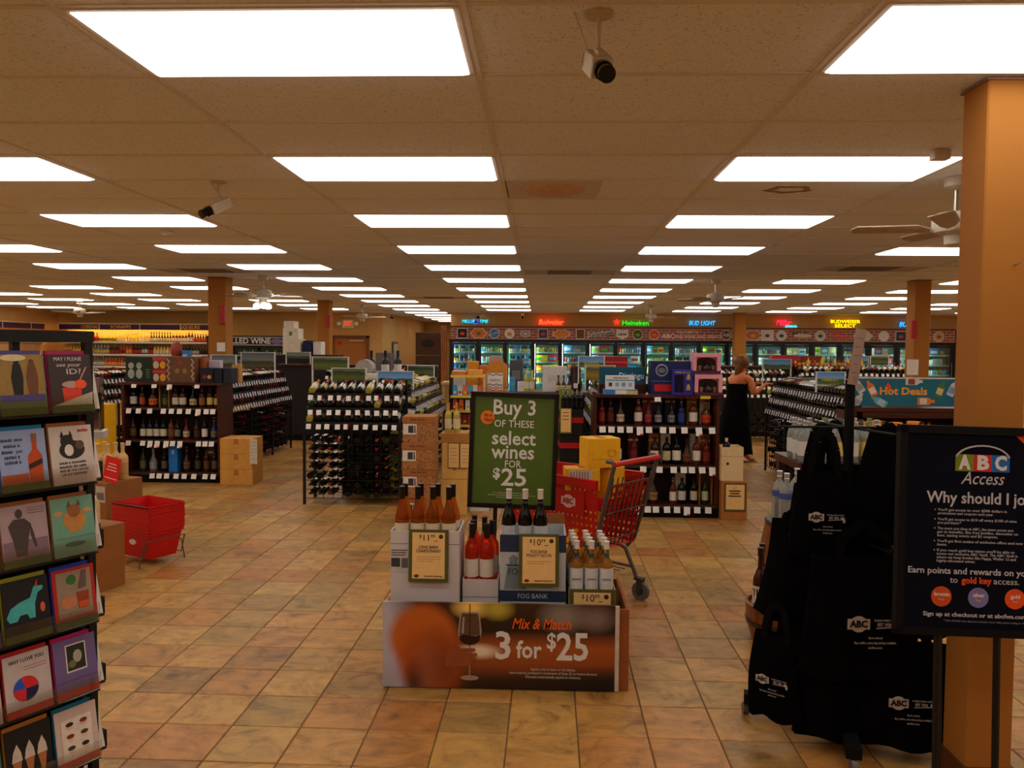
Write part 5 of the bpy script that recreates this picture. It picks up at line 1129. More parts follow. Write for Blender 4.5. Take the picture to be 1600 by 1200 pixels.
for z,wd in ((-.262,.23),(-.276,.29),(-.29,.19)): scribble(gs,0,z,-.0083,wd,.007,P((170,176,150),.5),int(-z*1000))
st=MB().prism(circ(-.165,.2,.043,20),-.0115,-.0085).build('sticker',P((240,120,20),.5,noise=.02,name='sticker_orange'),gs); txt(st,'Mix &',.028,-.165,.214,-.0125,INK,width=.05,shear=.3); txt(st,'Match',.028,-.16,.186,-.0125,INK,width=.055,shear=.3)
# ================================================================ SHOPPING CART
ca=thing('shopping_cart','red plastic shopping cart with grey frame carrying yellow boxes','shopping cart',(.185,5.40,0),R(140))
CRED=P((190,14,16),.35,noise=.05,name='cart_red'); CGR=P((96,88,82),.4,metal=.4,name='cart_grey')
def holey(b,p00,p10,p11,p01,nu,nv,hole=.21,m=0):
    """panel with round holes between four corner points"""
    P4=[Vector(q) for q in (p00,p10,p11,p01)]
    def at(u,v): return P4[0]*(1-u)*(1-v)+P4[1]*u*(1-v)+P4[2]*u*v+P4[3]*(1-u)*v
    for i in range(nu):
        for j in range(nv):
            u0,u1,v0,v1=i/nu,(i+1)/nu,j/nv,(j+1)/nv; uc,vc=(u0+u1)/2,(v0+v1)/2
            O=[(u0,v0),(uc,v0),(u1,v0),(u1,vc),(u1,v1),(uc,v1),(u0,v1),(u0,vc)]
            I=[(uc+math.cos(a)*hole/nu,vc+math.sin(a)*hole/nv) for a in [R(225+45*q) for q in range(8)]]
            vs=[at(*q) for q in O]+[at(*q) for q in I]
            b.add(vs,[(q,(q+1)%8,8+(q+1)%8,8+q) for q in range(8)],m)
XR0,XF0,ZB,ZTc=-.42,.40,.40,.86     # rear, front, basket bottom, basket rim
def bw(x,z): return .20+.06*(z-ZB)/(ZTc-ZB)-.05*(x-XR0)/(XF0-XR0)   # half width
def corner(x,s,z): 
    xx=x+(.06 if x>0 else -.02)*(z-ZB)/(ZTc-ZB); return (xx,s*bw(x,z),z)
for s in (1,-1):
    b=MB(); holey(b,corner(XR0,s,ZB),corner(XF0,s,ZB),corner(XF0,s,ZTc-.05),corner(XR0,s,ZTc-.05),22,9); b.build('basket_side',CRED,ca)
b=MB(); holey(b,corner(XF0,-1,ZB),corner(XF0,1,ZB),corner(XF0,1,ZTc-.05),corner(XF0,-1,ZTc-.05),9,9); b.build('basket_front',CRED,ca)
b=MB(); holey(b,corner(XR0,-1,ZB),corner(XR0,1,ZB),corner(XF0,1,ZB),corner(XF0,-1,ZB),9,18,.36); b.build('basket_floor',CRED,ca)
b=MB()
for p,q in ((corner(XR0,1,ZTc),corner(XF0,1,ZTc)),(corner(XR0,-1,ZTc),corner(XF0,-1,ZTc)),(corner(XF0,1,ZTc),corner(XF0,-1,ZTc))):
    p=Vector(p);q=Vector(q); n=(q-p).normalized(); s_=n.cross(Vector((0,0,1)))*.014
    dz=Vector((0,0,.055)); b.add([p-s_-dz,p+s_-dz,q+s_-dz,q-s_-dz,p-s_,p+s_,q+s_,q-s_],[(0,3,2,1),(4,5,6,7),(0,1,5,4),(1,2,6,5),(2,3,7,6),(3,0,4,7)])
b.build('rim',CRED,ca)
# emblem plate on the near side
for s in (1,):
    pl=MB()
    pl.T=Matrix.Translation((-.2,bw(-.2,.7)+.006,.70))@Matrix.Rotation(R(180-3.5),4,'Z')
    pl.box(-.13,.13,-.006,.002,-.075,.075); o=pl.build('emblem_plate',CRED,ca)
    lo=link('emblem',MB().prism(circ(0,0,.045,18,1.1,.95),-.008,-.006).box(-.06,.06,-.0085,-.006,-.025,.025).mesh('emblem',P((220,190,186),.5,name='emblem_pale')),o); lo.matrix_local=pl.T
    tx=txt(o,'ABC',.05,0,0,0,P((170,20,24),.5,name='emblem_red'),width=.09,bold=.002); tx.matrix_local=pl.T@Matrix.Translation((0,-.009,0))
# grey tubular frame and rear gate
b=MB()
for s in (1,-1):
    b.tube([(-.36,s*.20,.36),(-.40,s*.225,.42),(-.545,s*.245,.92),(-.56,s*.245,.965),(-.54,s*.245,.985),(-.50,s*.24,.985)],.014,8)
    b.tube([(.36,s*.16,.36),(-.30,s*.20,.36),(-.345,s*.205,.34),(-.40,s*.225,.20),(-.42,s*.235,.135)],.013,8)
    b.tube([(.36,s*.15,.36),(.40,s*.15,.2),(.40,s*.16,.135)],.012,8); b.tube([(-.38,s*.22,.22),(.38,s*.15,.24)],.010,6)
b.build('frame',CGR,ca)
b=MB()
for i in range(9): y=-.21+.0525*i; b.tube([(-.425,y*.92,.42),(-.53,y,.88)],.004,5)
for q in range(3): f=.1+.4*q; b.tube([(-.425-.105*f,-.225,.42+.46*f),(-.425-.105*f,.225,.42+.46*f)],.005,5)
b.build('rear_gate',P((70,54,50),.4,metal=.4,name='gate_grey'),ca)
b=MB()
for q in range(7): b.tube([(-.36,-.18+.06*q,.205),(.36,-.13+.043*q,.225)],.004,5)
b.build('lower_rack',CGR,ca)
MB().cyl((-.56,-.255,.972),(-.56,.255,.972),.017,n=10).build('handle',CRED,ca)
b=MB(); holey(b,(-.46,-.19,.6),(-.46,.19,.6),(-.52,.21,.83),(-.52,-.21,.83),6,4,.3); b.build('child_seat_flap',P((150,20,22),.4,name='flap_red'),ca)
WH=MB().cyl((0,-.014,0),(0,.014,0),.062,n=20).mesh('wheel',P((88,88,80),.6,name='wheel_rubber')); HB=MB().cyl((0,-.018,0),(0,.018,0),.028,n=14).mesh('hub',P((40,38,36),.5,name='hub_dark'))
for x,y in ((-.42,.235),(-.42,-.235),(.40,.16),(.40,-.16)):
    w=link('wheel',WH,ca,(x-.03,y,.062)); link('hub',HB,w); b=MB(); b.box(x-.045,x-.01,y-.024,y-.017,.05,.15); b.box(x-.045,x-.01,y+.017,y+.024,.05,.15); b.box(x-.05,x+.01,y-.024,y+.024,.135,.15); b.build('caster_fork',P((56,52,50),.5,name='fork'),ca)
YEL=(240,176,20)
def yellow_box(loc,rz,label,w=.24,d=.2,h=.19,tilt=0,marks='ring'):
    t=thing('yellow_case',label,'box',loc,rot=(R(tilt),0,R(rz))); MB().bbox(-w/2,w/2,-d/2,d/2,0,h,.004).build('case_body',P(YEL,.5,noise=.05,name='yellow_card'),t)
    if marks=='ring': MB().tube([(.05+.028*math.cos(a),-d/2-.0005,h*.5+.022*math.sin(a)) for a in [2*math.pi*i/14 for i in range(14)]],.003,4,closed=True).build('emblem_print',P((196,130,20),.5),t)
    if marks=='label': 
        l=MB().box(-.09,.06,-d/2-.0015,-d/2,.02,.13).build('shipping_label',P((206,190,176),.5),t)
        for i in range(7): MB().box(-.08+.018*i,-.074+.018*i,-d/2-.0022,-d/2-.0015,.03,.12).build('barcode_bar',P((120,110,110),.6),l)
    MB().box(-w/2+.02,w/2-.06,-d/2-.0014,-d/2,h*.28,h*.31).build('rule',P((206,140,20),.5),t); MB().box(-.02,.02,-d/2+.03,d/2-.03,h,h+.004).build('handle_tab',P((170,120,40),.5),t)
    return t
yellow_box((.27,5.16,.77),6,'yellow case lying on the cart rim in front',.22,.15,.14,0,'label'); yellow_box((.455,5.27,.70),50,'yellow case inside the cart beside the rear gate',.18,.14,.2,0,None)
yellow_box((.39,5.2,.912),18,'topmost yellow case on the shopping cart',.22,.17,.19)
yellow_box((.27,5.22,.415),40,'lowest yellow case on the cart floor',.22,.17,.19,0,None)
# ================================================================ RED HAND BASKETS
BRED=P((196,16,14),.4,noise=.06,name='basket_red')
def basket_mesh():
    b=MB(); H_=.23; n=4
    def ringp(w,d,z): return [(-w,-d,z),(w,-d,z),(w,d,z),(-w,d,z)]
    lo=ringp(.17,.115,0); hi=ringp(.215,.15,H_)
    for i in range(4):
        j=(i+1)%4; vs=[lo[i],lo[j],hi[j],hi[i]]
        b.add(vs,[(0,1,2,3)]); ins=[(q[0]*.97,q[1]*.97,q[2]+.004) for q in vs]; b.add(ins,[(3,2,1,0)])
    b.add([(q[0],q[1],.003) for q in lo],[(0,1,2,3)]); b.add([(q[0],q[1],.0) for q in lo],[(3,2,1,0)])
    for (w,d,z) in ((.218,.153,H_-.014),(.214,.149,H_-.04)):
        for q in ((-w-.006,w+.006,-d-.006,-d+.002),(-w-.006,w+.006,d-.002,d+.006),(-w-.006,-w+.002,-d,d),(w-.002,w+.006,-d,d)): b.box(*q,z,z+.012)
    return b.mesh('basket_shell',BRED)
bme=basket_mesh()
BX,BY,BZ=-3.04,6.05,.055
st=thing('basket_stand','thin wire stand under the stack of red baskets','stand',(BX,BY,0),R(-28)); b=MB()
for sx in (-1,1): b.tube([(sx*.16,-.2,0),(sx*.16,-.17,.16),(sx*.16,.17,.16),(sx*.16,.2,0)],.005,6); b.tube([(sx*.2,-.16,.2),(sx*.2,.16,.2)],.004,6)
for sy in (-.17,.17): b.tube([(-.2,sy,.2),(-.16,sy,.06),(.16,sy,.06),(.2,sy,.2)],.005,6)
b.tube([(-.19,-.18,.0),(.19,-.18,.0)],.004,6); b.build('wire_frame',P((110,96,84),.4,metal=.6,name='basket_wire'),st)
hm=MB().tube([(-.2,-.153,.215),(-.2,-.16,.222),(.0,-.165,.224),(.2,-.16,.222),(.2,-.153,.215)],.007,6).mesh('handle',P((60,14,12),.5,name='handle_dark'))
hm2=MB().tube([(-.2,.153,.215),(.0,.165,.224),(.2,.153,.215)],.007,6).mesh('handle',P((60,14,12),.5,name='handle_dark'))
em_=MB().prism(circ(0,.12,.03,14,1.3,.7),-.141,-.132).mesh('emblem',P((206,190,186),.5,name='basket_emblem'))
for i in range(12):
    z=BZ+.0165*i
    t=thing('shopping_basket','red plastic hand basket, %s from the bottom of the stack'%nth(i),'basket',(BX+random.uniform(-.003,.003),BY+random.uniform(-.003,.003),z),R(-28+random.uniform(-.6,.6)),'red hand baskets')
    link('basket_shell',bme,t)
    if i==11: link('handle',hm,t); link('handle',hm2,t)
    if i==0: link('emblem',em_,t)
# cartons and bottles between card rack and baskets
bigc=box_thing('carton','brown carton with round black print on the floor behind the card rack',(-3.16,5.32,.001),.42,.38,.44,(150,92,40),rz=-20); MB().tube([(.1+.05*math.cos(a),-.1915,.2+.06*math.sin(a)) for a in [2*math.pi*i/16 for i in range(16)]],.012,5,closed=True).build('ring_print',P((40,22,14),.7),bigc)
c2=box_thing('carton','brown carton with shipping label under the pale bottles',(-3.60,6.5,.001),.36,.36,.56,(150,94,44),rz=-20); l=MB().box(.06,.16,-.1815,-.18,.4,.53).build('shipping_label',P((200,186,170),.5),c2); MB().box(.07,.15,-.1822,-.1815,.42,.48).build('barcode_block',P((120,110,100),.6),l)
for i,(x,y) in enumerate(((-.12,-.08),(-.03,-.1),(.06,-.08),(-.09,.02),(.02,.03),(.11,.02))):
    v=Matrix.Rotation(R(-20),3,'Z')@Vector((x,y,0)); bottle_parts('liquor_bottle','pale cream bottle with wooden cap, %s on the labelled carton'%nth(i),'bottle','pale bottles on the carton',(-3.58+v.x,6.5+v.y,.563),'whis',.3,.042,(206,170,110),(190,150,90),(214,178,110),n=12)
rs=thing('red_sign','red square sign with white lines in front of the pale bottles','sign',(-3.475,6.32,.657),rot=(R(-6),R(8),R(-22))); MB().box(-.085,.085,-.004,0,-.09,.11).build('card',P((220,22,18),.5,noise=.03,name='sign_red'),rs)
for i in range(3): MB().box(-.04-.008*i,.045+.006*i,-.005,-.004,.05-.025*i,.056-.025*i).build('print_line',WHITE,rs)
MB().box(-.07,.07,-.005,-.004,-.065,-.061).build('rule',WHITE,rs)
ys=[]
for q in range(4):
    t=thing('yellow_case','yellow case with dark leaf marks, %s from the bottom beside the left cabinet'%nth(q),'box',(-5.28,9.25,.001+q*.245),R(-10),'yellow cases at far left')
    MB().bbox(-.17,.17,-.15,.15,0,.243,.004).build('case_body',P((244,184,24),.5,noise=.05,name='yellow_card2'),t)
    for i in range(3 if q%2==0 else 2): x=-.09+.1*i; MB().prism([(x,.06),(x+.03,.11),(x,.165),(x-.03,.11)],-.152,-.15).build('leaf_print',P((120,72,16),.6),t)
wbot=thing('cream_jug','cream squat jug with dark blue base behind the card rack','jug',(-3.03,5.2,.443)); MB().lathe([(.07,0),(.075,.02),(.075,.16),(.05,.22),(.03,.24),(.03,.27),(0,.275)],14).build('jug_body',P((214,180,126),.5,name='jug_cream'),wbot,True); MB().lathe([(.077,.0),(.077,.035)],14).build('base_band',P((30,50,70),.5),wbot); MB().lathe([(.034,.235),(.034,.275),(0,.28)],12).build('cap',P((60,110,150),.5),wbot,True)
dbot=thing('candle_glass','small dark glass with a round amber spot behind the card rack','glass',(-3.22,5.35,.443)); MB().lathe([(.06,0),(.065,.14),(.06,.2),(.03,.23),(0,.235)],12).build('glass_body',P((40,26,22),.2),dbot,True); MB().prism(circ(.0,.1,.03,10),-.07,-.06).build('amber_label',P((206,140,70),.5),dbot)  # amber spot is a flat coloured disc on the glass
# ================================================================ GREETING CARD SPINNER
KX,KY=-1.425,2.455              # far right corner of the face towards the viewer
RZ=61.3; c_,s_=math.cos(R(RZ)),math.sin(R(RZ)); HW=.21
ox=KX-(HW*c_-(-HW)*s_); oy=KY-(HW*s_+(-HW)*c_)
sp=thing('card_spinner','black greeting card spinner rack at the left edge','card rack',(ox,oy,0),R(RZ))
for x in (-HW,HW):
    for y in (-HW,HW): MB().box(x-.012,x+.012,y-.012,y+.012,.06,1.69).build('corner_post',BLACK,sp)
MB().box(-HW-.015,HW+.015,-HW-.015,HW+.015,1.685,1.72).build('top_cap',BLACK,sp); MB().box(-HW+.02,HW-.02,-HW+.02,HW-.02,.08,1.54).build('core_panel',MATTEBLACK,sp); MB().box(-HW-.015,HW+.015,-HW-.015,HW+.015,.03,.06).build('bottom_plate',BLACK,sp); MB().lathe([(.2,0),(.2,.015),(.04,.03),(.04,.03)],20).build('turntable_base',BLACK,sp)
ROWZ=[1.47,1.25,1.03,.81,.59,.37]
CLR=mat_glassy((252,250,248),name='clear_pocket')
def pockets(face):
    for z in ROWZ:
        b=MB(); T=Matrix.Rotation(R(90*face),4,'Z'); b.T=T
        b.box(-HW,HW,-HW-.045,-HW+.0,z-.006,z); b.build('pocket_shelf',BLACK,sp)
        b=MB(); b.T=T; b.box(-HW,HW,-HW-.047,-HW-.045,z,z+.055); b.build('pocket_lip',CLR,sp)
pockets(0); pockets(1)
CW,CH=.132,.178
def card(col,row,rgb,env,label,art=None,face=0,nm='greeting_card'):
    """card standing in a pocket: envelope behind, printed front leaning back"""
    x=(-1+col)*.144; z=ROWZ[row]+.002
    M_=Matrix.Translation((ox,oy,0))@Matrix.Rotation(R(RZ+90*face),4,'Z')@Matrix.Translation((x,-HW-.038,z))@Matrix.Rotation(R(-9),4,'X')
    t=thing(nm,label,'greeting card'); t.matrix_world=M_; t['group']='greeting cards on the spinner'
    MB().box(-CW/2,CW/2,-.003,0,0,CH).build('card_front',P(rgb,.5,noise=.06,scale=30),t)
    MB().box(-CW/2-.002,CW/2-.004,.002 if not face else -.002,.012 if not face else .034,0.004,CH+(.012 if not face else -.01)).build('envelope',P(env,.6,noise=.05) if not face else WHITE,t)
    if art: art(t)
    return t
def ar(t,n,pts,c,y=-.003): return flat(t,n,pts,y,P(c,.5,noise=.1,scale=60),.0006)
def strip(t,c=(70,96,30)): ar(t,'brand_strip',rect(-CW/2,CW/2,0,.022),c,-.0036)
def a_couple(t):
    ar(t,'photo',rect(-.063,.063,.06,.178),(150,120,60)); 
    for x,c in ((-.012,(30,22,20)),(.03,(110,66,36))): ar(t,'figure',[(x-.014,.06),(x+.012,.06),(x+.016,.11),(x+.01,.15),(x-.01,.15),(x-.018,.11)],c,-.0036); ar(t,'figure_head',circ(x,.156,.008,10),c,-.0036)
    ar(t,'speech_bubble',circ(-.02,.168,.028,16,1.3,.35),(214,196,150),-.0042); ar(t,'band',rect(-.063,.063,.04,.06),(76,66,130)); strip(t)
def a_id(t):
    for s,z,w in (('MAY I PLEASE',.163,.085),('see your',.145,.075),('ID?',.124,.045)): txt(t,s,.016 if s!='ID?' else .024,-.005 if s!='ID?' else .01,z,-.0037,P((206,196,190),.5),width=w,shear=.2 if s=='see your' else 0)
    ar(t,'drink',[(-.026,.028),(.026,.028),(.03,.075),(-.03,.075)],(216,60,36)); ar(t,'glass_rim',circ(0,.085,.03,16,1,.35),(176,150,140),-.0036); ar(t,'slice',circ(.028,.085,.018,14,1,.8),(240,84,20),-.0042); ar(t,'straw',[(.026,.1),(.03,.1),(.052,.138),(.048,.138)],(206,150,150),-.0036); ar(t,'napkin',[(-.06,.022),(.06,.022),(.063,.06),(.03,.05)],(190,184,160),-.0033); strip(t)
def a_whisky(t):
    ar(t,'bottle_print',[(.012,.022),(.052,.022),(.052,.1),(.04,.118),(.04,.14),(.026,.14),(.026,.118),(.012,.1)],(190,72,20)); ar(t,'bottle_cap',rect(.025,.041,.14,.165),(150,90,50),-.0036); ar(t,'bottle_label',[(.012,.06),(.052,.075),(.052,.09),(.012,.075)],(60,24,14),-.0042)
    txt(t,'time',.016,-.012,.15,-.0037,P((60,66,96),.5),width=.024,shear=.2); txt(t,'yet',.016,-.012,.116,-.0037,P((60,66,96),.5),width=.02,shear=.2)
    for i,z in enumerate((.15,.133,.116,.1,.085)): scribble(t,-.044 if i in (0,2) else -.03,z,-.0032,.03 if i in (0,2) else .045,.009,P((60,66,96),.5),i)
    ar(t,'flowers',rect(-.063,.01,.022,.05),(180,84,44)); strip(t)
def a_cat(t):
    ar(t,'cat_body',circ(.0,.105,.036,18,1.1,.8),(40,34,34)); ar(t,'cat_head',circ(-.014,.132,.02,14),(36,30,30),-.0036)
    for x in (-.028,-.002): ar(t,'cat_ear',[(x-.007,.144),(x+.007,.144),(x,.164)],(36,30,30),-.0038)
    ar(t,'cat_chest',circ(-.01,.104,.014,12,1,1.3),(226,216,200),-.0042); ar(t,'cat_side',circ(.024,.118,.014,12),(96,74,56),-.0042); scribble(t,.04,.162,-.0032,.036,.009,REDINK,3)
    for i in (0,1): scribble(t,0,.066-.012*i,-.0032,.086,.0075,P((80,76,76),.5),i+7)
    for i,s in ((2,'AND BE THE CENTER'),(3,'OF ATTENTION')): txt(t,s,.011,.0,.066-.012*i,-.0037,P((80,76,76),.5),width=.09-.012*(i%2),shear=.2)
def a_man(t):
    ar(t,'beach',rect(-.063,.063,.022,.075),(130,104,116)); G=(70,58,54); ar(t,'torso',[(-.03,.03),(.0,.03),(.008,.08),(.018,.12),(.0,.138),(-.03,.138),(-.046,.12),(-.036,.08)],G,-.0036); ar(t,'head',circ(-.014,.153,.012,12,.85,1.15),G,-.0036); ar(t,'arm',[(.016,.122),(.024,.09),(.03,.05),(.024,.05),(.014,.088)],G,-.0038)
    for z in (.165,.158,.150): ar(t,'script_line',rect(.01,.058,z,z+.002),(120,96,100),-.0036)
    strip(t)
def a_kitten(t):
    ar(t,'kitten_body',[(-.012,.07),(.02,.07),(.04,.1),(.036,.13),(.0,.145),(-.03,.125),(-.03,.1)],(190,132,66)); ar(t,'kitten_head',circ(.004,.135,.02,14),(150,92,44),-.0036)
    for x in (-.01,.02): ar(t,'kitten_ear',[(x-.008,.146),(x+.006,.15),(x,.168)],(120,70,34),-.0038)
    for x in (-.044,.046): ar(t,'paw',circ(x,.132,.01,10,1.4,.8),(196,150,96),-.0036)
    ar(t,'shadow',circ(.0,.034,.03,14,1.1,.25),(60,96,84),-.0036); ar(t,'fold_line',rect(-.063,.063,.055,.056),(70,110,90),-.0036)
def a_dino(t):
    C=(70,176,176); ar(t,'dinosaur',[(-.05,.06),(-.03,.06),(-.02,.075),(.0,.075),(.006,.06),(.022,.06),(.024,.1),(.034,.13),(.05,.138),(.05,.148),(.024,.15),(.012,.12),(-.02,.112),(-.045,.1),(-.058,.075)],C); ar(t,'horn',[(.026,.15),(.034,.15),(.036,.17)],(220,60,40),-.0036); ar(t,'rainbow',circ(.045,.085,.012,12,.6,1.2),(220,90,60),-.0036); strip(t)
def a_toast(t):
    ar(t,'photo',rect(-.054,.054,.03,.168),(150,130,104)); ar(t,'hand',circ(-.02,.075,.026,14,1,.7),(196,120,84),-.0036); ar(t,'tumbler',[(.008,.05),(.04,.05),(.044,.1),(.004,.1)],(150,60,30),-.0038); ar(t,'drink',[(.01,.05),(.038,.05),(.04,.07),(.008,.07)],(206,84,30),-.0044); ar(t,'leaf',circ(-.008,.142,.016,12),(60,110,50),-.0036); ar(t,'figure',[(.01,.11),(.036,.11),(.042,.165),(.026,.165)],(110,84,80),-.0036); strip(t)
def a_pie(t):
    txt(t,'WHY I LOVE YOU',.016,.0,.158,-.0037,INK,width=.1); cx,cz,r=-.008,.075,.036
    for a0,a1,c in ((0,110,(206,36,40)),(110,175,(40,80,190)),(175,265,(206,40,44)),(265,360,(26,22,70))):
        ar(t,'pie_slice',[(cx,cz)]+[(cx+r*math.cos(R(a0+(a1-a0)*i/8)),cz+r*math.sin(R(a0+(a1-a0)*i/8))) for i in range(9)],c,-.0036)
    for z in (.136,.128): ar(t,'script_line',rect(-.01,.055,z,z+.002),(190,120,120),-.0036)
    strip(t,(190,40,36))
def a_purple(t):
    ar(t,'photo_border',rect(-.03,.034,.075,.16),(214,206,196)); ar(t,'photo',rect(-.026,.03,.08,.156),(40,42,36),-.0036); ar(t,'photo_face',circ(.006,.12,.014,10,1,1.4),(170,170,150),-.0042); ar(t,'photo_shade',circ(-.012,.1,.012,10),(110,106,60),-.0042); ar(t,'fold_line',rect(-.063,.063,.05,.051),(80,66,104),-.0036); strip(t,(196,40,40))
def a_cone(t):
    for x in (-.036,.0,.036):
        ar(t,'cone',[(x-.004,.03),(x+.004,.03),(x+.013,.085),(x-.013,.085)],(176,110,60)); ar(t,'cream',[(x-.015,.085),(x+.015,.085),(x+.012,.11),(x+.002,.135),(x-.01,.112)],(206,190,176),-.0036)
def a_faces(t):
    ar(t,'border',rect(-.05,.05,.02,.15),(206,184,170)); ar(t,'panel',rect(-.047,.047,.023,.147),(226,212,196),-.0035)
    for i in range(2):
        for j in range(3):
            x,z=-.022+.044*i,.125-.036*j; ar(t,'doodle_face',circ(x,z,.011,12),(226,190,160),-.0041); ar(t,'doodle_hair',circ(x,z+.006,.011,12,1.1,.6),[(40,30,28),(120,50,40),(60,50,46)][(i+j)%3],-.0047)
    strip(t,(190,50,40))
card(2,0,(60,44,46),(176,20,90),'dark card asking to see your ID with a red cocktail',a_id); card(1,0,(96,116,70),(80,70,140),'brown photo card of two figures with green border',a_couple)
card(2,1,(206,194,184),(170,96,40),'white card with a black and white cat photo',a_cat); card(1,1,(150,166,206),(30,130,190),'pale blue card with a whisky bottle',a_whisky)
card(2,2,(110,160,136),(156,90,40),'mint green card with a jumping kitten',a_kitten); card(1,2,(170,146,150),(156,90,40),'mauve card with a bare-chested man on a beach',a_man)
card(2,3,(180,30,26),(20,60,180),'red-bordered card with a hand and whisky glass',a_toast); card(1,3,(20,18,22),(160,160,30),'black card with a teal dinosaur',a_dino)
card(2,4,(110,92,140),(190,16,100),'purple card with a small black and white photo',a_purple); card(1,4,(196,184,180),(190,20,30),'white card with a red and blue pie chart',a_pie)
card(2,5,(206,184,176),(0,116,150),'pale card with rows of doodle faces',a_faces); card(1,5,(22,20,22),(190,120,40),'black card with three ice cream cones',a_cone)
for r_ in range(6):
    card(0,r_,[(150,60,60),(60,90,120),(170,150,90),(90,60,110),(190,180,170),(60,110,90)][r_],(190,170,140),'card in the hidden outer column, %s row of the spinner'%nth(r_))
    for c in (0,1): card(c,r_,[(206,196,186),(196,188,190)][c],[(176,60,50),(150,90,50)][r_%2],'pale card seen edge-on at the spinner side, row %s, %s'%(('one','two','three','four','five','six')[r_],('nearer','farther')[c]),None,1)
# small packs on the spinner's top and a clear leaflet box at its side
for i,(x,c) in enumerate(((-.02,(190,96,30)),(.02,(60,50,90)),(.06,(40,140,160)),(.1,(206,190,190)))):
    v=Matrix.Rotation(R(RZ),3,'Z')@Vector((x,-.12,0)); t=thing('gum_pack','small pack, %s from left under the spinner cap'%nth(i),'pack',(ox+v.x,oy+v.y,1.545),R(RZ),'small packs in the spinner'); MB().bbox(-.018,.018,-.012,.012,0,.06,.002).build('pack_body',P(c,.4,noise=.1),t); MB().box(-.012,.012,-.0135,-.012,.02,.04).build('print',P((226,206,190),.5),t)
v=Matrix.Rotation(R(RZ),3,'Z')@Vector((HW+.06,-.10,0))
lb=thing('leaflet_box','clear acrylic box of leaflets clipped beside the card spinner','leaflet holder',(ox+v.x,oy+v.y,1.40),R(20)); 
for q in ((-.05,.05,-.035,-.032,0,.17),(-.05,-.047,-.035,.035,0,.17),(.047,.05,-.035,.035,0,.17),(-.05,.05,.032,.035,0,.2),(-.05,.05,-.035,.035,-.003,0)): MB().box(*q).build('acrylic_wall',CLR,lb)
for i in range(3): MB().box(-.043,.043,-.02+.016*i,-.012+.016*i,.002,.17).build('leaflet',P(((150,110,110),(190,170,170),(120,90,100))[i],.5,noise=.4,scale=40),lb)
MB().box(-.06,.06,-.05,.04,-.03,-.004).build('bracket',P((206,200,196),.3,metal=.3),lb)
# ================================================================ BLACK TOTE BAG SPINNER
BAGX,BAGY=1.36,3.55
bs=thing('bag_stand','black metal spinner stand hung with black tote bags','stand',(BAGX,BAGY,0))
MB().cyl((0,0,.05),(0,0,1.55),.021,n=12).build('pole',MATTEBLACK,bs)
b=MB(); b.box(-.42,.42,-.03,.03,.055,.1); b.box(-.03,.03,-.42,.42,.055,.1); b.T=Matrix.Rotation(R(18),4,'Z'); b.build('base_cross',MATTEBLACK,bs).rotation_euler=(0,0,R(-14))
for x,y in ((-.4,.1),(.4,-.1),(.1,.4),(-.1,-.4)): MB().cyl((x-.012,y,.026),(x+.012,y,.026),.026,n=12).build('caster',P((110,104,98),.4,metal=.5),bs)
ARMS=[]
for z,angs,L in ((1.34,(178,2,-75,100),.30),(.86,(205,-20,-78,95),.30),(.56,(215,-8,-65,110),.26)):
    for a in angs:
        d=Vector((math.cos(R(a)),math.sin(R(a)),0)); MB().tube([tuple(d*.02+Vector((0,0,z))),tuple(d*L+Vector((0,0,z))),tuple(d*(L+.02)+Vector((0,0,z+.03)))],.006,6).build('hook_arm',BLACK,bs); ARMS.append((z,a,L))
pp=thing('paper_strip','tall tan paper sign strip leaning up from the bag stand pole','sign',(BAGX,BAGY-.022,1.53),rot=(0,R(7),R(-10)))
MB().box(-.021,.021,-.006,.0,.0,.245).build('strip',P((160,132,116),.6,noise=.05,name='strip_tan'),pp)
for i in range(5): MB().box(-.012,.016-.006*(i%2),-.0068,-.006,.05+.038*i,.054+.038*i).build('print_line',P((120,100,96),.6),pp)
MB().box(.0,.016,-.0068,-.006,.01,.04).build('print_box',P((150,120,110),.6),pp)
BAGM=P((7,6,7),.95,spec=.05,noise=.25,scale=9,bump=.4,name='black_tote_fabric'); STRAP=P((11,9,9),.9,spec=.08,noise=.2,scale=30,name='black_strap')
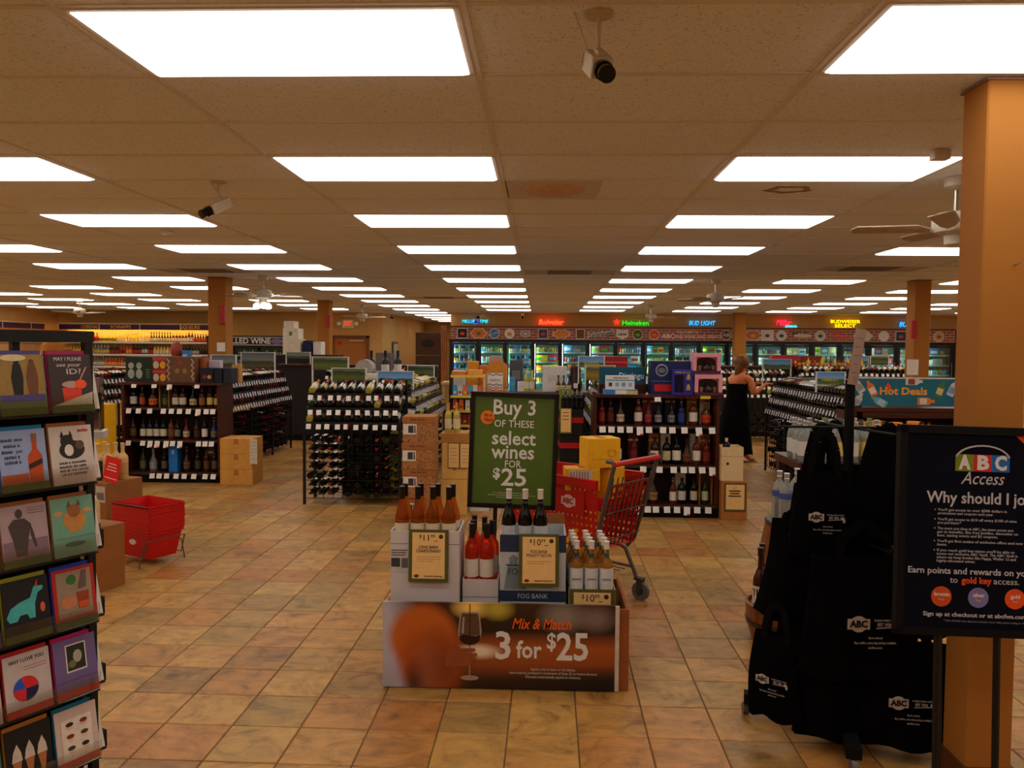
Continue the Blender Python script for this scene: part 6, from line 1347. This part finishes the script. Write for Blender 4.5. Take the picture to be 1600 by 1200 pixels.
def tote(loc,rz,w,h,label,logo=False,tilt=0,depth=.05,strap=.24,flare=1.12,seed=0):
    """bag hanging by two strap loops from (0,0,0); body below"""
    rs=random.Random(seed); t=thing('tote_bag',label,'tote bag',loc,rot=(R(tilt),0,R(rz)),group='black tote bags on the stand'); b=MB(); nu,nv=10,8; vs=[];fs=[]
    for side in (-1,1):
        for j in range(nv+1):
            for i in range(nu+1):
                u=i/nu*2-1; v=j/nv; ww=w/2*(1+(flare-1)*v); y=side*depth*(.25+.75*math.sin(min(1,v*1.3)*math.pi*.6))*math.sqrt(max(0,1-u*u*.96))
                y+=.012*math.sin(3*u*2+seed+2*v)*v; z=-strap-h*v+(.012*math.sin(5*u+seed) if j==nv else 0)
                vs.append((u*ww+.01*math.sin(4*v+seed),y,z))
    N=(nu+1)*(nv+1)
    for s in range(2):
        for j in range(nv):
            for i in range(nu):
                q=(s*N+j*(nu+1)+i,s*N+j*(nu+1)+i+1,s*N+(j+1)*(nu+1)+i+1,s*N+(j+1)*(nu+1)+i); fs.append(q if s else q[::-1])
    for j in range(nv):
        for i in (0,nu): a=j*(nu+1)+i; c=(j+1)*(nu+1)+i; fs.append((a,c,N+c,N+a))
    for i in range(nu): a=nv*(nu+1)+i; fs.append((a,a+1,N+a+1,N+a))
    b.add(vs,fs); b.build('bag_body',BAGM,t,True)
    for y in (-.02,.02):
        pts=[(-w*.26,y,-strap-.03),(-w*.2,y,-strap*.5),(-.03,y*.6,-.03),(0,y*.5,0),(.03,y*.6,-.03),(w*.2,y,-strap*.5),(w*.26,y,-strap-.03)]
        s=MB()
        for p,q in zip(pts,pts[1:]):
            p=Vector(p);q=Vector(q); n=(q-p).normalized(); o_=Vector((n.z,0,-n.x))*.014; yy=Vector((0,.0015,0))
            s.add([p-o_-yy,p+o_-yy,q+o_-yy,q-o_-yy,p-o_+yy,p+o_+yy,q+o_+yy,q-o_+yy],[(0,1,2,3),(7,6,5,4),(0,4,5,1),(1,5,6,2),(2,6,7,3),(3,7,4,0)])
        s.build('strap',STRAP,t)
    if logo:
        z=-strap-h*.52; s=logo; yv=-depth-.012; LG=P((176,166,160),.6,name='logo_pale'); x=-.045*s
        MB().prism(circ(x,z,.028*s,18,1.0,.95),yv-.0015,yv).box(x-.036*s,x+.036*s,yv-.0018,yv,z-.017*s,z+.017*s).build('round_logo',LG,t); txt(t,'ABC',.03*s,x,z,yv-.003,P((10,9,9),.8),width=.058*s,bold=.0012*s)
        txt(t,'FLORIDA FAMILY OWNED',.01*s,.045*s,z+.012*s,yv-.001,LG,width=.08*s); txt(t,'EST 1936',.014*s,.038*s,z-.002*s,yv-.001,LG,width=.045*s,bold=.0004)
        flat(t,'state_outline',[(.012*s,z-.012*s),(.07*s,z-.008*s),(.07*s,z+.004*s),(.086*s,z+.002*s),(.092*s,z-.014*s),(.088*s,z-.026*s),(.08*s,z-.022*s),(.078*s,z-.010*s),(.012*s,z-.015*s)],yv,LG)
        for i,(q,wd) in enumerate((('Save time!',.045),('Buy online, same-day pickup available.',.135),('abcfws.com',.045))): txt(t,q,.011*s,.01*s,z-.045*s-.016*s*i,yv-.001,LG,width=wd*s)
    return t
# top tier
tote((BAGX-.16,BAGY-.15,1.345),-6,.23,.36,'black tote bag with printed logo on the top left hook',.85,strap=.175,flare=1.1,seed=1)
tote((BAGX-.10,BAGY+.06,1.345),10,.26,.38,'black tote bag behind the top left logo bag',None,strap=.26,seed=2)
tote((BAGX+.13,BAGY-.10,1.365),-5,.15,.46,'bunched black tote bag on the top right hook',None,depth=.13,strap=.02,flare=2.0,seed=3)
tote((BAGX+.22,BAGY+.04,1.33),-12,.14,.42,'black tote bag at the outer right of the top hooks',None,depth=.1,strap=.03,flare=2.1,seed=4)
tote((BAGX+.02,BAGY+.22,1.345),0,.28,.4,'black tote bag hanging at the back of the stand',None,strap=.2,seed=5)
# middle tier
tote((BAGX-.245,BAGY-.07,.99),-24,.19,.42,'wide black tote bag on the left middle hook',None,depth=.09,strap=.05,flare=1.75,seed=6)
tote((BAGX-.02,BAGY-.24,.98),2,.44,.5,'large black tote bag with logo at the centre front',1.25,depth=.09,strap=.14,flare=1.1,seed=7)
tote((BAGX+.2,BAGY-.08,1.05),-14,.36,.46,'black tote bag on the right middle hook beside the poster',None,depth=.09,strap=.12,flare=1.2,seed=8)
tote((BAGX-.12,BAGY-.06,.98),8,.34,.5,'black tote bag between left and centre front bags',None,depth=.1,strap=.1,flare=1.15,seed=12)
# low tier
tote((BAGX-.34,BAGY-.16,.60),-38,.2,.36,'black tote bag with logo turned sideways at lower left',.8,strap=.13,flare=1.15,seed=9)
tote((BAGX+.15,BAGY-.26,.58),-6,.36,.42,'black tote bag with logo at lower right',1.05,depth=.08,strap=.1,flare=1.15,seed=10)
tote((BAGX-.08,BAGY-.18,.62),4,.36,.46,'black tote bag at the bottom centre of the stand',None,depth=.1,strap=.1,flare=1.1,seed=11)
# ================================================================ LOYALTY POSTER ON EASEL
ap=thing('loyalty_poster','navy loyalty program poster on a black easel at the right edge','poster stand',(1.515,2.74,1.066),rot=(R(-3),R(1.2),R(0)))
for q in ((-.30,-.275,-.35,.355),(.275,.30,-.35,.355),(-.30,.30,.33,.357),(-.30,.30,-.352,-.328)): MB().box(q[0],q[1],-.02,.012,q[2],q[3]).build('frame_bar',P((9,9,10),.6,spec=.2,name='poster_frame_matte'),ap)
MB().box(-.276,.276,-.008,.004,-.33,.331).build('poster',P((6,9,26),.7,spec=.12,noise=.05,name='poster_navy'),ap)
for sx in (-.145,.055): MB().cyl((sx,.012,-.35),(sx+.012,.02,-1.065),.012,n=8).build('easel_leg',BLACK,ap)
MB().cyl((-.13,.03,-.25),(-.05,.16,-1.06),.009,n=8).build('easel_leg',BLACK,ap)
PT=P((196,192,200),.5,noise=.02,name='poster_text'); y=-.0095; cx=-.02
flat(ap,'corner_flash',[(.088,.331),(.276,.331),(.276,.15)],-.008,P((226,72,20),.5,name='poster_orange'))
pts=[(cx+.09*math.cos(a),y,.243+.05*math.sin(a)) for a in [math.pi*i/14 for i in range(1,14)]]; MB().tube(pts,.0035,4).build('logo_arc',PT,ap)
for i,(c,ch) in enumerate((((120,140,30),'A'),((200,40,40),'B'),((30,110,190),'C'))):
    x=cx-.06+.06*i; flat(ap,'logo_square',rect(x-.03,x+.03,.205,.262),-.008,P(c,.5,noise=.02)); txt(ap,ch,.065,x,.233,-.0105,P((226,222,222),.5,noise=.02),bold=.003,width=.04)
txt(ap,'Access',.06,cx,.18,y,PT,width=.145,shear=.35); txt(ap,'Why should I join?',.055,-.012,.113,y,PT,width=.38,bold=.0008)
T=[('You\'ll get access to over $500 dollars in',.072),('promotions and coupons each year.',.06),('You\'ll get access to $10 off every $100 of wine',.04),('you purchase.*',.028),('The more you shop at ABC, the more access you',.009),('get to benefits, like free bottles, discounts on',-.003),('beer, tasting events and $5 coupons.',-.015),('You\'ll get first notice of exclusive offers and new',-.034),('items.',-.046),('If you reach gold key status you\'ll be able to',-.065),('access our exclusive ABC Vault. The ABC Vault is',-.077),('where we keep bottles like Pappy, Weller 12 and',-.089),('highly-allocated wines.',-.101)]
for i,(s,z) in enumerate(T):
    txt(ap,s,.0125,-.165,z,y,PT,align='LEFT',width=.0056*len(s))
    if i in (0,2,4,7,9): MB().prism(circ(-.173,z,.0022,8),-.0092,-.008).build('bullet',PT,ap)
txt(ap,'Earn points and rewards on your way',.03,-.02,-.135,y,PT,width=.48,bold=.0004); txt(ap,'to',.03,-.105,-.165,y,PT); txt(ap,'gold key',.03,-.03,-.165,y,P((230,84,30),.5),width=.1,bold=.0008); txt(ap,'access.',.03,.07,-.165,y,PT,width=.085)
for x,c,s in ((-.145,(206,80,30),'bronze'),(-.022,(120,120,180),'silver'),(.1,(236,84,24),'gold')):
    d=flat(ap,'tier_disc',circ(x,-.222,.034,24),-.008,P(c,.5,noise=.03)); txt(d,s,.018,x,-.214,-.0105,P((236,214,196),.5),bold=.0005); txt(d,'key',.014,x,-.23,-.0105,P((220,170,140),.5)); MB().tube([(x+.013*math.cos(a),-.0094,-.2+.008*math.sin(a)) for a in [2*math.pi*i/12 for i in range(12)]],.001,4,closed=True).build('key_ring',P((170,90,60),.5),d)
txt(ap,'Sign up at checkout or at abcfws.com/access',.02,.0,-.282,y,PT,width=.41,bold=.0003); txt(ap,'* $10 off $100 wine discount excludes wines with a price ending in .97',.009,.0,-.303,y,P((130,128,140),.5),width=.27)
# ================================================================ HOT DEALS UNIT AND BOTTLE ISLAND AT RIGHT
hd=thing('deals_shelf','dark red wooden end shelf under the blue deals sign','shelf unit',(3.07,7.95,0))
for x in (0,1.12): MB().bbox(x-.0,x+.05,0,.42,.05,1.12,.003).build('side_panel',MAHOG,hd)
MB().box(.05,1.12,.38,.42,.05,1.1).build('back_panel',P((52,16,12),.6,name='deals_back'),hd); MB().bbox(-.0,1.17,-.02,.42,1.08,1.12,.004).build('top_board',MAHOG,hd); MB().box(.1,1.05,-.015,.03,1.02,1.075).build('valance',MAHOG,hd)
for z in (.12,.5,.83): MB().box(.05,1.12,.0,.38,z-.025,z).build('shelf',SHELFW,hd)
MB().box(0,1.17,0,.42,0,.07).build('kick_base',MATTEBLACK,hd)
for sx in (.025,1.145):
    for q in range(8): MB().box(sx-.006,sx+.006,-.002,.002,.7+.045*q,.72+.045*q).build('peg_slot',INK,hd)
hs=thing('deals_sign','blue hot deals sign with bottle pictures','sign',(3.07,7.98,1.1355)); k=P((16,104,128),.5,noise=.06,scale=4,name='deals_teal')
MB().box(0,1.17,-.008,.008,0,.27).build('board',k,hs); MB().box(-.01,1.18,-.012,.012,.27,.283).build('frame_top',FRW,hs)
MB().box(.02,.1,-.02,.04,-.014,.0).build('clip',BLACK,hs); MB().box(1.05,1.13,-.02,.04,-.014,.0).build('clip',BLACK,hs)
txt(hs,'Hot Deals',.1,.50,.145,-.0095,P((236,160,50),.5,noise=.02,name='deals_yellow'),width=.46,bold=.003); flat(hs,'flame',[(.33,.15),(.37,.15),(.385,.18),(.352,.235),(.335,.2),(.32,.185)],-.0082,P((226,70,30),.5))
for (x,z,a,c1,c2) in ((.06,.2,-35,(206,206,196),(150,150,140)),(.19,.17,-28,(226,110,40),(222,216,206)),(.06,.05,30,(190,190,186),(150,150,160)),(.27,.045,-60,(110,170,190),(170,200,210)),(.72,.05,90,(230,120,40),(220,210,200)),(.86,.17,20,(70,120,50),(206,190,130)),(.98,.18,25,(200,200,206),(120,150,190)),(1.08,.06,-55,(120,170,200),(90,140,180)),(1.12,.22,60,(214,206,196),(180,170,160)),(.6,.245,90,(196,206,206),(150,60,50))):
    T_=Matrix.Translation((x,0,z))@Matrix.Rotation(R(a),4,'Y'); b=MB(); b.T=T_; b.prism([(-.035,-.08),(.035,-.08),(.035,.03),(.014,.06),(.014,.085),(-.014,.085),(-.014,.06),(-.035,.03)],-.0098,-.008); o=b.build('bottle_picture',P(c1,.5,noise=.08),hs); b=MB(); b.T=T_; b.prism(rect(-.03,.03,-.055,.01),-.0106,-.0098); b.build('label_picture',P(c2,.5,noise=.1),o)
    # keep pictures inside the board edge
for i,(x,h) in enumerate(((.42,.1),(.50,.13),(.58,.08),(.72,.12),(.78,.09),(.12,.16),(.2,.15),(.27,.17))):
    bottle_parts('liquor_bottle','bottle with orange box top, %s on the deals shelf'%nth(i),'bottle','bottles on the deals shelf',(3.07+x,8.02,.831),'jug',.13+.1*h,.034,'green' if i%2 else 'brown',(190,180,110),(240,150,30),n=10,capz=.72)
bi=thing('bottle_island','low wooden island table carrying clear spirit bottles on the right','table',(2.62,6.75,0)); MB().bbox(-.55,.75,-.35,.35,.72,.78,.005).build('table_top',MAHOG,bi)
for sx in (-.5,.7):
    for sy in (-.3,.3): MB().box(sx-.03,sx+.03,sy-.03,sy+.03,0,.72).build('leg',MAHOG,bi)
MB().box(-.45,.65,-.28,.28,.3,.33).build('lower_shelf',SHELFW,bi)
n=0
for r_ in range(3):
    for i in range(6):
        x=2.14+.125*i; y=6.50+.14*r_; n+=1
        c=[(206,206,200),(200,200,206),(214,190,110),(206,206,196),(226,190,80),(206,200,190)][i]
        bottle_parts('spirit_jug','large clear spirit bottle, %s from left in the %s row on the island'%(nth(i),('front','middle','rear')[r_]),'bottle','clear spirit bottles on the island',(x,y,.781),'jug',.33,.055,'clear',c,(214,210,200) if i<2 else [(226,220,210),(130,170,60),(60,34,26)][(i+r_)%3],n=12)
for i in range(4):
    box_t=printed_box('orange_box','small orange box, %s from left on the island behind the clear bottles'%nth(i),(2.78+.15*i,7.0,.781),.09,.07,.28+.01*(i%2),(240,140,30),group='orange boxes on the island'); MB().box(-.03,.03,-.037,-.035,.2,.26).build('print',P((250,190,90),.5),box_t)
bb=printed_box('carton','teal blue carton with white stroke behind the bunched tote bag',(3.05,6.62,.781),.34,.16,.27,(24,96,140)); MB().prism([(.02,.02),(.06,.02),(-.02,.22),(-.06,.22)],-.083,-.08).build('stroke_print',P((190,196,196),.5),bb)
# round barrel display with vodka and whisky
br=thing('barrel_display','stepped round wooden barrel display beside the tote bags','display',(1.72,5.12,0)); BW=mat_wood('barrel_wood',(96,50,22),(150,88,44),axis=(6,6,1))
MB().lathe([(.24,0),(.29,.18),(.30,.3),(.29,.42),(.26,.585),(.24,.59),(.0,.59)],22).build('barrel',BW,br,True); MB().lathe([(.262,.55),(.267,.585),(.258,.592)],22).build('hoop',P((70,60,54),.4,metal=.7),br); MB().lathe([(.294,.2),(.302,.24),(.304,.26)],22).build('hoop',P((70,60,54),.4,metal=.7),br)
for i,(a,rr) in enumerate(((200,.17),(240,.19),(165,.18),(215,.06),(280,.18),(100,.16))):
    bottle_parts('vodka_bottle','clear vodka bottle with blue label, %s on top of the barrel'%nth(i),'bottle','vodka bottles on the barrel',(1.72+rr*math.cos(R(a)),5.12+rr*math.sin(R(a)),.592),'jug',.31,.045,'clear',(60,80,150),(226,222,220),n=14,lz=(.48,.6))
ob=thing('half_barrel','low half barrel tub in front of the stepped barrel','barrel',(1.40,4.60,0)); MB().lathe([(.16,0),(.19,.1),(.2,.22),(.185,.225),(.18,.20),(.0,.2)],20).build('tub',BW,ob,True); MB().lathe([(.192,.1),(.202,.13)],20).build('hoop',P((70,60,54),.4,metal=.7),ob)
for i,(a,rr) in enumerate(((185,.125),(235,.125),(135,.125),(285,.125),(0,.02),(60,.125))):
    bottle_parts('whisky_bottle','brown whisky bottle with white label, %s in the half barrel'%nth(i),'bottle','whisky bottles in the half barrel',(1.40+rr*math.cos(R(a)),4.60+rr*math.sin(R(a)),.202),'squat',.34,.042,'brown',(220,204,180),(16,14,14),n=14,lz=(.05,.36))
# two wine cartons beside the right cabinet
c1=box_thing('wine_carton','brown wine carton with price card beside the right cabinet',(1.915,7.99,.001),.25,.28,.385,(176,112,54))
pc=thing('price_card','olive-framed price card on the brown carton beside right cabinet','price card',(1.915,7.846,.34)); MB().box(-.1,.11,-.003,0,-.25,.03).build('olive_backing',OLIVE,pc); p=MB().box(-.085,.095,-.005,-.003,-.23,.015).build('cream_sheet',PAPER,pc)
for q,(z,w) in enumerate(((-.055,.11),(-.08,.09),(-.105,.12))): MB().box(-w/2,w/2,-.0056,-.005,z,z+.014).build('print_line',P((80,60,44),.6),p)
txt(p,'17',.035,0,-.02,-.0056,INK)
c2=open_carton('wine_carton','cream wine carton stacked on the brown carton by right cabinet',1.785,2.0,7.87,8.12,.3875,.66,.72,P((226,198,150),.6,noise=.04,name='cream_carton'),seam=.63); MB().prism(circ(-.045,.17,.014,12),-.127,-.125).build('seal',P((50,34,24),.6),c2)
bottle_parts('wine_bottle','wine bottle with white top inside the cream carton','wine bottle',None,(1.85,7.95,.661),'bord',.14,.036,'dark',None,(222,214,204))
# shelf unit glimpsed at the right edge
rs_=thing('wine_shelf','wooden shelf of bottles glimpsed at the extreme right edge','shelf unit',(4.95,7.4,0)); 
for z in (.6,.85,1.1,1.35): MB().box(-.35,.6,-.15,.2,z-.02,z).build('shelf',MAHOG,rs_)
MB().box(-.37,-.35,-.15,.2,0,1.37).build('side_panel',MAHOG,rs_); MB().box(.6,.62,-.15,.2,0,1.37).build('side_panel',MAHOG,rs_)
for li,z in enumerate((.6,.85,1.1)):
    for i in range(9): bulk('spirit','liquor_bottle',bottle_mesh('whis',.22,.036,['amber','straw','red'][(li+i)%3],(214,200,150),(200,170,90),7),Matrix.Translation((4.66+.1*i,7.33,z)),'bottle, %s from left on the %s shelf at the extreme right'%(nth(i),('low','middle','high')[li]),'bottle','bottles at the extreme right')
# ================================================================ THE WOMAN
def skin_mesh(name,joints,edges,root,mat,sub=2):
    me=bpy.data.meshes.new(name); names=list(joints); me.from_pydata([joints[n][:3] for n in names],[(names.index(a),names.index(b)) for a,b in edges],[])
    ob=bpy.data.objects.new(name,me); COL.objects.link(ob); md=ob.modifiers.new('s','SKIN'); md.use_smooth_shade=True
    sv=me.skin_vertices[0].data
    for i,n in enumerate(names):
        r=joints[n][3]; sv[i].radius=r if isinstance(r,tuple) else (r,r); sv[i].use_root=(n==root)
    s=ob.modifiers.new('b','SUBSURF'); s.levels=sub; s.render_levels=sub
    dg=bpy.context.evaluated_depsgraph_get(); dg.update(); m2=bpy.data.meshes.new_from_object(ob.evaluated_get(dg)); bpy.data.objects.remove(ob)
    m2.materials.clear(); m2.materials.append(mat); m2.name=name; return m2
SKIN=P((210,116,62),.5,noise=.04,scale=8,name='skin'); PX,PY=2.97,12.0
pe=thing('person','woman in long black sundress reaching toward the rack, seen from behind','person',(PX,PY,0))
J={'pelvis':(-.03,0,.86,(.13,.11)),'waist':(-.03,.0,1.0,(.115,.095)),'chest':(-.03,.0,1.15,(.13,.10)),'upper':(-.015,0,1.26,(.115,.085)),'neck':(.015,.01,1.34,.052),'skull0':(.04,.02,1.41,.07),'skull':(.045,.025,1.48,.088),'crown':(.04,.025,1.545,.06),
 'rsh':(.12,-.09,1.255,.056),'rel':(.19,-.16,1.03,.042),'rwr':(.33,-.10,1.155,.028),'rpalm':(.385,-.08,1.18,.024),
 'lsh':(-.10,.12,1.255,.056),'lel':(.08,.26,1.05,.042),'lwr':(.25,.17,1.16,.028),'lpalm':(.30,.13,1.175,.024),
 'rhip':(.03,-.05,.80,.085),'rkn':(.03,-.05,.45,.06),'ran':(.10,-.05,.09,.036),'rto':(.21,-.02,.03,.03),'lhip':(-.06,.05,.80,.085),'lkn':(-.05,.06,.45,.06),'lan':(-.05,.10,.09,.036),'lto':(.04,.14,.03,.03)}
E_=[('pelvis','waist'),('waist','chest'),('chest','upper'),('upper','neck'),('neck','skull0'),('skull0','skull'),('skull','crown'),('upper','rsh'),('rsh','rel'),('rel','rwr'),('rwr','rpalm'),('upper','lsh'),('lsh','lel'),('lel','lwr'),('lwr','lpalm'),('pelvis','rhip'),('rhip','rkn'),('rkn','ran'),('ran','rto'),('pelvis','lhip'),('lhip','lkn'),('lkn','lan'),('lan','lto')]
for sd,(bx,by,bz) in (('r',(.385,-.08,1.18)),('l',(.30,.13,1.175))):
    for f,(dx,dy,dz,l) in enumerate(((.9,-.25,.25,.055),(.95,-.1,.2,.062),(.95,.05,.1,.06),(.9,.2,.0,.05),(.4,-.5,.6,.045))):
        a='%sf%d'%(sd,f); J[a+'a']=(bx+dx*.03+(0 if f<4 else -.03),by+(f-1.5)*.012*(1 if f<4 else 0)+dy*.02,bz+dz*.02+(.006 if f==4 else 0),.0095); J[a+'b']=(bx+dx*(.03+l),by+(f-1.5)*.014*(1 if f<4 else 0)+dy*.03,bz+dz*.03-.012,.008)
        E_+=[(sd+'palm',a+'a'),(a+'a',a+'b')]
link('body',skin_mesh('body',J,E_,'pelvis',SKIN),pe)
fc=MB(); hx,hy,hz=.045,.025,1.475   # face looks towards +x (right) and a little away
fc.ball((hx+.093,hy+.03,hz-.01),.014,8,6,0,(1.3,.8,1.3)); fc.ball((hx+.02,hy-.084,hz-.005),.018,8,6,0,(.7,.5,1.3)); fc.build('nose_and_ear',SKIN,pe,True)
for sy in (-.012,.062): MB().ball((hx+.083,hy+sy,hz+.015),.009,8,6).build('eye',P((60,40,30),.2,name='eye'),pe,True)
MB().ball((hx+.085,hy+.028,hz-.045),.016,8,6,0,(.5,1.2,.4)).build('mouth',P((170,70,56),.4,name='lips'),pe,True)
HAIR=P((110,62,28),.45,noise=.35,scale=26,name='brown_hair'); hb=MB()
hb.ball((hx-.018,hy-.005,hz+.02),.112,16,10,0,(1.0,1.0,1.05)); 
prof=[(.075,1.50,.0),(.085,1.42,-.01),(.075,1.36,-.02),(.055,1.30,-.035),(.03,1.22,-.045),(.008,1.16,-.05)]
vs=[];fs=[];n=10
for r,z,dx in prof:
    for i in range(n): a=2*math.pi*i/n; vs.append((hx-.045+dx+r*.8*math.cos(a),hy-.03+r*math.sin(a),z+.006*math.sin(3*a)))
for q in range(len(prof)-1):
    for i in range(n): j=(i+1)%n; fs.append((q*n+i,q*n+j,(q+1)*n+j,(q+1)*n+i))
hb.add(vs,fs); hb.build('hair',HAIR,pe,True)
MB().tube([(hx-.02+.04*math.cos(a),hy-.06,hz+.105+.02*math.sin(a)) for a in [math.pi*i/8 for i in range(9)]],.012,6).build('hair_clip',P((230,150,20),.4,name='hair_clip'),pe,True)
db=MB(); DR=[(1.175,.150,.115,-.03),(1.12,.158,.122,-.03),(1.0,.150,.12,-.035),(.86,.19,.155,-.045),(.6,.225,.18,-.05),(.35,.24,.19,-.05),(.2,.235,.185,-.03),(.12,.225,.175,-.01)]
vs=[];fs=[];n=28
for k_,(z,rx,ry,cx_) in enumerate(DR):
    for i in range(n): a=2*math.pi*i/n; w=1+(.05*math.sin(7*a)+.02*math.sin(11*a+1))*max(0,(1.0-z))**.7; vs.append((cx_+rx*w*math.cos(a),ry*w*math.sin(a),z+(.012*math.sin(5*a) if k_==len(DR)-1 else 0)))
for q in range(len(DR)-1):
    for i in range(n): j=(i+1)%n; fs.append((q*n+j,q*n+i,(q+1)*n+i,(q+1)*n+j))
db.add(vs,fs); db.build('dress',P((8,7,8),.85,spec=.1,name='black_dress'),pe,True)
for s in (MB().tube([(.085,-.095,1.17),(.085,-.105,1.24),(.07,-.07,1.32),(.10,.03,1.30)],.009,6),MB().tube([(-.12,.05,1.17),(-.11,.05,1.26),(-.08,.07,1.31)],.009,6)): s.build('dress_strap',P((30,14,12),.7,name='strap_dark'),pe,True)
for (x,y,a) in ((.165,-.035,14),(-.005,.12,22)):
    b=MB(); b.T=Matrix.Translation((x,y,0))@Matrix.Rotation(R(a),4,'Z'); b.prism([(-.09,0),(.11,0),(.12,.01),(.02,.016),(-.09,.024)],-.035,.035); b.prism([(.03,.014),(.075,.012),(.07,.055),(.04,.06)],-.036,.036); b.build('sandal',P((176,120,84),.6,name='sandal_tan'),pe)
flush_bulk()
